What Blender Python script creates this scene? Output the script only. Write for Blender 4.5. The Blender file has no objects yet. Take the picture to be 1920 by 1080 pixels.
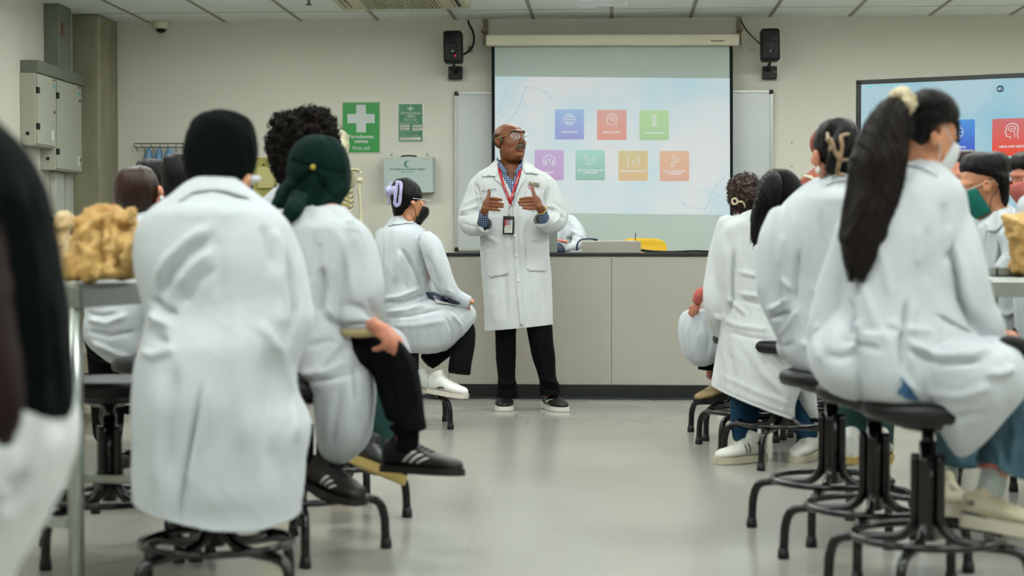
import bpy, bmesh, math, random
import numpy as np
from math import sin, cos, pi, atan, radians as R
from mathutils import Vector, Matrix, noise
from mathutils.bvhtree import BVHTree
from mathutils.geometry import delaunay_2d_cdt

C = bpy.context.scene.collection
random.seed(7)
rng = np.random.default_rng(7)

# ---------------------------------------------------------------- camera, world, lights, exposure
FOC = 3000.0
CAM = Vector((0, 0, 0.965))
YAW = atan(186 / FOC)
PITCH = atan(75 / FOC)
cam = bpy.data.cameras.new('camera')
camo = bpy.data.objects.new('camera', cam); C.objects.link(camo)
camo.location = CAM
camo.rotation_euler = (pi / 2 - PITCH, 0, YAW)
cam.sensor_width = 36
cam.lens = FOC / 1920 * 36
cam.clip_start = 0.05
cam.dof.use_dof = True
cam.dof.focus_distance = 9.9
cam.dof.aperture_fstop = 2.6
bpy.context.scene.camera = camo

vs = bpy.context.scene.view_settings
vs.view_transform = 'Standard'; vs.look = 'None'; vs.gamma = 1; vs.use_curve_mapping = False
vs.exposure = -0.2

w = bpy.data.worlds.new('world'); bpy.context.scene.world = w
w.use_nodes = True
w.node_tree.nodes['Background'].inputs[0].default_value = (0.80, 0.92, 0.95, 1)
w.node_tree.nodes['Background'].inputs[1].default_value = 0.06

def area_light(name, loc, size, size_y, power, col=(1, 1, 1), rot=(0, 0, 0)):
    l = bpy.data.lights.new(name, 'AREA'); l.shape = 'RECTANGLE'; l.size = size; l.size_y = size_y
    l.energy = power; l.color = col
    o = bpy.data.objects.new(name, l); C.objects.link(o); o.location = loc; o.rotation_euler = rot
    return o
CEIL = 2.725
YB = 12.32
LIGHT_POS = [(x, y) for y in (0.9, 3.3, 5.7, 8.1, 10.45) for x in (-2.4, -0.3, 1.8, 3.9)]
for (x, y) in LIGHT_POS:
    area_light('fluorescent_light', (x, y, CEIL - 0.03), 1.15, 0.28, 22, (0.98, 1.0, 0.985))
    area_light('ceiling_fill_uplight', (x, y, CEIL - 0.12), 1.15, 0.2, 26, (0.98, 1.0, 0.985), (pi, 0, 0))  # added unseen fill light aimed upward to brighten the ceiling

# ---------------------------------------------------------------- pixel -> world
fwd = Vector((-sin(YAW) * cos(PITCH), cos(YAW) * cos(PITCH), -sin(PITCH)))
rgt = Vector((cos(YAW), sin(YAW), 0))
upv = rgt.cross(fwd)
def ray(u, v):
    return fwd + rgt * ((u - 960) / FOC) + upv * ((540 - v) / FOC)
def P(u, v, Y):
    r = ray(u, v)
    return CAM + r * (Y / r.y)
def on_plane_x(u, v, X):
    r = ray(u, v); return CAM + r * (X / r.x)
def PZ(u, v, Z):
    r = ray(u, v); return CAM + r * ((Z - CAM.z) / r.z)
def ppm(Y, u=960):
    r = ray(u, 465)
    return FOC / (Y / r.y)
def proj_np(co):
    d = co - np.array(CAM)
    z = d @ np.array(fwd); x = d @ np.array(rgt); y = d @ np.array(upv)
    return 960 + FOC * x / z, 540 - FOC * y / z

# ---------------------------------------------------------------- materials
def lin(h):
    h = h.lstrip('#')
    c = [int(h[i:i + 2], 16) / 255 for i in (0, 2, 4)]
    return tuple(((x + .055) / 1.055) ** 2.4 if x > .04045 else x / 12.92 for x in c) + (1,)
MATS = {}
def mat(name, col, rough=0.6, spec=0.4, var=0.05, vscale=6, bump=0.0, bscale=200, metal=0, sheen=0,
        emis=None, estr=0, coat=0, stretch=None, alpha=None, sss=0, trans=0, col2=None):
    if name in MATS: return MATS[name]
    m = bpy.data.materials.new(name); m.use_nodes = True
    nt = m.node_tree; b = nt.nodes['Principled BSDF']
    b.inputs['Roughness'].default_value = rough
    b.inputs['Specular IOR Level'].default_value = spec
    b.inputs['Metallic'].default_value = metal
    if sheen: b.inputs['Sheen Weight'].default_value = sheen
    if coat: b.inputs['Coat Weight'].default_value = coat
    if sss:
        b.inputs['Subsurface Weight'].default_value = sss
        b.inputs['Subsurface Scale'].default_value = 0.01
    if trans: b.inputs['Transmission Weight'].default_value = trans
    if alpha is not None: b.inputs['Alpha'].default_value = alpha
    c = lin(col)
    tc = nt.nodes.new('ShaderNodeTexCoord')
    mp = nt.nodes.new('ShaderNodeMapping')
    if stretch: mp.inputs['Scale'].default_value = stretch
    nt.links.new(tc.outputs['Object'], mp.inputs[0])
    n = nt.nodes.new('ShaderNodeTexNoise'); n.inputs['Scale'].default_value = vscale
    n.inputs['Detail'].default_value = 4
    nt.links.new(mp.outputs[0], n.inputs['Vector'])
    ramp = nt.nodes.new('ShaderNodeMix'); ramp.data_type = 'RGBA'
    c2 = lin(col2) if col2 else tuple(min(1, x * (1 + var)) for x in c[:3]) + (1,)
    c1 = c if col2 else tuple(x * (1 - var) for x in c[:3]) + (1,)
    ramp.inputs['A'].default_value = c1; ramp.inputs['B'].default_value = c2
    if col2:
        mr = nt.nodes.new('ShaderNodeMapRange'); mr.inputs[1].default_value = .35; mr.inputs[2].default_value = .65
        nt.links.new(n.outputs['Fac'], mr.inputs[0]); nt.links.new(mr.outputs[0], ramp.inputs['Factor'])
    else:
        nt.links.new(n.outputs['Fac'], ramp.inputs['Factor'])
    nt.links.new(ramp.outputs['Result'], b.inputs['Base Color'])
    if bump:
        n2 = nt.nodes.new('ShaderNodeTexNoise'); n2.inputs['Scale'].default_value = bscale
        n2.inputs['Detail'].default_value = 3
        nt.links.new(mp.outputs[0], n2.inputs['Vector'])
        bp = nt.nodes.new('ShaderNodeBump'); bp.inputs['Strength'].default_value = bump
        bp.inputs['Distance'].default_value = 0.004
        nt.links.new(n2.outputs['Fac'], bp.inputs['Height']); nt.links.new(bp.outputs[0], b.inputs['Normal'])
    if emis:
        b.inputs['Emission Color'].default_value = lin(emis); b.inputs['Emission Strength'].default_value = estr
    MATS[name] = m
    return m

M_COAT = mat('coat_cotton', '#b3b9bd', .85, .2, .02, 5, .25, 160, sheen=.15)
M_COAT2 = mat('coat_cotton_warm', '#bfc3c3', .85, .2, .02, 5, .25, 160, sheen=.15)
M_WALL = mat('wall_paint', '#c9c7ba', .8, .2, .03, 1.2, .08, 60)
M_CEIL = mat('ceiling_tile', '#dfe6e2', .7, .3, .02, 2)
M_CONC = mat('raw_concrete', '#77755f', .85, .2, .16, 3.5, .5, 30, stretch=(1, 1, .35), col2='#928f78')
M_BLACK = mat('black_plastic', '#0a0c0b', .45, .3, .1)
M_BLACKMET = mat('black_enamel_metal', '#060707', .2, .45, .1)
M_VINYL = mat('black_vinyl', '#0b0c0c', .42, .35, .1, 20, .2, 120)
M_TROU = mat('black_trousers', '#090c0c', .9, .08, .15, 8, .3, 150)
M_DARKGREEN = mat('dark_green_jersey', '#0a201d', .9, .08, .12, 6, .15, 150)
M_HIJAB = mat('black_jersey', '#060b0a', .92, .06, .15, 6, .15, 150)
M_SKIN_B = mat('brown_skin', '#6f3e20', .48, .45, .08, 20, .1, 300, sss=.12)
M_SKIN_L = mat('light_skin', '#b98160', .5, .4, .06, 20, sss=.15)
M_SKIN_P = mat('pinkish_skin', '#b97a62', .5, .4, .06, 20, sss=.15)
M_HAIR = mat('black_hair', '#070505', .48, .18, .3, 60, .5, 90, stretch=(6, 6, .5))
M_HAIRBR = mat('dark_brown_hair', '#120b08', .5, .16, .3, 60, .5, 90, stretch=(6, 6, .5))
M_HAIRCH = mat('chestnut_hair', '#2a140b', .38, .3, .3, 60, .5, 90, stretch=(6, 6, .5))
M_HAIRCURL = mat('curly_brown_hair', '#2e1c12', .5, .4, .4, 60, .5, 90)
M_JEANS = mat('blue_denim', '#38525f', .85, .2, .15, 12, .4, 220, col2='#4a6875')
M_JEANSD = mat('dark_denim', '#12354c', .85, .2, .15, 12, .4, 220)
M_TEAL = mat('dark_teal_cloth', '#22403d', .85, .2, .12, 8, .2, 150)
M_WHITE = mat('white_rubber', '#cfcfc6', .5, .4, .04)
M_WHITEL = mat('white_leather', '#d9dad4', .45, .4, .04)
M_CREAM = mat('cream_suede', '#b5ad8c', .8, .2, .1)
M_GUM = mat('gum_rubber', '#b39a5a', .6, .3, .1)
M_STEEL = mat('brushed_steel', '#9aa09a', .28, .5, .05, 30, .05, 80, metal=.85, stretch=(1, .1, 1))
M_SPEC = mat('tan_tissue', '#a98145', .6, .4, .3, 6, .5, 25, col2='#c3a468', sss=.1)

# ---------------------------------------------------------------- mesh helpers
def catmull(vals, sub):
    a = np.array(vals, float)
    if len(a) < 2: return a
    ext = np.vstack([2 * a[0] - a[1], a, 2 * a[-1] - a[-2]])
    out = []
    for i in range(1, len(ext) - 2):
        p0, p1, p2, p3 = ext[i - 1:i + 3]
        for k in range(sub):
            t = k / sub
            out.append(.5 * ((2 * p1) + (-p0 + p2) * t + (2 * p0 - 5 * p1 + 4 * p2 - p3) * t * t + (-p0 + 3 * p1 - 3 * p2 + p3) * t ** 3))
    out.append(ext[-2])
    return np.array(out)

def rings_mesh(rings, cap=True):
    n = len(rings[0]); V = [Vector(p) for r in rings for p in r]; Fc = []
    for i in range(len(rings) - 1):
        for j in range(n):
            a = i * n + j; b = i * n + (j + 1) % n
            Fc.append((a, b, b + n, a + n))
    if cap:
        c0 = sum((Vector(p) for p in rings[0]), Vector()) / n
        c1 = sum((Vector(p) for p in rings[-1]), Vector()) / n
        V.append(c0); V.append(c1); k = len(V)
        for j in range(n):
            Fc.append((k - 2, (j + 1) % n, j))
            Fc.append((k - 1, (len(rings) - 1) * n + j, (len(rings) - 1) * n + (j + 1) % n))
    return V, Fc

def rows(Y, data, n=36, sub=4, pw=2.3):
    """stack of horizontal rounded sections: (v, uL, uR, depth offset, half depth[m])"""
    d = catmull(data, sub); rings = []
    for (v, uL, uR, dy, dh) in d:
        dh = max(dh, .004); uR = max(uR, uL + .6)
        s = ppm(Y + dy, (uL + uR) / 2)
        c = P((uL + uR) / 2, v, Y + dy); a = (uR - uL) / 2 / s
        ring = []
        for k in range(n):
            t = 2 * pi * k / n; ct, st = cos(t), sin(t)
            x = a * math.copysign(abs(ct) ** (2 / pw), ct); y = dh * math.copysign(abs(st) ** (2 / pw), st)
            ring.append(c + rgt * x + Vector((-rgt.y, rgt.x, 0)) * y)
        rings.append(ring)
    return rings_mesh(rings)

def sweep(pts, rad, n=16, sub=5, cap='round', flat=1.0, hint=None):
    """tube through world points with radius per point; flat scales the second axis"""
    d = catmull([list(p) + [r] for p, r in zip(pts, rad)], sub) if sub > 1 else np.array([list(p) + [r] for p, r in zip(pts, rad)])
    p = [Vector(x[:3]) for x in d]; r = [max(x[3], 1e-4) for x in d]
    T = []
    for i in range(len(p)):
        t = p[min(i + 1, len(p) - 1)] - p[max(i - 1, 0)]
        T.append(t.normalized() if t.length > 1e-9 else Vector((0, 0, 1)))
    if cap == 'round':
        e0 = [(p[0] - T[0] * r[0] * sin(a), r[0] * max(cos(a), .05), T[0]) for a in (1.5, 1.1, .7, .35)]
        e1 = [(p[-1] + T[-1] * r[-1] * sin(a), r[-1] * max(cos(a), .05), T[-1]) for a in (.35, .7, 1.1, 1.5)]
        p = [x[0] for x in e0] + p + [x[0] for x in e1]
        r = [x[1] for x in e0] + r + [x[1] for x in e1]
        T = [x[2] for x in e0] + T + [x[2] for x in e1]
    h = Vector(hint) if hint is not None else Vector((0, 0, 1))
    N = h - T[0] * h.dot(T[0])
    if N.length < 1e-3:
        h = Vector((0, 1, 0)); N = h - T[0] * h.dot(T[0])
    N.normalize(); rings = []
    for i in range(len(p)):
        N = N - T[i] * N.dot(T[i]); N.normalize(); B = T[i].cross(N)
        rings.append([p[i] + N * (cos(2 * pi * k / n) * r[i] * flat) + B * (sin(2 * pi * k / n) * r[i]) for k in range(n)])
    return rings_mesh(rings)

def tube(Y, data, n=16, sub=5, cap='round', flat=1.0, hint=None):
    """tube in pixels: (u, v, depth offset, radius px)"""
    return sweep([P(u, v, Y + dy) for (u, v, dy, r) in data], [r / ppm(Y + dy, u) for (u, v, dy, r) in data], n, sub, cap, flat, hint)

def ball(c, r, rot=None, n=24, m=14, pw=1.0):
    V = []; Fc = []
    Mx = rot.to_3x3() if rot else None
    c = Vector(c)
    for i in range(1, m):
        ph = pi * i / m
        for j in range(n):
            th = 2 * pi * j / n
            x, y, z = sin(ph) * cos(th), sin(ph) * sin(th), cos(ph)
            if pw != 1: x, y, z = [math.copysign(abs(q) ** pw, q) for q in (x, y, z)]
            v = Vector((r[0] * x, r[1] * y, r[2] * z))
            V.append(c + (Mx @ v if Mx else v))
    top = Vector((0, 0, r[2])); V.append(c + (Mx @ top if Mx else top)); V.append(c - (Mx @ top if Mx else top))
    for i in range(m - 2):
        for j in range(n):
            a = i * n + j; b = i * n + (j + 1) % n
            Fc.append((a, a + n, b + n, b))
    k = len(V)
    for j in range(n):
        Fc.append((k - 2, j, (j + 1) % n)); Fc.append((k - 1, (m - 2) * n + (j + 1) % n, (m - 2) * n + j))
    return V, Fc

def pball(Y, u, v, dy, ru, rv, ry, tilt=0, n=24, m=14):
    """ellipsoid in pixels (ru, rv px) with depth half-size ry in metres; tilt in the picture plane"""
    s = ppm(Y + dy, u)
    return ball(P(u, v, Y + dy), (ru / s, ry, rv / s), Matrix.Rotation(YAW, 3, 'Z') @ Matrix.Rotation(tilt, 3, 'Y'), n, m)

def box(c, s, rot=None, bev=0, seg=2):
    bm = bmesh.new(); bmesh.ops.create_cube(bm, size=1)
    for v in bm.verts: v.co = Vector((v.co.x * s[0], v.co.y * s[1], v.co.z * s[2]))
    if bev: bmesh.ops.bevel(bm, geom=bm.edges[:], offset=bev, segments=seg, affect='EDGES', profile=.5)
    if rot: bmesh.ops.transform(bm, matrix=rot.to_4x4(), verts=bm.verts)
    bm.verts.index_update()
    V = [v.co + Vector(c) for v in bm.verts]; Fc = [tuple(v.index for v in f.verts) for f in bm.faces]
    bm.free(); return V, Fc

def bx(x0, x1, y0, y1, z0, z1, bev=0, seg=2):
    return box(((x0 + x1) / 2, (y0 + y1) / 2, (z0 + z1) / 2), (abs(x1 - x0), abs(y1 - y0), abs(z1 - z0)), None, bev, seg)

def cyl(a, b, r, n=20, r2=None):
    return sweep([a, b], [r, r if r2 is None else r2], n, 1, 'flat')

def torus(c, Rr, r, n=40, m=10, rot=None):
    V = []; Fc = []
    for i in range(n):
        a = 2 * pi * i / n
        for j in range(m):
            b = 2 * pi * j / m
            v = Vector(((Rr + r * cos(b)) * cos(a), (Rr + r * cos(b)) * sin(a), r * sin(b)))
            V.append((rot @ v if rot else v) + Vector(c))
    for i in range(n):
        for j in range(m):
            Fc.append((i * m + j, ((i + 1) % n) * m + j, ((i + 1) % n) * m + (j + 1) % m, i * m + (j + 1) % m))
    return V, Fc

def lathe(prof, c=(0, 0, 0), n=40):
    rings = [[Vector((r * cos(2 * pi * k / n), r * sin(2 * pi * k / n), z)) + Vector(c) for k in range(n)] for (r, z) in prof]
    return rings_mesh(rings)

def merge(parts):
    V = []; Fc = []
    for v, f in parts:
        k = len(V); V += list(v); Fc += [tuple(i + k for i in q) for q in f]
    return V, Fc

def empty(name, loc, rz=0):
    o = bpy.data.objects.new(name, None); C.objects.link(o); o.location = loc; o.rotation_euler = (0, 0, rz)
    o.empty_display_size = .05
    return o
def tag(o, label=None, cat=None, group=None, kind=None):
    if label: o['label'] = label
    if cat: o['category'] = cat
    if group: o['group'] = group
    if kind: o['kind'] = kind
    return o
def thing(name, loc, label, cat, group=None, rz=0):
    return tag(empty(name, loc, rz), label, cat, group)
def origin_of(o):
    v = Vector((0, 0, 0))
    while o is not None:
        v = v + Vector(o.location); o = o.parent
    return v

def obj(name, geo, m, parent=None, smooth=True, local=False, label=None):
    """one mesh object; world coordinates unless local"""
    me = bpy.data.meshes.new(name)
    if isinstance(geo, bpy.types.Mesh):
        me = geo; me.name = name
        co = np.empty(len(me.vertices) * 3); me.vertices.foreach_get('co', co); co = co.reshape(-1, 3)
    else:
        V, Fc = geo
        co = np.array([tuple(v) for v in V], float)
        me.from_pydata([tuple(v) for v in V], [], Fc)
    if not local:
        if parent is not None: org = np.array(origin_of(parent))
        else: org = np.array([(co[:, 0].min() + co[:, 0].max()) / 2, (co[:, 1].min() + co[:, 1].max()) / 2, co[:, 2].min()])
        co = co - org
        me.vertices.foreach_set('co', co.ravel())
    for mm in (m if isinstance(m, (list, tuple)) else [m]): me.materials.append(mm)
    me.polygons.foreach_set('use_smooth', [bool(smooth)] * len(me.polygons))
    me.update()
    o = bpy.data.objects.new(name, me); C.objects.link(o)
    if parent is not None: o.parent = parent
    elif not local: o.location = org
    if smooth == 'auto':
        me.polygons.foreach_set('use_smooth', [True] * len(me.polygons))
        try: me.set_sharp_from_angle(angle=R(35))
        except Exception: pass
    if label: o['label'] = label
    return o

def copy_tree(o, parent=None):
    c = o.copy(); C.objects.link(c)
    if parent is not None: c.parent = parent
    for ch in list(o.children): copy_tree(ch, c)
    return c

# ---------------------------------------------------------------- cloth / flesh: fuse shapes into one skin, then fold it
def fuse(parts, vox=.008, smooth=4, sf=.5):
    V, Fc = merge(parts)
    me = bpy.data.meshes.new('tmp'); me.from_pydata([tuple(v) for v in V], [], Fc); me.update()
    o = bpy.data.objects.new('tmp', me); C.objects.link(o)
    md = o.modifiers.new('r', 'REMESH'); md.mode = 'VOXEL'; md.voxel_size = vox; md.adaptivity = 0
    if smooth:
        s = o.modifiers.new('s', 'SMOOTH'); s.factor = sf; s.iterations = smooth
    dg = bpy.context.evaluated_depsgraph_get(); dg.update()
    out = bpy.data.meshes.new_from_object(o.evaluated_get(dg), depsgraph=dg)
    bpy.data.objects.remove(o); bpy.data.meshes.remove(me)
    return out

def seg_dist(px, py, pts, lens=None):
    best = np.full(px.shape, 1e9); tt = np.zeros(px.shape); total = 0; L = []
    for a, b in zip(pts[:-1], pts[1:]): L.append(math.hypot(b[0] - a[0], b[1] - a[1]))
    tot = sum(L); acc = 0
    for (a, b), l in zip(zip(pts[:-1], pts[1:]), L):
        dx, dy = b[0] - a[0], b[1] - a[1]
        t = np.clip(((px - a[0]) * dx + (py - a[1]) * dy) / max(l * l, 1e-6), 0, 1)
        d = np.hypot(px - a[0] - t * dx, py - a[1] - t * dy)
        m = d < best
        best[m] = d[m]; tt[m] = (acc + t[m] * l) / tot
        acc += l
    return best, tt

def fold(me, folds=(), gen=.003, gscale=9.0, seed=1, aniso=(1, 1, .45)):
    """folds: (points px, width px, height m). Raises or sinks the surface that faces the viewer along a curve."""
    n = len(me.vertices)
    co = np.empty(n * 3); me.vertices.foreach_get('co', co); co = co.reshape(-1, 3)
    no = np.array([tuple(x.vector) for x in me.vertex_normals]) if n else np.zeros((0, 3))
    disp = np.zeros(n)
    if folds:
        px, py = proj_np(co)
        d = co - np.array(CAM); d /= np.linalg.norm(d, axis=1)[:, None]
        face = np.clip(-(d * no).sum(1) * 1.6, 0, 1)
        for pts, wd, h in folds:
            ds, t = seg_dist(px, py, pts)
            prof = np.exp(-(ds / wd) ** 2)
            prof *= np.clip(np.minimum(t, 1 - t) * 5 + .15, 0, 1)
            disp += h * 1.3 * prof * face
    if gen:
        r = np.random.default_rng(seed)
        q = co * np.array(aniso) * gscale
        wv = np.zeros((n, 3))
        for k in range(4):
            kv = r.normal(size=3) * (1.2 + .6 * k)
            wv += np.sin(q @ kv + r.uniform(0, 6))[:, None] * r.normal(size=3) * .35
        q2 = q + wv; acc = np.zeros(n)
        for k in range(7):
            kv = r.normal(size=3); kv /= np.linalg.norm(kv)
            f = r.uniform(1.5, 5.0)
            acc += np.sin(q2 @ kv * f + r.uniform(0, 6)) / (1 + .25 * f)
        disp += gen * acc * .8
        if aniso[2] < 1:   # cloth: add fine creases, sharp on one side
            for k in range(5):
                kv = r.normal(size=3) * np.array([1, 1, .8]); kv /= np.linalg.norm(kv); f = r.uniform(4.5, 9)
                ph = q2 @ kv * f + r.uniform(0, 6) + 1.2 * np.sin(q @ r.normal(size=3) * 1.7)
                gate = np.clip(np.sin(q @ r.normal(size=3) * 1.3 + r.uniform(0, 6)) + .2, 0, 1)
                disp += gen * .55 * (1 - np.abs(np.sin(ph))) ** 3 * gate * (1 if k % 2 else -1)
    co = co + no * disp[:, None]
    me.vertices.foreach_set('co', co.ravel()); me.update()
    return me

def cut(me, p, nrm, center=None, radius=None, bottom_only=True):
    """open the cloth: drop what lies beyond the plane (p, nrm), within radius of center when given"""
    bm = bmesh.new(); bm.from_mesh(me)
    p = Vector(p); nrm = Vector(nrm).normalized()
    if center is not None:
        center = Vector(center)
        sel = [f for f in bm.faces if (f.calc_center_median() - center).length < radius]
    else: sel = bm.faces[:]
    ge = set(sel)
    for f in sel:
        ge.update(f.edges); ge.update(f.verts)
    bmesh.ops.bisect_plane(bm, geom=list(ge), plane_co=p, plane_no=nrm)
    kill = [f for f in bm.faces if (f.calc_center_median() - p).dot(nrm) > 1e-5 and (center is None or (f.calc_center_median() - center).length < radius)]
    bmesh.ops.delete(bm, geom=kill, context='FACES')
    bm.to_mesh(me); bm.free(); me.update()
    return me

def solid(o, t=.004, off=-1):
    s = o.modifiers.new('thickness', 'SOLIDIFY'); s.thickness = t; s.offset = off
    return o

def bvh_of(me_or_obj, org=None):
    me = me_or_obj.data if isinstance(me_or_obj, bpy.types.Object) else me_or_obj
    off = origin_of(me_or_obj) if isinstance(me_or_obj, bpy.types.Object) else Vector()
    return BVHTree.FromPolygons([v.co + off for v in me.vertices], [tuple(p.vertices) for p in me.polygons])

def patch(bvh, poly, lift=.003, thick=.002, step=4.0, bulge=0.0, close=False):
    """a piece of cloth laid on a surface: its outline in pixels, its depth from the surface"""
    pts = [Vector(p) for p in poly]; dense = []
    k = len(pts)
    for i in range(k):
        a, b = pts[i], pts[(i + 1) % k]; m = max(1, int((b - a).length / step))
        for j in range(m): dense.append(a + (b - a) * (j / m))
    nb = len(dense)
    xs = [p.x for p in dense]; ys = [p.y for p in dense]
    def inside(x, y):
        c = False; j = nb - 1
        for i in range(nb):
            xi, yi = dense[i]; xj, yj = dense[j]
            if (yi > y) != (yj > y) and x < (xj - xi) * (y - yi) / (yj - yi) + xi: c = not c
            j = i
        return c
    allp = list(dense)
    y = min(ys) + step / 2
    while y < max(ys):
        x = min(xs) + step / 2
        while x < max(xs):
            if inside(x, y) and min((Vector((x, y)) - q).length for q in dense) > step * .4: allp.append(Vector((x, y)))
            x += step
        y += step
    vv, ee, ff, *_ = delaunay_2d_cdt(allp, [(i, (i + 1) % nb) for i in range(nb)], [], 1, 1e-5)
    base = []; nor = []; last = None
    for q in vv:
        d = ray(q.x, q.y).normalized()
        loc, n, idx, dist = bvh.ray_cast(CAM, d)
        base.append((loc, d, dist))
    good = [b[2] for b in base if b[2]]
    med = sorted(good)[len(good) // 2] if good else 5
    D = np.array([b[2] if b[2] and abs(b[2] - med) < .25 else np.nan for b in base])
    # relax depth a little so that the piece lies smooth
    nb_ = [set() for _ in vv]
    for f in ff:
        for i in range(3):
            nb_[f[i]].add(f[(i + 1) % 3]); nb_[f[(i + 1) % 3]].add(f[i])
    for it in range(60):
        bad = [i for i in range(len(vv)) if np.isnan(D[i])]
        if not bad: break
        new = {}
        for i in bad:
            q = [D[j] for j in nb_[i] if not np.isnan(D[j])]
            if q: new[i] = sum(q) / len(q)
        if not new: break
        for i, x in new.items(): D[i] = x
    D = np.where(np.isnan(D), med, D)
    D0 = D.copy()
    for it in range(3):
        D = np.array([.5 * D[i] + .5 * (sum(D[j] for j in nb_[i]) / len(nb_[i])) if nb_[i] else D[i] for i in range(len(vv))])
    D = np.minimum(D, D0)
    if bulge:
        cx = (min(xs) + max(xs)) / 2; cy = (min(ys) + max(ys)) / 2; rr = max(max(xs) - min(xs), max(ys) - min(ys)) / 2
        D = D - bulge * np.clip(1 - np.array([((q.x - cx) ** 2 + (q.y - cy) ** 2) / rr ** 2 for q in vv]), 0, 1)
    front = [CAM + b[1] * (d - lift - thick) for b, d in zip(base, D)]
    back = [CAM + b[1] * (d - lift) for b, d in zip(base, D)]
    n = len(vv); Fc = [tuple(f) for f in ff]
    # orientation: face the viewer
    def flip(f):
        a, b, c = (front[i] for i in f[:3]); return (b - a).cross(c - a).dot(base[f[0]][1]) > 0
    F1 = [tuple(reversed(f)) if flip(f) else f for f in Fc]
    F2 = [tuple(i + n for i in reversed(f)) for f in F1]
    edge = {}
    for f in F1:
        for i in range(len(f)):
            e = (f[i], f[(i + 1) % len(f)])
            if (e[1], e[0]) in edge: edge.pop((e[1], e[0]))
            else: edge[e] = 1
    side = [(b, a, a + n, b + n) for (a, b) in edge]
    return front + back, F1 + F2 + side

def ribbon_px(pts, wpx):
    """outline of a strip along a pixel polyline"""
    L = []; Rr = []
    for i, p in enumerate(pts):
        a = Vector(pts[max(i - 1, 0)]); b = Vector(pts[min(i + 1, len(pts) - 1)])
        t = (b - a).normalized(); nn = Vector((-t.y, t.x)) * (wpx / 2 if not isinstance(wpx, (list, tuple)) else wpx[i] / 2)
        L.append(tuple(Vector(p) + nn)); Rr.append(tuple(Vector(p) - nn))
    return L + Rr[::-1]

def text_geo(body, bold=0.0, shear=0.0, spacing=1.0):
    cu = bpy.data.curves.new('t', 'FONT'); cu.body = body; cu.size = 1; cu.align_x = 'LEFT'; cu.resolution_u = 2
    cu.offset = bold; cu.shear = shear; cu.space_character = spacing
    o = bpy.data.objects.new('t', cu); C.objects.link(o)
    dg = bpy.context.evaluated_depsgraph_get(); dg.update()
    me = bpy.data.meshes.new_from_object(o.evaluated_get(dg), depsgraph=dg)
    V = [v.co.copy() for v in me.vertices]; Fc = [tuple(p.vertices) for p in me.polygons]
    bpy.data.objects.remove(o); bpy.data.curves.remove(cu); bpy.data.meshes.remove(me)
    return V, Fc
def text_on(body, mapf, u0, v0, u1, v1, bold=0.0, shear=0.0):
    """fit a line of text into a pixel box; mapf(u, v) gives the world point on the carrier"""
    V, Fc = text_geo(body, bold, shear)
    xs = [v.x for v in V]; ys = [v.y for v in V]
    x0, x1, y0, y1 = min(xs), max(xs), min(ys), max(ys)
    return [mapf(u0 + (v.x - x0) / (x1 - x0) * (u1 - u0), v1 + (v.y - y0) / (y1 - y0) * (v0 - v1)) for v in V], Fc
def quad(mapf, u0, v0, u1, v1):
    return [mapf(u0, v1), mapf(u1, v1), mapf(u1, v0), mapf(u0, v0)], [(0, 1, 2, 3)]
def rrect(mapf, u0, v0, u1, v1, r, k=5):
    pts = []
    for cx, cy, a0 in ((u1 - r, v0 + r, -90), (u1 - r, v1 - r, 0), (u0 + r, v1 - r, 90), (u0 + r, v0 + r, 180)):
        for i in range(k + 1):
            a = R(a0 + 90 * i / k); pts.append((cx + r * cos(a), cy + r * sin(a)))
    return [mapf(*p) for p in reversed(pts)], [tuple(range(len(pts)))]
def poly(mapf, pts):
    return [mapf(*p) for p in pts], [tuple(range(len(pts)))]
def stroke(mapf, pts, wd, closed=False):
    if closed: pts = list(pts) + [pts[0]]
    V = []; Fc = []
    for i, p in enumerate(pts):
        if closed and i in (0, len(pts) - 1): a, b = Vector(pts[-2]), Vector(pts[1])
        else: a = Vector(pts[max(i - 1, 0)]); b = Vector(pts[min(i + 1, len(pts) - 1)])
        t = (b - a)
        t = t.normalized() if t.length > 1e-6 else Vector((1, 0)); nn = Vector((-t.y, t.x)) * wd / 2
        V += [mapf(*(Vector(p) + nn)), mapf(*(Vector(p) - nn))]
    for i in range(len(pts) - 1): Fc.append((2 * i, 2 * i + 1, 2 * i + 3, 2 * i + 2))
    return V, Fc
def arc(cx, cy, rx, ry, a0, a1, n=14):
    return [(cx + rx * cos(R(a0 + (a1 - a0) * i / n)), cy + ry * sin(R(a0 + (a1 - a0) * i / n))) for i in range(n + 1)]
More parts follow.
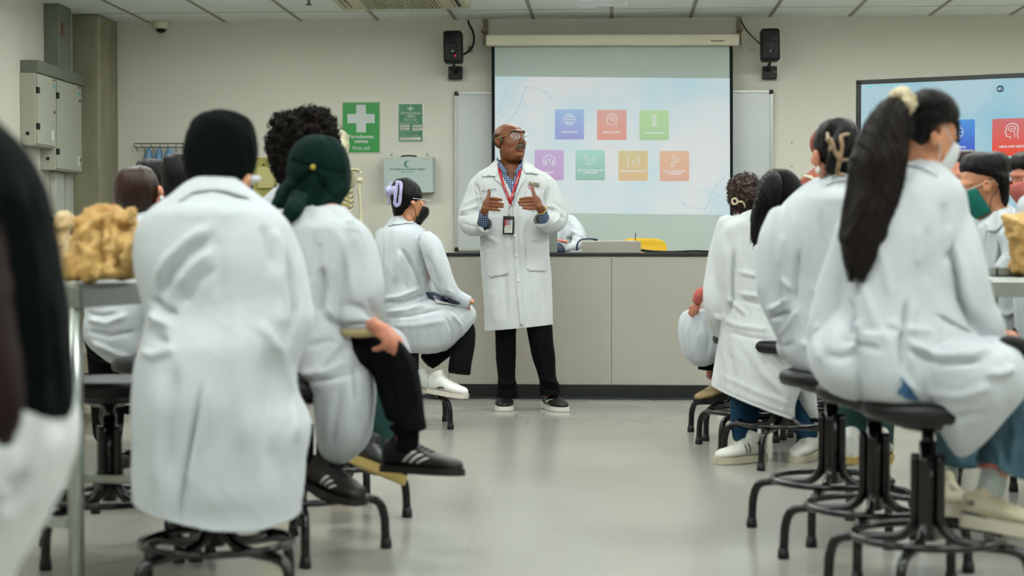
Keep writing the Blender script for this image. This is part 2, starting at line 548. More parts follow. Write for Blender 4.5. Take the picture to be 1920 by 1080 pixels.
# ================================================================ THE ROOM
XL, XR, YF = -4.08, 5.6, -1.2
def floor_mat():
    m = mat('floor_vinyl', '#9b9991', .13, .5, .05, 1.4)
    nt = m.node_tree; b = nt.nodes['Principled BSDF']
    tc = nt.nodes.new('ShaderNodeTexCoord')
    n = nt.nodes.new('ShaderNodeTexNoise'); n.inputs['Scale'].default_value = 2.2; n.inputs['Detail'].default_value = 5
    mr = nt.nodes.new('ShaderNodeMapRange'); mr.inputs[3].default_value = .10; mr.inputs[4].default_value = .26
    nt.links.new(tc.outputs['Object'], n.inputs[0]); nt.links.new(n.outputs['Fac'], mr.inputs[0]); nt.links.new(mr.outputs[0], b.inputs['Roughness'])
    n2 = nt.nodes.new('ShaderNodeTexNoise'); n2.inputs['Scale'].default_value = 5; n2.inputs['Detail'].default_value = 2
    bp = nt.nodes.new('ShaderNodeBump'); bp.inputs['Strength'].default_value = .12; bp.inputs['Distance'].default_value = .01
    nt.links.new(tc.outputs['Object'], n2.inputs[0]); nt.links.new(n2.outputs['Fac'], bp.inputs['Height']); nt.links.new(bp.outputs[0], b.inputs['Normal'])
    # welded seams of the vinyl tiles, 1.2 m apart
    br = nt.nodes.new('ShaderNodeTexBrick'); br.offset = 0
    br.inputs['Scale'].default_value = 1; br.inputs['Brick Width'].default_value = 1.22; br.inputs['Row Height'].default_value = 1.22
    br.inputs['Mortar Size'].default_value = .004; br.inputs['Mortar Smooth'].default_value = .3
    br.inputs['Color1'].default_value = (1, 1, 1, 1); br.inputs['Color2'].default_value = (.975, .975, .975, 1); br.inputs['Mortar'].default_value = (.93, .93, .92, 1)
    nt.links.new(tc.outputs['Object'], br.inputs[0])
    mx = nt.nodes.new('ShaderNodeMix'); mx.data_type = 'RGBA'; mx.blend_type = 'MULTIPLY'; mx.inputs['Factor'].default_value = 1
    src = b.inputs['Base Color'].links[0].from_socket
    nt.links.new(src, mx.inputs['A']); nt.links.new(br.outputs['Color'], mx.inputs['B']); nt.links.new(mx.outputs['Result'], b.inputs['Base Color'])
    return m
def struct(name, geo, m, smooth=False):
    return tag(obj(name, geo, m, smooth=smooth), kind='structure')
struct('floor', bx(XL, XR, YF, YB, -.1, 0), floor_mat())
struct('wall_back', bx(XL - .2, XR + .2, YB, YB + .15, 0, CEIL + .2), M_WALL)
struct('wall_left', bx(XL - .15, XL, YF, YB, 0, CEIL + .2), M_WALL)
struct('wall_right', bx(XR, XR + .15, YF, YB, 0, CEIL + .2), M_WALL)
struct('wall_front', bx(XL - .2, XR + .2, YF - .15, YF, 0, CEIL + .2), M_WALL)
struct('ceiling', bx(XL, XR, YF, YB, CEIL, CEIL + .1), M_CEIL)
M_TBAR = mat('aluminium_bar', '#8f8f84', .5, .4, .15, 25, metal=.2)
M_SEAM = mat('ceiling_seam', '#8b9088', .7, .3, .1)
k = 1
for i in range(-6, 10):
    struct('trim_%d' % k, bx(i * .6 - .013, i * .6 + .013, YF, YB - .005, CEIL - .005, CEIL + .002), M_TBAR); k += 1
for y in (11.85, 10.65, 9.45, 8.25):
    struct('trim_%d' % k, bx(XL, XR, y - .003, y + .003, CEIL - .002, CEIL + .002), M_SEAM); k += 1
# concrete corner column
struct('wall_corner', bx(XL, -3.845, 11.87, YB, 0, CEIL, .02), M_CONC)

# conduit and trunking on the left wall
M_TRUNK = mat('galvanised_trunking', '#6f7568', .5, .5, .22, 7, metal=.25)
M_GREYBOX = mat('grey_enamel', '#a3a595', .5, .4, .04)
M_GREYBOX2 = mat('grey_enamel_door', '#9fa293', .5, .4, .04)
M_GASKET = mat('black_hinge', '#121411', .5, .4)
t = thing('cable_trunking', (XL, 11.3, 2.18), 'dull grey metal cable trunking rising from the switch boxes to the ceiling', 'cable duct')
obj('horizontal_duct', bx(XL, XL + .13, 10.86, 11.83, 2.178, 2.265, .004), M_TRUNK, t, False)
obj('vertical_duct', bx(XL, XL + .11, 11.33, 11.60, 2.266, CEIL, .004), M_TRUNK, t, False)
obj('duct_label', bx(XL + .111, XL + .113, 11.38, 11.42, 2.5, 2.6), mat('dull_red_label', '#6d3c2c', .6), t, False, label='small dull red sticker')
t = thing('wall_conduit', (XL, 11.76, 0), 'pale painted conduit running up the left wall beside the concrete column', 'pipe')
obj('pipe', bx(XL, XL + .035, 11.71, 11.85, 0, CEIL, .006), mat('pale_conduit', '#a9aca2', .6), t, False)
t = thing('conduit_box', (XL, 11.45, .9), 'narrow pale wall conduit box below the taller grey switch box', 'conduit')
obj('cover', bx(XL, XL + .05, 11.42, 11.6, .9, 1.52, .006), mat('pale_conduit'  , '#a9aca2', .6), t, False)

def switch_box(y0, y1, z0, z1, label, locks):
    t = thing('electrical_box', (XL, (y0 + y1) / 2, z0), label, 'electrical box')
    obj('housing', bx(XL, XL + .112, y0, y1, z0, z1, .004), M_GREYBOX, t, False)
    d = obj('door', bx(XL + .112, XL + .124, y0 + .006, y1 - .004, z0 + .01, z1 - .006, .003), M_GREYBOX2, t, False)
    for z in (z1 - .12, z0 + .13):
        obj('hinge', bx(XL + .112, XL + .13, y0 + .002, y0 + .04, z - .022, z + .022, .003), M_GASKET, d, False, label='black hinge')
    for z in locks:
        obj('lock', cyl((XL + .12, y1 - .045, z), (XL + .128, y1 - .045, z), .011), M_GASKET, d, label='round black lock')
    obj('rating_label', bx(XL + .124, XL + .1255, y1 - .10, y1 - .055, z0 + .05, z0 + .12), M_WHITE, d, False, label='small white rating label')
    obj('warning_sticker', bx(XL + .124, XL + .1255, y1 - .075, y1 - .02, z1 - .025, z1 - .014), mat('dull_red_label', '#a5483c', .6), d, False, label='thin red sticker')
    obj('warning_sticker', ball((XL + .124, y1 - .05, z1 - .06), (.002, .014, .018)), mat('sky_blue_label', '#4aa6bc', .6), d, label='small blue sticker')
    for z in (z0 + .08,):
        obj('cable_knockout', cyl((XL + .055, y0 + .001, z), (XL + .055, y0 - .004, z), .013), M_GASKET, t)
switch_box(10.85, 11.23, 1.677, 2.176, 'short grey electrical box nearest the viewer on the left wall', [1.93])
switch_box(11.245, 11.78, 1.525, 2.176, 'tall grey electrical box on the left wall beside the concrete column', [2.06, 1.62])

# security camera
c = PZ(302, 40, CEIL); c.z = CEIL
t = thing('security_camera', (c.x, c.y, CEIL - .085), 'cream dome camera with a dark lens on the ceiling above the coat rack', 'camera')
obj('housing', lathe([(.045, -.062), (.056, -.045), (.062, -.02), (.062, 0)], (c.x, c.y, CEIL)), mat('cream_plastic', '#c9c8b0', .5), t)
obj('lens_dome', ball((c.x, c.y - .005, CEIL - .055), (.042, .042, .036)), M_BLACK, t, label='dark glass dome')

# sprinkler
c = P(579, 8, 11.1)
t = thing('fire_sprinkler', (c.x, c.y, CEIL - .075), 'small dull metal sprinkler head hanging from the ceiling', 'sprinkler')
M_DULL = mat('dull_brass', '#4e4f46', .4, .5, .1, metal=.6)
obj('escutcheon', cyl((c.x, c.y, CEIL), (c.x, c.y, CEIL - .012), .035), M_DULL, t)
obj('stem', cyl((c.x, c.y, CEIL), (c.x, c.y, CEIL - .06), .009), M_DULL, t)
obj('deflector', cyl((c.x, c.y, CEIL - .06), (c.x, c.y, CEIL - .066), .022), M_DULL, t)

# ceiling air conditioner
cx = P(739, 0, 11.0).x + .02; y1 = 11.50; y0 = y1 - .95
t = thing('air_conditioner', (cx, (y0 + y1) / 2, CEIL - .045), 'square cream ceiling air conditioner with a slatted intake grille', 'air conditioner')
M_AC = mat('cream_ac_plastic', '#bdb99b', .5, .4, .03)
obj('panel', box((cx, (y0 + y1) / 2, CEIL - .0235), (.94, .95, .045), None, .02, 3), M_AC, t)
obj('grille', bx(cx - .27, cx + .27, y0 + .2, y1 - .09, CEIL - .05, CEIL - .044), mat('grille_shadow', '#191a15', .7), t, False, label='dark intake behind the slats')
sl = []
for i in range(27):
    x = cx - .26 + i * .02
    sl.append(bx(x, x + .009, y0 + .2, y1 - .09, CEIL - .058, CEIL - .05))
obj('grille_slats', merge(sl), M_AC, t, False)
for s in (-1, 1):
    obj('air_vane', box((cx + s * .39, (y0 + y1) / 2, CEIL - .046), (.05, .66, .006), None, .002), M_GASKET, t, label='dark air outlet slot')
    obj('vane_blade', box((cx + s * .38, (y0 + y1) / 2, CEIL - .051), (.03, .64, .004), Matrix.Rotation(s * .5, 3, 'Y'), .001), M_AC, t)

# ceiling projector
c = P(1127, 7, 9.4)
t = thing('ceiling_projector', (c.x, c.y, 2.36), 'white projector hanging from the ceiling in front of the screen', 'projector')
M_PROJ = mat('projector_white', '#d5dad9', .4, .4, .02)
obj('body', box((c.x, c.y - .1, 2.425), (.31, .26, .10), None, .022, 3), M_PROJ, t)
obj('vent', box((c.x + .02, c.y + .031, 2.385), (.09, .004, .018), None, .002), mat('grey_vent', '#8d9490', .5), t)
obj('lens', cyl((c.x + .095, c.y + .02, 2.42), (c.x + .095, c.y + .05, 2.42), .032), mat('lens_glass', '#2a3236', .1, .6), t)
obj('mounting_pole', cyl((c.x, c.y - .1, 2.47), (c.x, c.y - .1, CEIL), .022), M_PROJ, t)
obj('ceiling_plate', cyl((c.x, c.y - .1, CEIL - .012), (c.x, c.y - .1, CEIL), .07), M_PROJ, t)

# ---------------------------------------------------------------- back wall fittings
def W(Y):
    return lambda u, v: P(u, v, Y)
def slab(u0, v0, u1, v1, Y, d, bev=.003):
    """upright box whose front face fills the pixel box at depth Y"""
    a = P(u0, v0, Y); b = P(u1, v1, Y)
    return bx(a.x, b.x, Y, Y + d, b.z, a.z, bev)

# whiteboard behind the projector screen
t = thing('whiteboard', P(1150, 470, YB), 'wide magnetic whiteboard on the back wall behind the projector screen', 'whiteboard')
YW = YB - .03
M_ALU = mat('aluminium_frame', '#a9aca6', .35, .5, .03, metal=.6)
M_WB = mat('whiteboard_enamel', '#b9bfbd', .16, .5, .02)
obj('board', slab(855, 175, 1445, 468, YW, .02), M_WB, t, False)
a = P(853, 173, YW); b = P(1447.5, 470.5, YW)
obj('frame', merge([bx(a.x, a.x + .016, YW - .012, YW + .02, b.z, a.z), bx(b.x - .016, b.x, YW - .012, YW + .02, b.z, a.z),
                    bx(a.x, b.x, YW - .012, YW + .02, a.z - .016, a.z), bx(a.x, b.x, YW - .012, YW + .02, b.z, b.z + .016)]), M_ALU, t, False)
for (x, z) in ((a.x, a.z), (b.x, a.z), (a.x, b.z), (b.x, b.z)):
    obj('corner_cap', box((x + (.012 if x == a.x else -.012), YW - .004, z + (.012 if z == b.z else -.012)), (.032, .026, .032), None, .006), M_GASKET, t, label='black plastic corner')

# projector screen
YS = 12.13
t = thing('projector_screen', P(1147, 470, YS), 'pull-down projector screen showing seven coloured anatomy tiles', 'projector screen')
M_CASE = mat('screen_case_cream', '#cfcab4', .4, .4, .02)
a = P(912, 65, YS); b = P(1385.5, 87.5, YS)
case = box(((a.x + b.x) / 2, YS - .01, (P(1150, 66.6, YS).z + P(1150, 86, YS).z) / 2), (b.x - a.x, .09, .083), Matrix.Rotation(R(.32), 3, 'Y'), .012, 3)
cs = obj('case', case, M_CASE, t)
MC = lambda u, v: P(u, v, YS - .058)
obj('case_lettering', text_on('BRANDVIEW', MC, 1333.5, 75.2, 1358.5, 78.4, .02), M_GASKET, cs, False, label='small dark maker lettering')
M_FAB = mat('screen_fabric', '#aebab4', .8, .2, .02, 3)
M_BORD = mat('screen_black_border', '#0d1512', .8, .2)
def trap(u, v):   # screen edges lean a little
    return P(u, v, YS + .01)
obj('fabric', poly(trap, [(926, 86), (1369, 87), (1370.5, 485), (926.5, 485)]), M_FAB, t, False)
obj('border', merge([poly(lambda u, v: P(u, v, YS + .006), [(921.5, 85), (927.5, 85), (928, 485), (922.5, 485)]), poly(lambda u, v: P(u, v, YS + .006), [(1368, 87), (1374, 87), (1374.5, 485), (1369.5, 485)])]), M_BORD, t, False, label='black side border')
a = P(920, 484, YS); b = P(1376, 490, YS)
obj('bottom_bar', bx(a.x, b.x, YS - .01, YS + .02, b.z, a.z, .004), M_BORD, t, False)
for u0, u1 in ((905.5, 915), (1381, 1390)):
    a = P(u0, 37, YB - .005); b = P(u1, 84, YB - .005)
    obj('wall_bracket', merge([bx(a.x, b.x, YB - .02, YB, b.z, CEIL - .001), bx(a.x, b.x, YS - .02, YB, P(0, 66, YS).z, P(0, 62, YS).z)]), mat('rusty_bracket', '#857e62', .6, .4, .25, 40), t, False, label='worn beige metal bracket')

def emat(name, top, bot=None, z0=0, z1=1, e=1.0, base=.25):
    """lit picture on a screen: colour runs from top to bottom between two heights of the carrier"""
    m = bpy.data.materials.new(name); m.use_nodes = True; nt = m.node_tree; b = nt.nodes['Principled BSDF']
    tc = nt.nodes.new('ShaderNodeTexCoord'); sp = nt.nodes.new('ShaderNodeSeparateXYZ'); mr = nt.nodes.new('ShaderNodeMapRange')
    nt.links.new(tc.outputs['Object'], sp.inputs[0]); nt.links.new(sp.outputs['Z'], mr.inputs[0])
    mr.inputs[1].default_value = z0; mr.inputs[2].default_value = z1
    mx = nt.nodes.new('ShaderNodeMix'); mx.data_type = 'RGBA'
    mx.inputs['A'].default_value = lin(bot or top); mx.inputs['B'].default_value = lin(top)
    nt.links.new(mr.outputs[0], mx.inputs['Factor'])
    b.inputs['Base Color'].default_value = (base, base, base, 1); b.inputs['Roughness'].default_value = .7
    b.inputs['Specular IOR Level'].default_value = .1
    nt.links.new(mx.outputs['Result'], b.inputs['Emission Color']); b.inputs['Emission Strength'].default_value = e
    return m

def slide_bg(name, e, c_a, c_b, base):
    m = bpy.data.materials.new(name); m.use_nodes = True; nt = m.node_tree; b = nt.nodes['Principled BSDF']
    tc = nt.nodes.new('ShaderNodeTexCoord'); n = nt.nodes.new('ShaderNodeTexNoise')
    n.inputs['Scale'].default_value = 2.1; n.inputs['Detail'].default_value = 2; n.inputs['Roughness'].default_value = .5
    nt.links.new(tc.outputs['Object'], n.inputs[0])
    mr = nt.nodes.new('ShaderNodeMapRange'); mr.inputs[1].default_value = .4; mr.inputs[2].default_value = .68
    nt.links.new(n.outputs['Fac'], mr.inputs[0])
    mx = nt.nodes.new('ShaderNodeMix'); mx.data_type = 'RGBA'; mx.inputs['A'].default_value = lin(c_a); mx.inputs['B'].default_value = lin(c_b)
    nt.links.new(mr.outputs[0], mx.inputs['Factor']); nt.links.new(mx.outputs['Result'], b.inputs['Emission Color'])
    b.inputs['Emission Strength'].default_value = e; b.inputs['Base Color'].default_value = (base, base, base, 1)
    b.inputs['Roughness'].default_value = .7; b.inputs['Specular IOR Level'].default_value = .1
    return m

SL_U0, SL_V0, SL_U1, SL_V1 = 928.5, 143.5, 1368, 399.5
def slide_px(x, y):   # slide pixels as seen -> screen fabric
    return P(x, y, YS - .002 if False else YS + .004)
TILES = [  # u0 v0 u1 v1 top bottom icon words
    (1040.5, 205, 1095, 261.5, '#6a9fd6', '#5a62c8', 'globe', ['INSTRUCTION']),
    (1119.5, 205.8, 1174.7, 262.3, '#cc7a6a', '#cf5a30', 'head', ['HEAD AND NECK']),
    (1199, 206.8, 1254, 263, '#93cc74', '#7fb75e', 'spine', ['TORSO AND BACK']),
    (1002.3, 281, 1057, 337.5, '#a97cc4', '#a467b4', 'thorax', ['THORAX']),
    (1079.2, 281.3, 1134.3, 338, '#74c4b2', '#3f9a83', 'arm', ['PECTORAL GIRDLE AND', 'UPPER LIMB']),
    (1159.6, 282.5, 1214.6, 338.8, '#bfae4a', '#cc9632', 'pelvis', ['ABDOMEN AND PELVIS']),
    (1237, 283, 1292, 339.5, '#d59a5c', '#cf7a48', 'leg', ['PELVIC GIRDLE AND', 'LOWER LIMB']),
]
def icon(kind, f):
    """line icon in a 0..1 box"""
    s = []; w_ = .035
    if kind == 'globe':
        s.append(stroke(f, arc(.5, .5, .42, .42, 0, 350, 26), w_, True))
        s.append(stroke(f, arc(.5, .5, .2, .42, 0, 350, 20), w_, True))
        s.append(stroke(f, [(.5, .08), (.5, .92)], w_)); s.append(stroke(f, [(.08, .5), (.92, .5)], w_))
        s.append(stroke(f, [(.15, .28), (.85, .28)], w_)); s.append(stroke(f, [(.15, .72), (.85, .72)], w_))
    elif kind == 'head':
        s.append(stroke(f, [(.45, .95), (.42, .84), (.3, .84), (.2, .8), (.2, .66), (.1, .58), (.19, .44), (.2, .3)] + arc(.52, .34, .34, .3, 190, 380, 14) + [(.84, .6), (.8, .72), (.88, .95)], .05))
        s.append(stroke(f, arc(.52, .36, .2, .16, 0, 340, 14), w_, True))
        s.append(stroke(f, [(.4, .42), (.55, .34), (.66, .36)], w_)); s.append(stroke(f, [(.62, .52), (.68, .7), (.64, .9)], w_))
    elif kind == 'spine':
        for i in range(5):
            s.append(stroke(f, arc(.5 + .04 * sin(i), .12 + i * .19, .16, .075, 0, 340, 10), w_, True))
            s.append(stroke(f, [(.34, .12 + i * .19), (.68, .16 + i * .19)], w_))
    elif kind == 'thorax':
        for q in (-1, 1):
            g = lambda x: .5 + q * x
            s.append(stroke(f, [(g(.1), .05), (g(.1), .15), (g(.25), .24), (g(.4), .3), (g(.42), .5), (g(.42), .9)], .05))
            s.append(stroke(f, [(g(.3), .9), (g(.28), .5), (g(.24), .7), (g(.2), .95)], .04)); s.append(stroke(f, arc(g(.14), .55, .1, .16, 60, 300), w_))
        s.append(stroke(f, [(.5, .42), (.5, .6)], .05))
    elif kind == 'arm':
        s.append(stroke(f, [(.05, .12), (.14, .05), (.24, .1), (.34, .45), (.42, .58), (.75, .38), (.8, .28), (.92, .3), (.94, .42), (.84, .5), (.46, .82), (.34, .86), (.2, .6)], .045, True))
    elif kind == 'pelvis':
        for q in (-1, 1):
            s.append(stroke(f, [(.5 + q * .32, .1), (.5 + q * .42, .3), (.5 + q * .43, .6), (.5 + q * .34, .92)], .055))
        s.append(stroke(f, [(.5, .85), (.5, .6), (.42, .48)], .045)); s.append(stroke(f, [(.5, .62), (.6, .46)], .045)); s.append(stroke(f, [(.48, .12), (.52, .12)], .03))
    elif kind == 'leg':
        s.append(stroke(f, [(.3, .2), (.42, .06), (.6, .12), (.82, .36), (.84, .52), (.5, .68), (.4, .78), (.38, .95), (.3, .96), (.26, .72), (.34, .6), (.6, .46), (.56, .4), (.36, .3)], .045, True))
    return merge(s)

def dna(f, mtr, name, parent, flip=False):
    """faint line drawing of a helix"""
    s = []
    s.append(stroke(f, [(-.06, .50), (.03, .12), (.07, .04)], .008)); s.append(stroke(f, [(-.06, .78), (.02, .35), (.06, .12)], .006))
    s.append(stroke(f, [(.06, .12), (.13, .22), (.2, .3), (.33, .36), (.42, .34)], .008))
    s.append(stroke(f, [(.08, .62), (.19, .45), (.28, .22), (.29, .1), (.34, 0), (.44, 0), (.55, .06), (.68, .2)], .009))
    for (x, y) in ((.28, .16), (.27, .24), (.19, .45), (.02, .5), (.34, .0), (.6, .08)):
        s.append(poly(f, [(x + .013 * cos(a), y + .024 * sin(a)) for a in np.linspace(0, 2 * pi, 9)[:-1]]))
    for (x, y, l) in ((.44, 0, .06), (.085, .6, .08), (.06, .08, .06)): s.append(stroke(f, [(x, y), (x, y + l)], .006))
    return obj(name, merge(s), mtr, parent, False)

def build_slide(t, mp, e, base, tiles, contrast, tname):
    """mp(x, y): pixel of the projected picture -> world, lay(k): small lift towards the viewer"""
    z0 = lambda *a: 0
    org = origin_of(t)
    bg = obj('slide_picture', poly(lambda u, v: mp(u, v, 0), [(928, 143.3), (1368.6, 147), (1368.8, 403.6), (928, 398.5)]), slide_bg(tname + '_slide_background', e, *contrast, base), t, False, label='pale blue picture with faint helix drawings')
    EM = lambda n_, a_, b_=None, z0=0, z1=1, e=1.0: emat(n_, a_, b_, z0, z1, e, base)
    faint = EM(tname + '_faint_blue', '#93c3d4', e=e * .95)
    f1 = lambda x, y: mp(940 + x * 140, 164 + y * 105, 1)
    dna(f1, faint, 'helix_drawing', bg)
    f2 = lambda x, y: mp(1372 - x * 150, 392 - y * 100, 1)
    dna(f2, faint, 'helix_drawing', bg)
    cy = EM(tname + '_cyan', '#86cdd6', e=e)
    obj('corner_logo', merge([poly(lambda u, v: mp(u, v, 1), [(934.5, 146.5), (938, 147.8), (945.5, 146), (945, 149), (941, 151.5), (937, 150)]), text_on('VisibleBody', lambda u, v: mp(u, v, 1), 949, 145.2, 988, 151.2, .02, .1)]), cy, bg, False, label='pale cyan emblem and small word')
    wt = EM(tname + '_white', '#d7dee0', e=e)
    obj('window_buttons', merge([text_on('X', lambda u, v: mp(u, v, 1), 1359, 150, 1363.5, 154.5), stroke(lambda u, v: mp(u, v, 1), [(1348, 150.5), (1352, 150.5), (1352, 154.5), (1348, 154.5)], .8, True), stroke(lambda u, v: mp(u, v, 1), [(1336, 152.5), (1340.5, 152.5)], .8)]), wt, bg, False)
    obj('caption', text_on('Electronic Specimens  3.0 Vers', lambda u, v: mp(u, v, 1), 1256, 391, 1366, 397.5, .01), wt, bg, False, label='faint white caption')
    for (u0, v0, u1, v1, ct, cb, kind, words) in tiles:
        za = mp(u0, v1, 0).z - org.z; zb = mp(u0, v0, 0).z - org.z
        tl = obj('slide_tile', rrect(lambda u, v: mp(u, v, 1), u0, v0, u1, v1, 2.2), EM(tname + '_' + kind, ct, cb, za, zb, e), t, False,
                 label={'globe': 'blue tile with a globe', 'head': 'red tile with a head in profile', 'spine': 'green tile with a spine', 'thorax': 'purple tile with a chest', 'arm': 'teal tile with an arm', 'pelvis': 'yellow tile with a pelvis', 'leg': 'orange tile with a leg'}[kind])
        cxp = (u0 + u1) / 2; sz = 25.0
        obj('tile_icon', icon(kind, lambda x, y: mp(cxp - sz / 2 + x * sz, v0 + 6.5 + y * sz, 2)), wt, tl, False)
        n = len(words); wl = {11: 29, 13: 34.5, 14: 38, 6: 17, 19: 47.5, 10: 25, 18: 47.5, 17: 42}
        for i, wd in enumerate(words):
            ww = wl.get(len(wd), 34); vv = v0 + (42.5 if n == 1 else 38.2 + i * 4.6) - .3
            if n == 1 and kind == 'pelvis': vv = v0 + 38.2
            obj('tile_words', text_on(wd, lambda u, v: mp(u, v, 2), cxp - ww / 2, vv - 1.8, cxp + ww / 2, vv + 2.0, .03), wt, tl, False)
build_slide(t, lambda u, v, k: P(u, v, YS + .008 - .002 * k), .76, .25, TILES, ('#cdd4d6', '#a5cdd8'), 'screen')  # projector's light is put into the slide colours as emission

# speakers
def speaker(u0, v0, u1, v1, label, bu0, bu1, led):
    Ys = 12.02; s = ppm(Ys, u0); c = P((u0 + u1) / 2, (v0 + v1) / 2, Ys)
    wd = (u1 - u0) / s; ht = (v1 - v0) / s
    t = thing('wall_speaker', (c.x, c.y, P(0, 148, Ys).z), label, 'speaker')
    b = obj('cabinet', box((c.x, c.y + .06, c.z), (wd, .14, ht), Matrix.Rotation(R(-1), 3, 'Y'), .022, 4), M_BLACK, t)
    obj('woofer', torus((c.x, c.y - .012, c.z - .01), .042, .004, rot=Matrix.Rotation(pi / 2, 3, 'X')), M_BLACKMET, t)
    for sx in (-1, 1): obj('tweeter', torus((c.x + sx * .034, c.y - .012, c.z + .085), .012, .003, 20, 8, Matrix.Rotation(pi / 2, 3, 'X')), M_BLACKMET, t)
    ML = lambda u, v: P(u, v, Ys - .013)
    uc = (u0 + u1) / 2
    obj('emblem', merge([poly(ML, [(uc - 2.8, 97.3), (uc, 92.5), (uc + 2.8, 97.3)])]), mat('pale_grey_print', '#9a9c9a', .5), t, False, label='small grey triangular emblem')
    if led: obj('power_light', ball(P(uc + 5.2, 104.3, Ys - .012), (.0055, .003, .0055)), mat('red_led', '#c01020', .5, emis='#e01028', estr=2.5), t, label='glowing red power light')
    a = P(bu0, 124.5, YB - .04); bq = P(bu1, 148.5, YB - .04)
    br = obj('bracket_plate', bx(a.x, bq.x, YB - .06, YB, bq.z, a.z, .006), M_BLACK, t, False)
    x0 = P((u0 + u1) / 2 + (0 if led else 1), 117, Ys).x
    obj('bracket_arm', sweep([(x0, Ys + .05, P(0, 116, Ys).z), (x0, Ys + .06, P(0, 123, Ys).z), (x0, YB - .1, P(0, 130, Ys).z), (x0, YB - .05, P(0, 136, Ys).z)], [.009, .009, .014, .014], 12), M_BLACK, t)
    obj('clamp_screw', ball(P(bu0 + 3.2 if led else bu1 - 3.6, 135, YB - .062), (.008, .008, .005)), mat('brass_screw', '#b39d68', .4, metal=.6), t, label='small brass screw')
speaker(831, 57, 866, 117.5, 'black wall speaker with a red light, left of the projector screen', 841, 867, True)
speaker(1427.5, 53, 1462.5, 113.5, 'black wall speaker to the right of the projector screen', 1429.5, 1456.5, False)
def cable(pts, r, label, Y=None, m=None, name='cable'):
    o = obj(name, sweep(pts, [r] * len(pts), 8, 8), m or M_BLACK); tag(o, label, 'cable'); return o
cable([P(u, v, 12.27) for u, v in [(878, 39), (880, 46), (886, 57), (889, 72), (886, 87), (876, 98), (866, 103)]], .008, 'black cable looping from the ceiling to the left speaker')
cable([P(u, v, 12.22) for u, v in [(1389, 37), (1393, 46), (1402, 60), (1414, 72), (1428, 85)]], .005, 'thin black cable hanging from the ceiling to the right speaker')
ob = obj('wall_patch', merge([slab(877, 86, 886, 99, YB - .003, .003, 0)]), mat('old_plaster', '#8b8874', .8, .2, .3, 60), smooth=False); tag(ob, 'scuffed wall plug patch beside the left speaker cable', 'wall patch')

# first aid sign, large
M_GREEN = mat('sign_green', '#1f8536', .35, .4, .04)
M_SIGNW = mat('sign_white', '#b6bdba', .4, .4, .03)
t = thing('first_aid_sign', P(676, 287, YB), 'large green first aid sign with a white cross', 'sign')
obj('backing', slab(641, 190.5, 713, 287.5, YB - .006, .006, 0), mat('clear_acrylic_edge', '#b5b5a5', .3, .5), t, False)
MG = lambda u, v: P(u, v, YB - .0095)
obj('panel', slab(642.5, 192.5, 711.5, 285.5, YB - .0085, .003, 0), M_GREEN, t, False)
obj('white_cross', poly(MG, [(668, 196.5), (686, 196.5), (686, 213.7), (702.5, 213.7), (702.5, 231), (686, 231), (686, 248), (668, 248), (668, 231), (651.3, 231), (651.3, 213.7), (668, 213.7)]), M_SIGNW, t, False)
obj('lettering', merge([text_on('Pertolongan', MG, 653.5, 252.5, 701, 261.6, .03), text_on('cemas', MG, 663.8, 262.8, 690, 268.2, .03), text_on('First aid', MG, 661.3, 273.6, 693, 281.2, .01)]), M_SIGNW, t, False, label='white words Pertolongan cemas First aid')

# first aid notice, small, in a plastic sleeve
t = thing('first_aid_notice', P(770, 266, YB), 'small green first aid notice in a glossy sleeve above the kit', 'sign')
obj('sleeve', slab(745.5, 193, 795.5, 267, YB - .004, .004, 0), mat('plastic_sleeve', '#b9bbad', .12, .6), t, False)
M_GREEN2 = mat('notice_green', '#0d6a38', .25, .5, .06)
MN = lambda u, v: P(u, v, YB - .0075)
MN2 = lambda u, v: P(u, v, YB - .009)
obj('panel', rrect(MN, 747.6, 195, 792, 265, 1.5), M_GREEN2, t, False)
M_PALE = mat('notice_print', '#a9bda8', .4)
obj('white_cross', poly(MN2, [(768, 198.5), (771, 198.5), (771, 202), (775, 202), (775, 205), (771, 205), (771, 208), (768, 208), (768, 205), (764, 205), (764, 202), (768, 202)]), M_PALE, t, False)
obj('lettering', merge([text_on('PERTOLONGAN', MN2, 751.8, 210.2, 789, 215, .02), text_on('CEMAS', MN2, 761, 215.8, 778.3, 220.3, .02), text_on('FIRST AID', MN2, 757, 222.3, 782, 227, .0),
    text_on('Pembantu kecemasan anda ialah:', MN2, 749.5, 228.8, 785, 231.2), text_on('The first aiders are:', MN2, 749.5, 231.8, 769, 233.8),
    text_on('Peti pertolongan cemas terdekat', MN2, 749.5, 245.6, 785, 248.2), text_on('terletak di:', MN2, 749.5, 249, 761, 251.2), text_on('The nearest first aid box is situated:', MN2, 749.5, 252, 785, 254.4)]), M_PALE, t, False, label='pale words about first aid')
M_STRIP = mat('paper_label', '#b4b3a4', .6)
for (a0, b0, a1, b1, wd) in ((749.8, 234.2, 768, 238.7, 'MR SAMSUL'), (773.2, 234.2, 791, 238.7, '010 2345618'), (749.8, 239.6, 768, 244.1, 'MR AZLAN'), (773.2, 240, 792, 244.8, '017 1096253'), (749.3, 256.8, 789.3, 263, 'HEPATOLOGY LAB')):
    lb = obj('name_strip', rrect(MN2, a0, b0, a1, b1, .8), M_STRIP, t, False)
    obj('strip_print', text_on(wd, lambda u, v: P(u, v, YB - .0105), a0 + 3, b0 + 1.4, a0 + 3 + min(len(wd) * 1.15, a1 - a0 - 6), b0 + 3, .01), M_GASKET, lb, False)

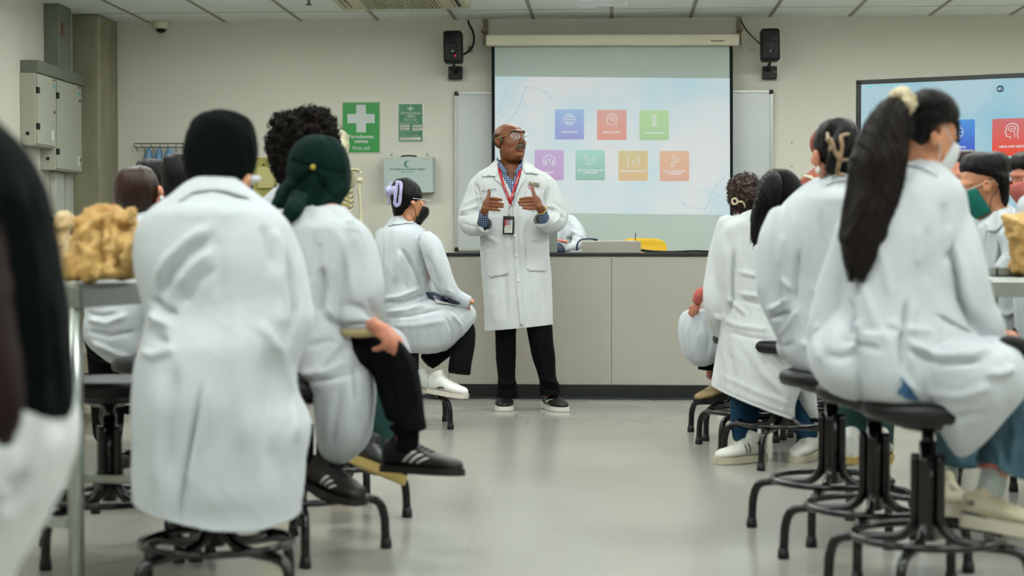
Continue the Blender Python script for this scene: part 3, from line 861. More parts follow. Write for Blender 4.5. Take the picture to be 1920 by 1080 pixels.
# first aid kit box
t = thing('first_aid_kit', P(766, 361, YB), 'pale grey metal first aid kit box on the wall above the seated student', 'first aid kit')
M_KIT = mat('kit_enamel', '#a4b2af', .4, .4, .02)
YK = 12.2
obj('case', slab(718.5, 294.5, 812, 361, YK, .12, .004), M_KIT, t, False)
MK = lambda u, v: P(u, v, YK - .0015)
cres = arc(764, 307.8, 6.2, 6.2, 45, 315, 20)[::-1]
cres2 = arc(766.2, 307.8, 4.9, 4.9, -55, -305, 20)[::-1]
M_KG = mat('kit_green_print', '#0f6b3a', .5)
obj('crescent', merge([(lambda A, B: ([MK(*p) for p in A + B], [(i, i + 1, len(A) + i + 1, len(A) + i) for i in range(len(A) - 1)]))(arc(763.8, 307.8, 6.2, 6.2, 50, 310, 20), arc(766, 307.8, 4.8, 4.8, 62, 298, 20))]), M_KG, t, False, label='green crescent')
obj('lettering', merge([text_on('PETI PERTOLONGAN CEMAS', MK, 731, 315.8, 797, 319, .02, .25), text_on('first aid kit', MK, 753, 320.6, 775.5, 323.6, .0, .25)]), M_KG, t, False, label='green words PETI PERTOLONGAN CEMAS first aid kit')
l1 = obj('paper_label', rrect(MK, 720.5, 295.6, 743.5, 299.8, .4), M_STRIP, t, False); obj('label_print', text_on('Jabatan Anatomi', lambda u, v: P(u, v, YK - .003), 722, 296.6, 739, 298.8), mat('faded_ink', '#6d6d60', .6), l1, False)
l2 = obj('paper_label', rrect(MK, 790.5, 295.6, 809, 300.3, .4), M_STRIP, t, False); obj('label_print', text_on('HEPATOLOGY', lambda u, v: P(u, v, YK - .003), 792.5, 297.4, 805, 299), M_GASKET, l2, False)
obj('handle', sweep([P(752, 294, YK + .03), P(756, 292.6, YK + .03), P(766, 292.0, YK + .03), P(777, 292.6, YK + .03), P(781, 294, YK + .03)], [.006] * 5, 8), M_BLACK, t)
for u in (734, 801): obj('hanging_tab', merge([bx(P(u - 2.4, 0, YB).x, P(u + 2.4, 0, YB).x, YB - .004, YB, P(0, 296, YB).z, P(0, 289.6, YB).z)]), M_KIT, t, False)
for u in (734, 801): obj('screw', cyl(P(u, 291.3, YB - .004), P(u, 291.3, YB - .008), .004, 10), M_GASKET, t)

# coat rack and folded cloths
t = thing('coat_rack', P(300, 285, YB), 'thin wire coat rack on the back wall beside the concrete column', 'coat rack')
M_WIRE = mat('grey_wire', '#55574e', .4, .5, .05, metal=.4)
yr = YB - .05
obj('rails', merge([sweep([P(253, 269, yr), P(345, 269, yr)], [.004] * 2, 8, 1), sweep([P(253, 276.5, yr), P(345, 276.5, yr)], [.004] * 2, 8, 1), sweep([P(253, 269, yr), P(251, 272.5, yr), P(253, 276.5, yr)], [.004] * 3, 8, 3)] +
    [sweep([P(u, 269, yr), P(u, 276.5, yr)], [.003] * 2, 6, 1) for u in (266, 283, 300, 315, 330, 344)]), M_WIRE, t)
for u in (256, 271, 287, 300, 314, 329, 343):
    obj('hook', sweep([P(u, 276, yr), P(u, 280, yr - .01), P(u + 1, 282.5, yr - .02), P(u + 2.5, 281, yr - .03)], [.003] * 4, 6, 3), M_WIRE, t)
M_BLUEC = mat('light_blue_cloth', '#6f93b0', .85, .2, .12, 14, .3, 120)
for i, (u, wd, lb) in enumerate(((279, 9, 'pale blue cloth hanging on the rack, leftmost of the three'), (298.5, 8, 'pale blue cloth hanging on the rack, middle of the three'), (319, 11, 'pale blue cloth hanging on the rack, nearest the black headscarf'))):
    me = fuse([rows(YB - .07, [(277, u - 2.5, u + 2.5, 0, .01), (283, u - wd * .6, u + wd * .5, 0, .03), (296, u - wd, u + wd * .8, 0, .045), (345, u - wd * 1.0, u + wd * .8, 0, .04), (360, u - wd, u + wd * .8, 0, .03)])], .008, 2)
    fold(me, [([(u + d * .3, 280), (u + d, 345)], 1.6, .012) for d in (-wd * .7, -wd * .2, wd * .35)], .003, 20, i)
    tag(obj('hanging_cloth', me, M_BLUEC), lb, 'cloth', 'cloths on the coat rack')

# lockers far left
M_OLIVE = mat('olive_laminate', '#8c8848', .6, .3, .05)
M_OLIVE2 = mat('khaki_laminate', '#a39d68', .6, .3, .04)
t = thing('storage_cabinet', P(510, 600, 12.0), 'olive and khaki cabinet on the back wall behind the curly-haired student', 'cabinet')
a = P(474, 295.5, 11.9); b = P(560, 748, 11.9)
obj('body', bx(a.x, b.x, 11.9, YB - .005, 0, a.z, .004), M_OLIVE, t, False)
a = P(482.5, 313, 11.885); b = P(556, 353, 11.885)
obj('door', bx(a.x, b.x, 11.885, 11.9, b.z, a.z, .003), M_OLIVE2, t, False, label='lighter khaki panel')
obj('knob', ball(P(494.2, 308.5, 11.89), (.007, .007, .007)), M_GASKET, t, label='tiny dark knob')
a = P(430, 345, 11.9); b = P(472.5, 748, 11.9)
t = thing('blue_locker', ((a.x + b.x) / 2, 12.1, 0), 'deep blue locker beside the olive cabinet', 'locker')
obj('body', bx(a.x, b.x, 11.95, YB - .005, 0, a.z - .006, .004), mat('deep_blue_enamel', '#15307e', .5, .4), t, False)
obj('door', bx(a.x + .01, b.x - .01, 11.935, 11.95, .05, a.z - .03, .004), mat('deep_blue_enamel', '#15307e', .5, .4), t, False)

# ---------------------------------------------------------------- teacher's counter
YC = 10.22
M_LAM = mat('greige_laminate', '#a6a297', .55, .35, .03, 2)
M_TOP = mat('dark_worktop', '#191a1d', .3, .5, .1)
t = thing('teaching_counter', (0.2, YC + .35, 0), 'long beige panelled counter with a black top behind the lecturer', 'counter')
x0 = P(560, 600, YC).x; x1 = P(1346, 600, YC).x; xs = [x0, P(842, 600, YC).x, P(1146.5, 600, YC).x, x1]
obj('carcass', bx(x0 + .01, x1 - .01, YC + .012, YC + .7, .085, .908), M_LAM, t, False)
for a, b in zip(xs[:-1], xs[1:]):
    obj('front_panel', bx(a + .0015, b - .0015, YC, YC + .014, .092, .9, .001), M_LAM, t, False)
obj('light_edge', bx(x0, x1, YC - .002, YC + .012, .901, .909), mat('pale_edge', '#c9c7bb', .5), t, False, label='pale line under the worktop')
obj('worktop', bx(x0 - .01, P(1331.5, 474, YC).x, YC - .012, YC + .74, .91, .934, .003), M_TOP, t, False, label='black worktop')
obj('plinth', bx(x0, x1, YC - .012, YC + .012, 0.012, .092, .002), mat('black_plinth', '#0c0d0d', .35, .5), t, False, label='black skirting')
obj('plinth_edge', bx(x0, x1, YC - .02, YC + .012, 0, .012, .002), mat('plinth_highlight_blue', '#2d3738', .3, .5, metal=.4), t, False)  # bluish highlight along the foot of the plinth, put in as a coloured strip

Z1 = .934
# console box
a = P(1091, 452.5, 10.5); b = P(1201.5, 474, 10.5)
t = thing('console_box', ((a.x + b.x) / 2, 10.6, Z1), 'low beige equipment box on the counter beside the lecturer', 'box')
obj('body', bx(a.x, b.x, 10.45, 10.8, Z1, a.z, .003), M_LAM, t, False)
for u0, u1 in ((1121, 1146), (1147.5, 1173), (1176, 1191)):
    p = P(u0, 452, 10.5); q = P(u1, 452, 10.5)
    obj('top_sheet', bx(p.x, q.x, 10.47, 10.7, a.z + .001, a.z + .006), M_WHITE, t, False, label='white top panel')
# microphone
t = thing('gooseneck_microphone', P(1082, 472, 10.36), 'bent black gooseneck microphone on the counter', 'microphone')
obj('base', bx(P(1070, 0, 10.4).x, P(1091, 0, 10.4).x, 10.3, 10.42, Z1, Z1 + .014, .004), mat('pale_base', '#9fa5a2', .4), t, False, label='pale base')
obj('neck', sweep([P(1081.5, 472, 10.36), P(1082, 460, 10.36), P(1086, 452, 10.36), P(1094, 448.5, 10.36), P(1107, 447.6, 10.36), P(1119, 449.5, 10.36)], [.008, .006, .005, .005, .005, .007], 10), mat('dark_blue_neck', '#1b2140', .4), t)
# monitor behind the lecturer
t = thing('computer_monitor', P(1037, 472, 10.5), 'grey computer monitor on the counter seen between the lecturer and seated person', 'monitor')
M_MON = mat('grey_plastic', '#7e857c', .5)
obj('casing', bx(P(1000, 0, 10.5).x, P(1045, 0, 10.5).x, 10.48, 10.53, Z1, P(0, 431, 10.5).z, .005), M_MON, t, False)
# yellow chair behind the counter
t = thing('yellow_chair', (P(1216, 600, 11.5).x, 11.3, 0), 'yellow plastic chair behind the counter', 'chair')
M_YEL = mat('yellow_plastic', '#c8a000', .4, .4, .04)
Yc = 11.5
bk = [rows(Yc, [(446.6, 1178, 1225, 0, .006), (448.5, 1172, 1236, 0, .014), (453, 1170, 1246, 0, .016), (461, 1169, 1250, .0, .017), (475, 1168, 1251, -.01, .018), (500, 1170, 1250, -.02, .018), (540, 1175, 1245, -.02, .018)], 32, 4, 3.0)]
obj('backrest', fuse(bk, .006, 2), M_YEL, t)
cx_ = P(1210, 600, Yc).x
obj('seat', box((cx_, Yc - .22, .45), (.44, .42, .03), None, .012, 3), M_YEL, t)
for sx in (-1, 1):
    for sy in (-1, 1):
        obj('leg', sweep([(cx_ + sx * .18, Yc - .22 + sy * .17, .44), (cx_ + sx * .22, Yc - .22 + sy * .21, 0)], [.012] * 2, 10, 1), M_STEEL, t)
# dark bag / equipment on the counter
me = fuse([rows(10.6, [(455, 1044, 1050, 0, .02), (460, 1040, 1056, 0, .05), (466, 1036, 1059, 0, .07), (474.3, 1034, 1060, 0, .08)])], .008, 3)
tag(obj('dark_pouch', me, mat('navy_nylon', '#162233', .6)), 'small dark blue pouch on the counter before the seated person', 'pouch')
cable([P(u, v, 10.6) + Vector((0, 0, 0)) for u, v in [(1203, 468.5), (1225, 471), (1262, 472), (1300, 470.5), (1331, 471.5)]], .006, 'thick dark cable lying on the counter, upper of two')
cable([P(u, v, 10.45) for u, v in [(1202, 470.5), (1216, 473), (1250, 473.6), (1290, 473.6), (1331, 473.4)]], .004, 'thin dark cable lying on the counter, lower of two')
a = obj('radio_antenna', sweep([P(1190.5, 452, 10.62), P(1191.7, 437.5, 10.62)], [.003, .003], 8, 1), M_GASKET); tag(a, 'tiny upright antenna above the beige console box', 'antenna')

# ---------------------------------------------------------------- television on the right
A0 = P(1606, 151, 10.0); th = R(-21.7)
ex = Vector((cos(th), sin(th), 0)); en = Vector((-sin(th), cos(th), 0))   # en points away from the viewer
TVW, TVH = 1.86, 1.07
t = thing('television', A0 + ex * TVW / 2 - Vector((0, 0, A0.z)), 'large flat television at the right showing the same anatomy slide', 'television')
def tvp(x, z, d=0): return A0 + ex * x + Vector((0, 0, -z)) + en * d
def tvbox(x0, x1, z0, z1, d0, d1):
    return [tvp(x, z, d) for x in (x0, x1) for z in (z0, z1) for d in (d0, d1)], [(0, 1, 3, 2), (4, 6, 7, 5), (0, 4, 5, 1), (2, 3, 7, 6), (0, 2, 6, 4), (1, 5, 7, 3)]
obj('casing', tvbox(0, TVW, 0, TVH, 0, .06), M_BLACK, t, False)
fr = .03
obj('bezel', merge([tvbox(0, fr, 0, TVH, -.012, 0), tvbox(TVW - fr, TVW, 0, TVH, -.012, 0), tvbox(0, TVW, 0, fr * .9, -.012, 0), tvbox(0, TVW, TVH - fr * 1.3, TVH, -.012, 0)]), mat('black_gloss', '#101613', .3, .5), t, False)
def tvmap(u, v, k):
    fx = (u - 928) / 440.5; fy = (v - 145) / 256.5
    return tvp(fr + fx * (TVW - 2 * fr), fr * .9 + fy * (TVH - 2.2 * fr), -.002 - .0015 * k)
TV_T = [(a, b, c, d, x, y, kk, ww) for (a, b, c, d, _, _, kk, ww), (x, y) in zip(TILES, [('#4f95d8', '#3d4cc4'), ('#cb6e70', '#e6482c'), ('#70c840', '#4fae30'), ('#9848c0', '#9038a8'), ('#38c0a0', '#108868'), ('#d8b820', '#e09010'), ('#e88830', '#e06020')])]
build_slide(t, tvmap, 1.1, .015, TV_T, ('#adcbd4', '#86bfd2'), 'television')
mu = obj('mute_icon', poly(lambda x, y: tvmap(x, y, 3), [(1130.6 + 7.0 * cos(a) * .75, 160.5 + 7.0 * sin(a) * .75) for a in np.linspace(0, 2 * pi, 21)[:-1]]), emat('mute_disc', '#2a5564', e=1.0, base=.015), t, False, label='dark round mute symbol')
obj('mute_glyph', merge([poly(lambda x, y: tvmap(x, y, 4), [(1127, 159), (1129, 159), (1131, 157), (1131, 164), (1129, 162), (1127, 162)]), stroke(lambda x, y: tvmap(x, y, 4), [(1132, 159), (1134.5, 162)], .6), stroke(lambda x, y: tvmap(x, y, 4), [(1134.5, 159), (1132, 162)], .6)]), emat('mute_white', '#b9cdd2', e=1.0, base=.015), mu, False)
mid = tvp(TVW / 2, TVH, .03)
obj('stand_post', merge([sweep([tvp(TVW / 2 - .3, TVH - .1, .04), tvp(TVW / 2 - .3, TVH + mid.z - .05, .04)], [.03] * 2, 12, 1), sweep([tvp(TVW / 2 + .3, TVH - .1, .04), tvp(TVW / 2 + .3, TVH + mid.z - .05, .04)], [.03] * 2, 12, 1)]), M_BLACK, t)
zf = A0.z
obj('stand_base', merge([tvbox(TVW / 2 - .36, TVW / 2 - .26, zf - .06, zf, -.3, .3), tvbox(TVW / 2 + .26, TVW / 2 + .36, zf - .06, zf, -.3, .3), tvbox(TVW / 2 - .3, TVW / 2 + .3, zf - .06, zf - .02, .02, .06)]), M_BLACK, t, False)
for i, (u, v) in enumerate(((1485, 267), (1485, 312))):
    pass
o_ = obj('wall_mark', merge([ball(P(1484.7, 267, YB - .001), (.008, .002, .006)), ball(P(1484.7, 311.5, YB - .001), (.008, .002, .005))]), mat('green_tack', '#2f9468', .6)); tag(o_, 'two tiny green marks on the wall right of the whiteboard', 'wall mark')
o_ = obj('screw_hole', merge([ball(P(1407.3, 92.3, YB - .001), (.004, .002, .004)), ball(P(1415, 92.3, YB - .001), (.004, .002, .004))]), M_GASKET); tag(o_, 'pair of small dark screw holes in the wall by the right speaker', 'wall mark')
# ================================================================ STOOLS AND TABLES
def leg_path(a):
    d = Vector((cos(a), sin(a), 0)); q = [(.033, .405), (.033, .33), (.033, .255), (.038, .21), (.075, .175), (.14, .166), (.215, .163), (.255, .148), (.272, .105), (.276, .05), (.278, .012)]
    return [d * r + Vector((0, 0, z)) for r, z in q]
def make_stool(label, group):
    t = thing('lab_stool', (0, 0, 0), label, 'stool', group)
    prof = [(.001, .5), (.15, .5), (.172, .508), (.178, .525), (.176, .54), (.165, .552), (.14, .557), (.06, .554), (.001, .553)]
    obj('seat', lathe(prof, n=48), M_VINYL, t, local=True)
    obj('seat_plate', lathe([(.001, .47), (.05, .47), (.11, .488), (.115, .4995), (.001, .4995)], n=32), M_BLACKMET, t, local=True)
    obj('screw_post', sweep([(0, 0, .40), (0, 0, .48)], [.017, .017], 16, 1, 'flat'), M_BLACKMET, t, local=True)
    obj('column', sweep([(0, 0, .17), (0, 0, .44)], [.024, .024], 20, 1, 'flat'), M_BLACKMET, t, local=True)
    obj('foot_ring', torus((0, 0, .182), .2, .0105, 56, 12), M_BLACKMET, t, local=True)
    for i in range(4):
        a = pi / 2 * i + pi / 4
        l = obj('leg', sweep(leg_path(a), [.0145] * 11, 12, 4, 'flat', hint=(-sin(a), cos(a), 0)), M_BLACKMET, t, local=True)
        d = Vector((cos(a), sin(a), 0)) * .278
        obj('rubber_foot', lathe([(.001, .001), (.018, .001), (.019, .006), (.0165, .034), (.001, .036)], (d.x, d.y, 0), 18), M_BLACK, l, local=True, label='black rubber foot')
    return t
STOOLS = [  # u, Y(depth along the room), turn of the legs, label
    (405, 4.20, 12, 'black stool under the student in the black headscarf'),
    (560, 5.02, -30, 'black stool under the student in the dark green headscarf'),
    (772, 8.62, 10, 'black stool under the student with the lavender hair clip'),
    (1380, 8.25, 8, 'farthest black stool in the right-hand row, under the curly-haired student'),
    (1405, 7.74, 12, 'black stool second farthest in the right-hand row, partly hidden by a white coat'),
    (1467, 7.22, 20, 'black stool under the student with the thin dark ponytail'),
    (1565, 8.0, 0, 'black stool behind the student in blue jeans and white sneakers'),
    (1560, 5.45, 24, 'black stool under the student with the tortoiseshell claw clip'),
    (1640, 4.90, 26, 'black stool between the claw clip student and the long ponytail student'),
    (1740, 4.40, 20, 'black stool under the student with the long ponytail and scrunchie'),
    (205, 4.93, 20, 'black stool beside the steel table leg, left of the black headscarf student'),
    (300, 5.9, 5, 'black stool half hidden behind the black headscarf student'),
    (630, 5.75, 30, 'black stool behind the green headscarf student, under the curly-haired man'),
    (1850, 6.2, 10, 'black stool across the right table under the student in a teal mask'),
]
first = None
for (u, Yd, a, lb) in STOOLS:
    if first is None: first = o = make_stool(lb, 'lab stools around the dissection tables')
    else: o = copy_tree(first); o['label'] = lb
    p = P(u, 800, Yd); o.location = (p.x, p.y, 0); o.rotation_euler = (0, 0, R(a))
root_of_first = first

def table(corner, dx, dy, wd, ln, label):
    """steel table: corner world xy nearest viewer, dx = unit vector across, dy = unit vector along"""
    t = thing('dissection_table', (corner[0], corner[1], 0), label, 'table', 'steel dissection tables')
    c0 = Vector((corner[0], corner[1], 0)); ax = Vector((dx[0], dx[1], 0)).normalized(); ay = Vector((dy[0], dy[1], 0)).normalized()
    Mx = Matrix((ax, ay, Vector((0, 0, 1)))).transposed()
    def b(x0, x1, y0, y1, z0, z1, bev=.003):
        c = c0 + ax * (x0 + x1) / 2 + ay * (y0 + y1) / 2 + Vector((0, 0, (z0 + z1) / 2))
        return box(c, (abs(x1 - x0), abs(y1 - y0), z1 - z0), Mx, bev)
    obj('tabletop', b(0, wd, 0, ln, .861, .868, .002), M_STEEL, t, False)
    s = 1 if wd > 0 else -1
    obj('apron', merge([b(0, wd, 0, .02, .808, .861), b(0, wd, ln - .02, ln, .808, .861), b(0, s * .02, 0, ln, .808, .861), b(wd - s * .02, wd, 0, ln, .808, .861)]), M_STEEL, t, False)
    for x in (0, wd - s * .042):
        for y in (0, ln - .042):
            obj('leg', sweep([c0 + ax * (x + s * .021) + ay * (y + .021) + Vector((0, 0, .02)), c0 + ax * (x + s * .021) + ay * (y + .021) + Vector((0, 0, .815))], [.0205] * 2, 20, 1, 'flat'), M_STEEL, t)
            obj('leveling_foot', sweep([c0 + ax * (x + s * .021) + ay * (y + .021), c0 + ax * (x + s * .021) + ay * (y + .021) + Vector((0, 0, .03))], [.024, .018], 16, 1, 'flat'), M_BLACK, t)
    obj('stretcher', merge([b(s * .04, wd - s * .04, .01, .035, .232, .258), b(wd - s * .035, wd - s * .01, .04, ln - .04, .232, .258), b(s * .04, wd - s * .04, ln - .035, ln - .01, .232, .258)]), M_STEEL, t, False)
    return t
pc = P(129, 537, 4.07); e2 = P(290, 529.5, 4.45)
dirn = Vector((e2.x - pc.x, e2.y - pc.y)).normalized()
dirn = Vector((.16, 1)).normalized()
table((P(147, 600, 4.07).x, 4.07), (dirn.y, -dirn.x), (dirn.x, dirn.y), -.75, .8, 'left stainless steel dissection table holding tan specimens')
table((P(1850, 530, 5.2).x, 5.2), (1, 0), (0, 1), 1.3, .62, 'right stainless steel dissection table at the edge of the picture')

# ================================================================ PEOPLE: shared builders
def head_matrix(c, az, down=0, roll=0, sc=1.0):
    return Matrix.Translation(c) @ Matrix.Rotation(R(az) + pi, 4, 'Z') @ Matrix.Rotation(-R(down), 4, 'X') @ Matrix.Rotation(R(roll), 4, 'Y') @ Matrix.Scale(sc, 4)
def xf(geo, M):
    return [M @ Vector(v) for v in geo[0]], geo[1]
def head_parts(M, ears=True, full=1.0, dome=1.0):
    g = [ball((0, -.012, .035 * dome), (.075, .097, .081 * dome)), ball((0, .022, -.015), (.065, .068, .08)), ball((0, .02, -.062), (.056 * full, .06, .048)),
         ball((0, .066, -.096), (.022, .02, .018)), sweep([(-.045, .066, .026), (-.02, .086, .03), (.02, .086, .03), (.045, .066, .026)], [.009, .011, .011, .009], 10, 3),
         sweep([(0, .084, .018), (0, .096, -.006), (0, .107, -.026)], [.0075, .0085, .0105], 12, 3), ball((-.0105, .096, -.031), (.0075, .009, .007)), ball((.0105, .096, -.031), (.0075, .009, .007)),
         ball((-.036, .054, -.026), (.026, .024, .028)), ball((.036, .054, -.026), (.026, .024, .028)),
         sweep([(-.026, .074, -.064), (-.01, .089, -.059), (.01, .089, -.059), (.026, .074, -.064)], [.004, .007, .007, .004], 8, 3),
         sweep([(-.022, .073, -.070), (0, .087, -.072), (.022, .073, -.070)], [.004, .0085, .004], 8, 3),
         ball((-.031, .073, .004), (.0145, .0125, .0125)), ball((.031, .073, .004), (.0145, .0125, .0125)),
         ball((0, .05, -.045), (.04, .034, .03))]
    if ears:
        for s in (-1, 1):
            g.append(ball((s * .078, -.006, -.008), (.006, .014, .026), Matrix.Rotation(s * .25, 3, 'Z')))
            g.append(sweep([(s * .078, .006, -.022), (s * .082, .004, .012), (s * .085, -.009, .019), (s * .086, -.019, .006), (s * .082, -.014, -.018), (s * .078, -.002, -.032)], [.0042] * 6, 8, 3))
    return [xf(x, M) for x in g]
def hand_parts(w, d, back, thumb, sc=1.0, curl=.35, spread=.0, thumb_open=.9):
    """w wrist, d towards the fingers, back = direction the back of the hand faces, thumb = side of the thumb"""
    w, d, n, s = Vector(w), Vector(d).normalized(), Vector(back).normalized(), Vector(thumb)
    s = (s - d * s.dot(d)).normalized(); n = d.cross(s) * (1 if d.cross(s).dot(n) > 0 else -1)
    Mx = Matrix((s, d, n)).transposed()
    g = [sweep([w - d * .03 * sc, w, w + d * .02 * sc], [.026 * sc, .025 * sc, .028 * sc], 14, 2, flat=.8, hint=n), ball(w + d * .052 * sc, (.042 * sc, .05 * sc, .0165 * sc), Mx, pw=.85)]
    for i, (off, ln) in enumerate(((.031, .074), (.0105, .082), (-.0105, .076), (-.031, .06))):
        p = w + (d * (.088 - abs(off) * .25) + s * off) * sc; dirv = (d + s * off * spread * 12).normalized(); pts = [p - dirv * .02 * sc, p]; a = 0
        for k, f in enumerate((.45, .3, .25)):
            a += curl * (.8 if k == 0 else 1.1) + .04 * i
            p = p + (dirv * cos(a) - n * sin(a)) * ln * f * sc; pts.append(p)
        g.append(sweep(pts, [.0095 * sc, .0095 * sc, .0088 * sc, .008 * sc, .0068 * sc], 10, 3))
    p = w + (d * .025 + s * .03 - n * .004) * sc
    v = (s * thumb_open + d * .8 - n * .25).normalized()
    g.append(sweep([w + (d * .012 + s * .012) * sc, p, p + v * .035 * sc, p + (v + d * .25).normalized() * .062 * sc], [.014 * sc, .0135 * sc, .0105 * sc, .008 * sc], 10, 3))
    return g
def body_mesh(Y, head, neck, chest, hip, arms=(), legs=(), extra=(), vox=.007, ears=True, full=1.0, sm=3, dome=1.0):
    """one continuous figure. head=(u,v,dy,az,down,roll,scale); neck,chest,hip=(u,v,dy); arms/legs = joint chains in pixels"""
    Mh = head_matrix(P(head[0], head[1], Y + head[2]), *head[3:])
    g = head_parts(Mh, ears, full, dome)
    hb = Mh @ Vector((0, -.022, -.045)); nk = P(neck[0], neck[1], Y + neck[2]); ch = P(chest[0], chest[1], Y + chest[2]); hp = P(hip[0], hip[1], Y + hip[2])
    g.append(sweep([hb, hb.lerp(nk, .55), nk, nk.lerp(ch, .3)], [.055, .054, .06, .08], 16, 4))
    g.append(sweep([nk.lerp(ch, .15), ch, ch.lerp(hp, .5), hp], [.08, .125, .11, .135], 18, 4))
    for ch_ in arms: g.append(sweep([P(u, v, Y + dy) for u, v, dy in ch_], [.044, .036, .027][:len(ch_)], 12, 4)); g.append(sweep([ch, P(ch_[0][0], ch_[0][1], Y + ch_[0][2])], [.058, .04], 12, 3))
    for lg in legs: g.append(sweep([P(u, v, Y + dy) for u, v, dy in lg], [.075, .052, .036][:len(lg)], 14, 4)); g.append(sweep([hp, P(lg[0][0], lg[0][1], Y + lg[0][2])], [.1, .075], 12, 3))
    return fuse(g + list(extra), vox, sm), Mh

def shoe(parent, heel, toe, up=(0, 0, 1), ln=.28, wd=.095, ht=.105, sole=.026, m_up=None, m_sole=None, stripes=None, m_stripe=None, laces=None, side=1, collar=None, name='shoe', label=None, swoosh=False, tongue=None, m_heel=None):
    """heel and toe: world points on the underside"""
    heel, toe = Vector(heel), Vector(toe); d = (toe - heel).normalized(); u = Vector(up); u = (u - d * u.dot(d)).normalized(); x = d.cross(u)
    M = Matrix((x, d, u)).transposed().to_4x4(); M.translation = heel
    prof = [(0.0, .25, .62), (.02, .66, .95), (.1, .78, 1.0), (.22, .80, .98), (.36, .82, .88), (.48, .9, .72), (.62, 1.0, .56), (.76, .98, .45), (.88, .82, .38), (.96, .55, .3), (1.0, .2, .16)]
    def at(t):
        for a, b in zip(prof[:-1], prof[1:]):
            if t <= b[0]:
                k = (t - a[0]) / (b[0] - a[0]); return a[1] + (b[1] - a[1]) * k, a[2] + (b[2] - a[2]) * k
        return prof[-1][1:]
    rings = []
    for (tt, wf, hf) in catmull(prof, 3):
        w2 = wd / 2 * wf; hh = (ht - sole) * hf / 2; ring = []
        for k in range(24):
            a = 2 * pi * k / 24; c, s = cos(a), sin(a); pw = .75
            zz = math.copysign(abs(s) ** pw, s); xx = math.copysign(abs(c) ** pw, c)
            ring.append(Vector((w2 * xx * (1 - .22 * max(zz, 0)), tt * ln, sole + hh * (1 + zz) - (.004 if zz < 0 else 0))))
        rings.append(ring)
    upg = rings_mesh(rings)
    if collar is None: upg = merge([upg, sweep([(0, ln * .19, ht * .7), (0, ln * .165, ht * .98), (0, ln * .15, ht * 1.06)], [wd * .36, wd * .335, wd * .30], 20, 3, 'flat', flat=1.25)])
    so = []
    for (tt, wf, hf) in catmull(prof, 3):
        w2 = wd / 2 * min(wf + .1, 1.08)
        so.append([Vector((w2 * (1 if q in (0, 3) else -1) * (1.0 if q in (0, 1) else .97), tt * (ln + .008) - .004, 0 if q in (0, 1) else sole)) for q in range(4)])
    s_ = obj(name, xf(upg, M), m_up or M_BLACK, parent, label=label)
    sg = rings_mesh(so)
    obj('sole', xf(sg, M), m_sole or M_WHITE, s_, 'auto', label='contrasting rubber sole' if m_sole and m_sole is not m_up else None)
    def side_pt(t, z, sd, lift=.0015):
        wf, hf = at(t); w2 = wd / 2 * wf; hh = (ht - sole) * hf / 2; zz = max(-1, min(1, (z - sole) / hh - 1))
        xx = (1 - abs(zz) ** (2 / .75)) if abs(zz) < 1 else 0
        return Vector((sd * (w2 * max(xx, 0) ** .375 * (1 - .22 * max(zz, 0)) + lift), t * ln, z))
    if stripes:
        for (t0, z0, t1, z1, ws) in stripes:
            V = []; Fc = []
            for i in range(9):
                k = i / 8; tt = t0 + (t1 - t0) * k; z = z0 + (z1 - z0) * k
                V += [side_pt(tt - ws / 2, z, side), side_pt(tt + ws / 2, z, side)]
                if i: Fc.append((2 * i - 2, 2 * i - 1, 2 * i + 1, 2 * i))
            o = obj('side_stripe', xf((V, Fc), M), m_stripe or M_WHITEL, s_, label='pale stripe'); solid(o, .002, 0)
    if swoosh:
        pts = [(.42, .075, .0), (.34, .052, .012), (.38, .044, .018), (.5, .05, .012), (.62, .066, .0)]
        V = []; Fc = []
        for i, (tt, z, hw) in enumerate(catmull(pts, 4)):
            V += [side_pt(tt, z + hw / 2, side, .0025), side_pt(tt, z - hw / 2, side, .0025)]
            if i: Fc.append((2 * i - 2, 2 * i - 1, 2 * i + 1, 2 * i))
        o = obj('side_mark', xf((V, Fc), M), M_WHITEL, s_, label='white curved side mark'); solid(o, .002, 0)
    lg = []
    for k in range(4):
        tt = .42 + .065 * k; wf, hf = at(tt); z = sole + (ht - sole) * hf
        lg.append(sweep([(-wd * .2, tt * ln, z - .006), (0, tt * ln, z + .003), (wd * .2, tt * ln, z - .006)], [.0028] * 3, 6, 3))
    obj('laces', xf(merge(lg), M), laces or M_BLACK, s_)
    if m_heel: obj('heel_tab', xf(ball((0, .008, ht * .78), (wd * .24, .012, ht * .2)), M), m_heel, s_, label='contrasting heel tab')
    return s_

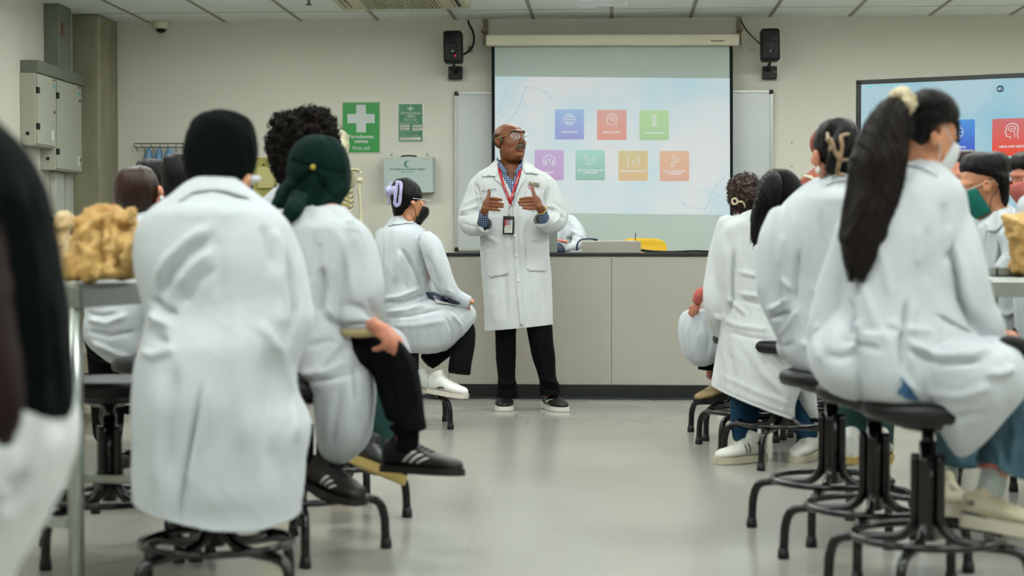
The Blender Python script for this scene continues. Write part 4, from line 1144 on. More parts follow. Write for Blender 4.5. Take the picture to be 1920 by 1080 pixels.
def strands(guides, n, r0, spread, seed=0):
    """thin hair locks that follow a guide curve with their own offset; guides = [(points, radii)]"""
    rr = random.Random(seed); g = []
    for (pts, rad) in guides:
        for i in range(n):
            a = rr.uniform(0, 2 * pi); q = rr.uniform(.75, 1.05); ph = rr.uniform(0, 6)
            pp = []
            for k, (p, r) in enumerate(zip(pts, rad)):
                a2 = a + .25 * sin(k * .8 + ph)
                pp.append(Vector(p) + rgt * cos(a2) * r * q + Vector((0, 1, 0)) * sin(a2) * r * q * .8 + Vector((0, 0, .004 * sin(k * 2 + ph))))
            g.append(sweep(pp, [r0 * (1 - .75 * k / (len(pp) - 1)) for k in range(len(pp))], 5, 3))
    return merge(g)
def person(u, Y, label, group=None):
    p = P(u, 900, Y)
    return thing('person', (p.x, p.y, 0), label, 'person', group)
def hair_streak(me, amp=.002, freq=260, seed=0, axis=None):
    """combed grooves running down the hair"""
    n = len(me.vertices); co = np.empty(n * 3); me.vertices.foreach_get('co', co); co = co.reshape(-1, 3)
    no = np.array([tuple(x.vector) for x in me.vertex_normals])
    r = np.random.default_rng(seed)
    a = co[:, 0] + .35 * co[:, 1] + .03 * np.sin(co[:, 2] * 14 + seed)
    d = np.sin(a * freq) + .7 * np.sin(a * freq * 1.9 + 2 + co[:, 2] * 9) + .5 * np.sin(a * freq * .47 + co[:, 2] * 5)
    co = co + no * (d * amp * .6)[:, None]
    me.vertices.foreach_set('co', co.ravel()); me.update(); return me
def surf(bvh, lift=.003):
    def f(u, v):
        d = ray(u, v).normalized(); loc, n, i, dist = bvh.ray_cast(CAM, d)
        if not dist: dist = getattr(f, 'last', 5.0)
        f.last = dist
        return CAM + d * (dist - lift)
    return f

def tuck(body, covers, keep=(), gap=.009, reach=.12):
    for _ in range(2): tuck_once(body, covers, keep, gap, reach)
def tuck_once(body, covers, keep, gap, reach):
    """clothes and hair lie outside the skin: pull covered skin under them, except around bare spots (u, v, r px)"""
    me = body.data; org = origin_of(body); n = len(me.vertices)
    co = np.empty(n * 3); me.vertices.foreach_get('co', co); co = co.reshape(-1, 3) + np.array(org)
    px, py = proj_np(co); free = np.zeros(n, bool)
    for (u, v, r) in keep: free |= np.hypot(px - u, py - v) < r
    bs = [bvh_of(c) for c in covers]; bb = []; moved = []
    for c in covers:
        if c.name.split('.')[0] in ('hair', 'headscarf', 'face_mask'):
            q = np.empty(len(c.data.vertices) * 3); c.data.vertices.foreach_get('co', q); q = q.reshape(-1, 3) + np.array(origin_of(c))
            lo = q.min(0) - .04; hi = q.max(0) + .04; lo[2] = q[:, 2].min() + .025; bb.append((lo, hi))
        else: bb.append((None, None))
    for i in range(n):
        if free[i]: continue
        p = Vector(co[i]); best = None; inside = False
        for b, (lo, hi) in zip(bs, bb):
            if lo is not None and not all(lo[k] < p[k] < hi[k] for k in range(3)): continue
            loc, nn, idx, d = b.find_nearest(p, reach)
            if loc is None: continue
            s_ = (p - loc).dot(nn)
            if s_ < -gap * .5: inside = True; break
            if best is None or d < best[2]: best = (loc, nn, d)
        if inside or best is None: continue
        co[i] = best[0] - best[1] * gap; moved.append(i)
    me.vertices.foreach_set('co', (co - np.array(org)).ravel()); me.update()
    ed = np.empty(len(me.edges) * 2, dtype=np.int32); me.edges.foreach_get('vertices', ed); ed = ed.reshape(-1, 2)
    act = np.zeros(n, bool); act[moved] = True
    for _ in range(2):
        a2 = act.copy(); a2[ed[:, 0]] |= act[ed[:, 1]]; a2[ed[:, 1]] |= act[ed[:, 0]]; act = a2
    deg = np.bincount(ed.ravel(), minlength=n).clip(1)
    c = co.copy()
    for _ in range(4):
        s_ = np.zeros_like(c); np.add.at(s_, ed[:, 0], c[ed[:, 1]]); np.add.at(s_, ed[:, 1], c[ed[:, 0]])
        c[act] = .5 * c[act] + .5 * (s_ / deg[:, None])[act]
    me.vertices.foreach_set('co', (c - np.array(org)).ravel()); me.update()
def kids(t, *names): return [c for c in t.children if c.name.split('.')[0] in names]
# ================================================================ THE LECTURER
Y = 9.6
t = person(985, Y, 'standing lecturer in a long white coat with red lanyard, gesturing before the screen')
lec = t
hd = (956, 265, 0, 42, -12, 0, 1.1)
# hands measured finger by finger: both palms face each other in front of the chest
dyh = -.34
def fl(u0, v0, u1, v1, r, d0=dyh, d1=dyh - .05, bend=0):
    return tube(Y, [(u0, v0, d0, r), ((u0 + u1) / 2, (v0 + v1) / 2 + bend, (d0 + d1) / 2 - .012, r * .98), (u1, v1, d1, r * .8)], 12, 5)
handL = [fl(916, 372.5, 940.8, 374.5, 3.1, bend=-1.2), fl(916, 379, 943.2, 382.8, 3.15, bend=-1), fl(916, 385.5, 942.8, 388, 3.1, bend=-.6), fl(915, 391.5, 937, 394.2, 2.8, bend=.6),
         tube(Y, [(912.5, 382, dyh, 4.6), (915, 371, dyh, 3.9), (917, 363, dyh + .004, 3.5), (916.7, 356.5, dyh + .01, 2.8)], 12, 4),
         pball(Y, 913.5, 383, dyh + .004, 8.8, 13.5, .021, R(10)), tube(Y, [(910, 391, dyh + .005, 8.0), (906.5, 402, dyh + .03, 7.2), (904.5, 414, dyh + .09, 7)], 14, 3)]
handR = [fl(1004, 371, 975.3, 373, 3.1, bend=-1), fl(1004, 377, 972.6, 379, 3.2, bend=-.8), fl(1004, 384, 974.5, 384.3, 3.1, bend=.2), fl(1005, 391, 980.5, 390.4, 2.8, bend=.8),
         tube(Y, [(1007, 378, dyh, 5), (1002.5, 368, dyh, 4.1), (999.5, 358, dyh + .004, 3.5), (998.8, 351.5, dyh + .01, 2.9)], 12, 4),
         pball(Y, 1006, 380, dyh + .004, 9.5, 14, .021, R(-10)), tube(Y, [(1011, 388, dyh + .005, 8.5), (1017, 398, dyh + .04, 7.6), (1020, 407, dyh + .1, 7)], 14, 3)]
arms = [((905, 340, 0), (884, 412, 0), (905, 414, -.2)), ((1018, 340, 0), (1040, 408, 0), (1021, 408, -.2))]
legs = [((950, 560, 0), (948, 660, 0), (950, 745, 0)), ((1002, 560, 0), (1018, 660, -.02), (1031, 745, -.03))]
me, Mh = body_mesh(Y, hd, (958, 318, .02), (962, 390, .02), (968, 520, .02), arms, legs, handL + handR + [xf(ball((0, .018, -.08), (.058, .058, .046)), head_matrix(P(956, 265, Y), *hd[3:])), xf(ball((0, .016, -.045), (.0665, .068, .06)), head_matrix(P(956, 265, Y), *hd[3:]))], .0042, full=1.15, sm=4, dome=.86)
body = obj('body', me, M_SKIN_B, t)
# face paint: eyes and lips as regions of the same continuous skin
M_EYEW = mat('eye_white', '#b9b0a4', .3, .5); M_IRIS = mat('dark_iris', '#170d09', .2, .5); M_LIP = mat('brown_lip', '#6b3a30', .45, .4); M_NAILB = mat('pale_nail', '#b08a74', .4)
for mm in (M_EYEW, M_IRIS, M_LIP, M_NAILB): body.data.materials.append(mm)
org = origin_of(t); Mi = Mh.inverted()
for p in body.data.polygons:
    q = Mi @ (p.center + org)
    if q.y > .05 and abs(q.z) < .12:
        for s in (-1, 1):
            if ((q.x - s * .031) / .012) ** 2 + ((q.z - .003) / .0048) ** 2 < 1 and q.y > .074:
                p.material_index = 2 if abs(q.x - s * .031 - .002) < .0048 else 1
        if ((q.x) / .023) ** 2 + ((q.z + .0665) / .011) ** 2 < 1 and q.y > .078: p.material_index = 3
# brows, moustache, thin hair at the back of the skull
M_GREYH = mat('greying_hair', '#3a3430', .7, .3, .4, 120, .6, 200, col2='#5f584e')
def hl(*p): return Mh @ Vector(p)
obj('eyebrow', merge([sweep([hl(-.05, .072, .026), hl(-.032, .0915, .033), hl(-.014, .098, .028)], [.003, .0052, .004], 8, 4)]), mat('dark_brow', '#1c1512', .8), t)
obj('eyebrow', merge([sweep([hl(.05, .072, .026), hl(.032, .0915, .033), hl(.014, .098, .028)], [.003, .0052, .004], 8, 4)]), mat('dark_brow', '#1c1512', .8), t)
mst = []
rm = random.Random(3)
mst.append(sweep([hl(-.030, .078, -.058), hl(-.016, .094, -.047), hl(0, .1, -.044), hl(.016, .094, -.047), hl(.030, .078, -.058)], [.004, .0068, .006, .0068, .004], 10, 4))
for i in range(160):
    a = rm.uniform(-1, 1); x = a * .032; z = -.043 - abs(a) ** 2 * .012 + rm.uniform(-.003, .003); y = .101 - abs(a) ** 1.8 * .022
    mst.append(sweep([hl(x, y, z), hl(x * 1.07, y + .003, z - .007), hl(x * 1.12, y + .001, z - .013)], [.0008, .0007, .0003], 4, 1))
obj('moustache', merge(mst), M_GREYH, t, label='short greying moustache')
hm = fuse([xf(ball((0, -.014, .0295), (.0775, .0985, .0712)), Mh)], .004, 1)
cut(hm, hl(0, 0, .036), Mh.to_3x3() @ Vector((0, .35, 1))); cut(hm, hl(0, .012, 0), Mh.to_3x3() @ Vector((0, 1, .3)))
ho = obj('hair', hm, mat('short_dark_hair', '#2a221c', .8, .3, .4, 120, .5, 250), t, label='short cropped hair at back and sides')
# sideburn
obj('sideburn', merge([xf(ball((s * .0745, .018, .002), (.003, .010, .018)), Mh) for s in (-1, 1)]), M_GREYH, t, label='grey sideburn')
# spectacles
M_GOLD = mat('gold_metal', '#b9a55c', .25, .6, .05, metal=.8); M_LENS = mat('clear_lens', '#f4f8f8', .05, .08, .0, alpha=.12)
sp = obj('spectacles', merge([sweep([hl(-.0815, -.012, .016), hl(-.078, .03, .016), hl(-.066, .086, .014)], [.0016] * 3, 8, 3), sweep([hl(.0815, -.012, .016), hl(.078, .03, .016), hl(.066, .086, .014)], [.0016] * 3, 8, 3),
    sweep([hl(-.012, .112, .008), hl(0, .116, .013), hl(.012, .112, .008)], [.0014] * 3, 8, 3)]), M_GOLD, t, label='thin gold spectacles')
for s in (-1, 1):
    ring = []
    for k in range(24):
        a = 2 * pi * k / 24; cx_, cz_ = cos(a), sin(a)
        ring.append(hl(s * .036 + .0265 * math.copysign(abs(cx_) ** .75, cx_), .103 - .010 * abs((s * .036 + .026 * cx_) / .05), .002 + .0175 * math.copysign(abs(cz_) ** .8, cz_)))
    obj('lens_rim', sweep(ring + ring[:2], [.0010] * 26, 6, 1), mat('silver_rim', '#c7ccd0', .2, .6, metal=.6), sp)
    obj('lens', ([r for r in ring], [tuple(range(24))]), M_LENS, sp, False)

# trousers
tr = [rows(Y, [(555, 925, 1000, 0, .09), (590, 926, 985, 0, .10), (610, 927, 970, 0, .11), (640, 929, 968, 0, .10), (674, 930, 968, 0, .085), (707, 933, 966, 0, .08), (725, 932, 969, 0, .085), (742, 932, 971, 0, .088), (752, 934, 970, 0, .085)], 28, 4, 2.4),
      rows(Y, [(555, 975, 1020, 0, .09), (590, 980, 1028, 0, .10), (613, 986, 1035, 0, .11), (640, 991, 1037, -.01, .10), (668, 997, 1041, -.02, .085), (707, 1010, 1043, -.03, .08), (722, 1012, 1050, -.03, .085), (736, 1011, 1051, -.03, .09), (748, 1013, 1050, -.03, .085)], 28, 4, 2.4)]
me = fuse(tr, .007, 3)
fold(me, [([(930, 712), (950, 722), (970, 716)], 3, .010), ([(932, 728), (955, 733), (971, 728)], 2.5, -.008), ([(1010, 706), (1030, 716), (1050, 722)], 3, .011), ([(1014, 726), (1035, 730), (1050, 734)], 2.5, -.008), ([(950, 620), (948, 700)], 2.5, .006), ([(1005, 620), (1020, 700)], 2.5, .006)], .002, 9, 2)
for (uu, vv, nx) in ((951, 742, 0), (1031, 737, 0)):
    pass
cut(me, P(951, 745, Y), (0, 0, -1), P(951, 750, Y), .14); cut(me, P(1031, 739, Y - .03), (0, 0, -1), P(1031, 745, Y - .03), .14)
obj('trousers', me, M_TROU, t)
hz = .0
shoe(t, (P(949, 760, Y + .09).x, Y + .09, 0.002), (P(945, 770, Y - .17).x, Y - .18, 0.002), ln=.285, wd=.11, ht=.1, m_up=M_BLACK, m_sole=M_WHITE, swoosh=True, side=-1, name='shoe', label='black trainer with white sole')
shoe(t, (P(1026, 760, Y + .05).x, Y + .06, 0.002), (P(1053, 771, Y - .17).x, Y - .18, 0.002), ln=.29, wd=.11, ht=.1, m_up=M_BLACK, m_sole=M_WHITE, swoosh=True, side=1, name='shoe', label='black trainer with white sole')

# the coat
torso = rows(Y, [(299, 936, 978, .03, .06), (307, 925, 990, .03, .075), (316, 909, 1006, .02, .10), (328, 893, 1022, .01, .12), (345, 886, 1034, 0, .135), (375, 890, 1033, 0, .145), (415, 898, 1029, 0, .15), (470, 900, 1030, 0, .155), (520, 903.5, 1034, 0, .155), (570, 907, 1037, 0, .155), (620, 909, 1038.5, 0, .155), (650, 910, 1040, 0, .15)], 48, 5, 2.3)
slL = tube(Y, [(908, 333, 0, 13), (897, 348, -.01, 18), (889, 372, -.02, 19), (881, 400, -.03, 22), (883, 417, -.06, 23.5), (893, 424, -.13, 19.5), (903, 424, -.2, 17), (910, 419, -.26, 16.5)], 24, 5, 'flat')
slR = tube(Y, [(1008, 331, 0, 13), (1024, 346, -.01, 18), (1033, 370, -.02, 20), (1042, 394, -.03, 22.5), (1041, 411, -.06, 22.5), (1031, 417, -.13, 19.5), (1021, 416, -.2, 17), (1014, 410, -.26, 16.5)], 24, 5, 'flat')
me = fuse([torso, slL, slR], .0052, 4)
FL = [([(893, 345), (900, 372), (903, 392)], 2.5, -.010), ([(862, 398), (880, 392), (897, 385)], 3, .012), ([(858, 405), (875, 402), (893, 398)], 2.2, -.010), ([(866, 418), (885, 424), (905, 428)], 2.5, -.006),
      ([(868, 385), (890, 372), (905, 368)], 3, .006), ([(1030, 350), (1022, 372), (1016, 388)], 3, -.012), ([(1020, 385), (1040, 390), (1056, 402)], 2.5, .012), ([(1028, 392), (1044, 398), (1058, 412)], 2, -.010), ([(1035, 378), (1050, 388), (1062, 400)], 3, -.006), ([(1044, 345), (1050, 370), (1056, 390)], 3, .006),
      ([(1035, 420), (1046, 410), (1052, 398)], 2.5, .008), ([(940, 445), (945, 520), (950, 600)], 6, -.008), ([(925, 540), (930, 610)], 7, .008), ([(1000, 500), (1006, 600)], 8, .006), ([(905, 430), (915, 445), (935, 455)], 4, .006), ([(1025, 430), (1012, 445), (990, 452)], 4, .006),
      ([(1018, 520), (1024, 600)], 5, -.006), ([(910, 395), (925, 402), (940, 400)], 5, -.005), ([(955, 410), (957, 460)], 5, -.005), ([(990, 400), (980, 430), (978, 470)], 6, .006), ([(965, 505), (968, 600)], 3, .004)]
fold(me, FL, .0022, 8, 5)
a, b = P(909, 621.5, Y - .15), P(1037, 609.5, Y - .15)
cut(me, a, (b - a).cross(Vector((0, 1, 0))) * (1 if (b - a).cross(Vector((0, 1, 0))).z < 0 else -1))
cut(me, P(908, 420, Y - .255), (P(914, 405, Y - .30) - P(901, 425, Y - .2)), P(910, 416, Y - .28), .085)
cut(me, P(1016, 411, Y - .255), (P(1010, 396, Y - .30) - P(1023, 417, Y - .2)), P(1014, 407, Y - .28), .085)
B0m = me.copy()
def in_poly(x, y, pl):
    c = False; j = len(pl) - 1
    for i in range(len(pl)):
        if (pl[i][1] > y) != (pl[j][1] > y) and x < (pl[j][0] - pl[i][0]) * (y - pl[i][1]) / (pl[j][1] - pl[i][1]) + pl[i][0]: c = not c
        j = i
    return c
def open_front(me, pl, ymax):
    bm = bmesh.new(); bm.from_mesh(me); bm.verts.ensure_lookup_table()
    co = np.array([v.co[:] for v in bm.verts]); px, py = proj_np(co)
    inside = [in_poly(px[i], py[i], pl) and co[i, 1] < ymax for i in range(len(co))]
    bmesh.ops.delete(bm, geom=[bm.verts[i] for i in range(len(co)) if inside[i]], context='VERTS')
    bm.to_mesh(me); bm.free(); me.update()
open_front(me, [(932, 285), (934, 312), (944, 332), (958, 350), (968, 334), (980, 312), (981, 285)], Y + .02)
coat = obj('lab_coat', me, M_COAT2, t); solid(coat, .004)
B = bvh_of(B0m)
# shirt: front in the neck opening and cuffs
M_PLAID = mat('blue_plaid', '#1c3560', .8, .2, .1, 20)
nt = M_PLAID.node_tree; bs = nt.nodes['Principled BSDF']; tc = nt.nodes.new('ShaderNodeTexCoord')
sep = nt.nodes.new('ShaderNodeSeparateXYZ'); nt.links.new(tc.outputs['Object'], sep.inputs[0]); last = None
src = bs.inputs['Base Color'].links[0].from_socket
for ax_ in ('X', 'Z'):
    mu_ = nt.nodes.new('ShaderNodeMath'); mu_.operation = 'MULTIPLY'; mu_.inputs[1].default_value = 75
    fr_ = nt.nodes.new('ShaderNodeMath'); fr_.operation = 'FRACT'; gt_ = nt.nodes.new('ShaderNodeMath'); gt_.operation = 'GREATER_THAN'; gt_.inputs[1].default_value = .74
    nt.links.new(sep.outputs[ax_], mu_.inputs[0]); nt.links.new(mu_.outputs[0], fr_.inputs[0]); nt.links.new(fr_.outputs[0], gt_.inputs[0])
    sc_ = nt.nodes.new('ShaderNodeMath'); sc_.operation = 'MULTIPLY'; sc_.inputs[1].default_value = .55; nt.links.new(gt_.outputs[0], sc_.inputs[0])
    mx = nt.nodes.new('ShaderNodeMix'); mx.data_type = 'RGBA'; mx.inputs['B'].default_value = lin('#a9bacb'); nt.links.new(sc_.outputs[0], mx.inputs['Factor']); nt.links.new(src, mx.inputs['A']); src = mx.outputs['Result']
nt.links.new(src, bs.inputs['Base Color'])
ns = fuse([sweep([hl(0, -.02, -.1), P(957, 312, Y + .02), P(958, 322, Y + .02)], [.068, .074, .09], 20, 4)], .006, 2)
shirt = obj('shirt', merge([patch(B, [(931, 309), (934, 318), (942, 334), (951, 349), (958, 367), (961, 384), (964, 374), (970, 352), (976, 332), (980, 312), (973, 318), (967, 328), (962.5, 338), (957, 335), (947, 324), (938, 313)], .0015, .002, 2.5)]), M_PLAID, t)
SF = surf(bvh_of(shirt), .002)
# shirt collar points wrap the neck
col = merge([patch(BVHTree.FromPolygons(*[(lambda g: [Vector(v) for v in g[0]])(merge([sweep([hl(0, -.02, -.09), P(957, 309, Y + .0), P(958, 325, Y - .02)], [.066, .078, .10], 20, 4)])), merge([sweep([hl(0, -.02, -.09), P(957, 309, Y + .0), P(958, 325, Y - .02)], [.066, .078, .10], 20, 4)])[1]]),
    pl, .003, .003, 2.5) for pl in ([(932, 293), (935, 299), (942, 309), (951, 321), (949, 328), (943, 325), (936, 314), (931, 303)], [(979, 297), (978, 303), (972, 312), (965, 320), (967, 328), (974, 322), (979, 312), (981, 302)])])
obj('shirt_collar', col, M_PLAID, shirt)
for u, v in ((961, 343), (961.5, 358)): obj('shirt_button', ball(SF(u, v), (.0038, .002, .0038)), M_WHITEL, shirt, label='small white button')
obj('shirt_cuff', sweep([P(907.5, 398, Y - .315), P(906, 408, Y - .29), P(906, 420, Y - .24)], [.027, .029, .032], 20, 3, 'flat'), M_PLAID, shirt)
obj('shirt_cuff', sweep([P(1016.5, 396, Y - .315), P(1019, 404, Y - .29), P(1020, 415, Y - .24)], [.028, .029, .032], 20, 3, 'flat'), M_PLAID, shirt)
# collar, lapels, placket, pockets
def piece(name, pl, lift=.002, th=.003, step=3, m=None, par=None, label=None, bvh=None, **k):
    o = obj(name, patch(bvh or B, pl, lift, th, step, **k), m or M_COAT2, par or coat, label=label); return o
piece('lapel', [(931, 312), (926, 326), (928, 337), (940, 346), (951, 361), (958, 378), (961.5, 388), (962.5, 380), (959, 363), (951, 346), (941, 330), (935, 314)], .005, .004)
piece('lapel', [(981, 312), (986, 326), (985, 337), (976, 350), (969, 366), (963.5, 388), (962.5, 380), (965, 366), (971, 348), (976, 330), (979, 314)], .005, .004)
piece('collar', [(934, 295), (926, 302), (915, 314), (902.5, 331.5), (916, 330), (930, 331), (935, 320), (933, 308)], .012, .004)
piece('collar', [(979, 296), (988, 302), (1000, 310), (1010.5, 327.5), (997, 324.5), (985, 325), (980, 316), (979.5, 306)], .012, .004)
piece('placket', [(961, 388), (963, 430), (963.5, 470), (968, 540), (974.5, 611), (983, 610), (978, 540), (974, 470), (973, 430), (969, 388)], .0015, .003, 4)
piece('pocket', [(910, 468.5), (945, 461), (950, 480), (956, 506), (953, 514), (919, 521), (912.5, 515)], .002, .004, 4, label='patch pocket, lower')
piece('pocket', [(986, 451.5), (1020.5, 456), (1025, 500), (1024, 509), (992, 508), (987, 500)], .002, .004, 4, label='patch pocket, lower')
piece('pocket', [(985, 356), (1020, 358), (1021, 392), (1000, 396), (986, 391)], .0015, .002, 4, label='breast pocket')
for v_, u_ in ((441.5, 965), (479, 968), (526, 972)):
    obj('button', ball(surf(bvh_of(coat), .008)(u_, v_), (.0085, .003, .0085)), M_WHITEL, coat, label='white button')
# tags and print
S5 = surf(B, .010)
M_NAVY = mat('navy_print', '#262a6e', .6)
def slant(f, u0, v0, du, dv):
    return lambda u, v: f(u, v + (u - u0) * dv / du)
piece('name_tag', [(991.3, 340.5), (1011.8, 342.8), (1011.8, 348.9), (991.3, 347.2)], .006, .003, 3, mat('brass_tag', '#8d8770', .4, .5, .1, metal=.3), label='small metal name tag')
obj('tag_print', merge([text_on('Dr ', slant(S5, 998, 0, 13, 1.2), 998, 342.6, 1000.5, 344.9), text_on('lecturer', slant(S5, 998, 0, 13, 1.2), 1001.3, 342.6, 1010, 344.9, .02)]), M_GASKET, t, False)
obj('tag_emblem', text_on('T', S5, 992.8, 342, 996.2, 345.8, .05), mat('maroon_print', '#5c2030', .5), t, False)
obj('coat_emblem', patch(B, [(990.9, 347.8), (996.8, 348.6), (996.2, 352.5), (994, 354.5), (991.5, 351.5)], .003, .002, 2), mat('red_crest', '#b8707a', .6), coat, label='small red and blue crest')
obj('coat_lettering', merge([text_on("TAYLOR'S", slant(S5, 1003, 0, 8, .4), 1002.5, 349.8, 1010.5, 351.9, .03), text_on('SCHOOL OF', slant(S5, 903, 0, 28, -4.6), 903, 357.8, 915.5, 360, .03), text_on('MEDICINE', slant(S5, 903, 0, 28, -4.6), 917.5, 357.8, 930.5, 360, .03)]), M_NAVY, coat, False, label='navy embroidered words')
# lanyard and card
M_RED = mat('red_ribbon', '#a80f1c', .5, .4, .04)
BB = BVHTree.FromPolygons([v.co + origin_of(t) for o in [coat] + [c for c in coat.children if c.name.startswith(('lapel', 'collar'))] + [shirt] for v in o.data.vertices],
    (lambda L: L)([tuple(i + off for i in p.vertices) for o, off in zip([coat] + [c for c in coat.children if c.name.startswith(('lapel', 'collar'))] + [shirt], np.cumsum([0] + [len(o.data.vertices) for o in [coat] + [c for c in coat.children if c.name.startswith(('lapel', 'collar'))]]).tolist()) for p in o.data.polygons]))
ly = thing('lanyard', P(955, 438, Y - .2), 'red lanyard with printed ribbon around the neck of the lecturer', 'lanyard')
obj('ribbon', patch(BB, ribbon_px([(934.5, 306), (937, 322), (941.5, 338), (946, 352), (952, 368), (957.5, 383)], [4.2, 4.6, 5, 5, 5, 4.2]), .006, .0015, 2.5), M_RED, ly)
obj('ribbon', patch(BB, ribbon_px([(979, 306), (975.5, 320), (970, 337), (965, 352), (960, 370), (956, 387)], [3.6, 4.4, 4.8, 4.8, 4.6, 3.6]), .009, .0015, 2.5), M_RED, ly)
SB = surf(BB, .013)
def ribbon_text(words, p0, p1, h):
    p0, p1 = Vector(p0), Vector(p1); dd = (p1 - p0); L = dd.length; dd.normalize(); nn = Vector((-dd.y, dd.x))
    return text_on(words, lambda x, y: SB(*(p0 + dd * x - nn * y)), 0, h / 2, L, -h / 2, .03)
for rp in (ribbon_text('NEW DIRECTION AWAITS', (944.7, 348), (952.5, 371), 2.0), ribbon_text('VISION', (971.8, 331), (968.2, 343.5), 2.0), ribbon_text('tu', (963.3, 362), (960.8, 368.5), 2.4)):
    obj('ribbon_print', rp, mat('pale_print', '#d8a8a6', .6), ly, False, label='pale lettering on the ribbon')
zc = SB(955, 405) ; yc = zc.y - .012
obj('clip', merge([sweep([P(956, 385, yc - .002), P(955, 392, yc)], [.006, .004], 8, 2), torus(P(954.8, 395.5, yc), .006, .0016, 16, 6, Matrix.Rotation(pi / 2, 3, 'X')), sweep([P(954.6, 397, yc), P(954.6, 404, yc)], [.003, .0045], 8, 2)]), mat('chrome', '#c0c4c6', .15, .6, metal=.9), ly, label='chrome swivel clip')
yb = min(SB(953, v).y for v in (406, 420, 437)) - .006
a, b = P(943, 405.3, yb), P(964, 439.6, yb)
MB = Matrix.Rotation(R(2), 3, 'Y')
cb = thing('identity_card', P(953.5, 440, yb), 'black card holder with a photo card hanging from the red lanyard', 'card')
obj('holder', box(((a.x + b.x) / 2, yb, (a.z + b.z) / 2), (b.x - a.x, .006, a.z - b.z), MB, .003), M_BLACK, cb)
def cp(y): return lambda u, v: P(u + (v - 422) * -.03, v, y)
cd = obj('card', quad(cp(yb - .0035), 945.8, 411.8, 960.8, 436.5), mat('card_white', '#b9b6ae', .4), cb, False, label='pale printed card')
obj('card_banner', poly(cp(yb - .0042), [(945.8, 411.8), (959, 411.8), (945.8, 426)]), mat('dull_red_card', '#9c3a3a', .5), cd, False)
obj('portrait', quad(cp(yb - .005), 950, 413.5, 957.5, 422.5), mat('card_blue', '#3f93b8', .5), cd, False)
obj('portrait_figure', merge([poly(cp(yb - .0056), [(953.8 + 2.2 * cos(q), 417 + 2.9 * sin(q)) for q in np.linspace(0, 6.28, 13)[:-1]]), poly(cp(yb - .0055), [(950.3, 422.5), (952, 420), (955.6, 420), (957.3, 422.5)])]), mat('card_skin', '#9c6e5a', .5), cd, False)
obj('card_print', merge([text_on('LECTURER', cp(yb - .0042), 947.5, 425.8, 959, 427.4, .03), text_on('medicine', cp(yb - .0042), 950, 429.8, 957, 431.2), text_on('T', cp(yb - .0042), 947.8, 432.5, 950, 435, .08)]), M_GASKET, cd, False)
# watch / bracelet
wr = torus((0, 0, 0), .029, .004, 28, 8); Mw = Matrix.Translation(P(1016.5, 394.5, Y - .315)) @ (P(1006, 380, Y - .34) - P(1018, 397, Y - .29)).normalized().to_track_quat('Z', 'Y').to_matrix().to_4x4()
wt_ = obj('bracelet', xf(wr, Mw), M_GOLD, t, label='gold metal bracelet')
# ================================================================ SEATED STUDENT WITH THE LAVENDER HAIR CLIP
def add_hairdo(name, parts, m, par, vox=.006, amp=.0016, freq=240, sm=3, seed=0, label=None, gen=.002):
    me = fuse(parts, vox, sm); fold(me, [], gen, 14, seed + 3); hair_streak(me, amp, freq, seed)
    return obj(name, me, m, par, label=label)
def paint_face(body, Mh, m_eye=True, lips=True):
    M_EW = mat('eye_white', '#b9b0a4', .3, .5); M_IR = mat('dark_iris', '#170d09', .2, .5); M_LP = mat('pink_lip', '#9a5a50', .45, .4)
    k0 = len(body.data.materials)
    for mm in (M_EW, M_IR, M_LP): body.data.materials.append(mm)
    org = origin_of(body); Mi = Mh.inverted()
    for p in body.data.polygons:
        q = Mi @ (p.center + org)
        if q.y > .05 and abs(q.z) < .12:
            for s in (-1, 1):
                if ((q.x - s * .031) / .012) ** 2 + ((q.z - .003) / .005) ** 2 < 1 and q.y > .074: p.material_index = k0 + 1 if abs(q.x - s * .031) < .006 else k0
            if (q.x / .022) ** 2 + ((q.z + .0665) / .010) ** 2 < 1 and q.y > .078: p.material_index = k0 + 2
def face_mask(Mh, m, par, z0=-.115, z1=-.006, name='face_mask', label=None, loop=None):
    """cloth mask over nose and chin with ear loops"""
    rings = []
    for i, z in enumerate(np.linspace(z1, z0, 12)):
        k = i / 11; wdt = .061 + .002 * sin(pi * k) - .012 * k ** 2; yb = .056 - .028 * k; prot = .108 + .010 * sin(pi * min(1, k * 1.3 + .1)) - .030 * k ** 2
        rings.append([Vector((wdt * math.copysign(abs(sin(a)) ** .85, sin(a)), yb + (prot - yb) * max(cos(a), 0) ** .95, z + .012 * abs(sin(a)))) for a in np.linspace(-pi / 2, pi / 2, 17)])
    V = [p for r in rings for p in r]; Fc = [(i * 17 + j, i * 17 + j + 1, (i + 1) * 17 + j + 1, (i + 1) * 17 + j) for i in range(11) for j in range(16)]
    Vb = []
    o = obj(name, xf((V, Fc), Mh), m, par, label=label); solid(o, .0025, 0)
    for s in (-1, 1):
        obj('ear_loop', xf(merge([sweep([(s * .061, .058, z1 + .006), (s * .072, .03, .004), (s * .081, .0, .02), (s * .083, -.022, .014)], [.0016] * 4, 6, 3),
            sweep([(s * .052, .034, z0 + .024), (s * .069, .014, -.05), (s * .081, -.005, -.034), (s * .083, -.024, -.01)], [.0016] * 4, 6, 3)]), Mh), loop or m, o)
    return o
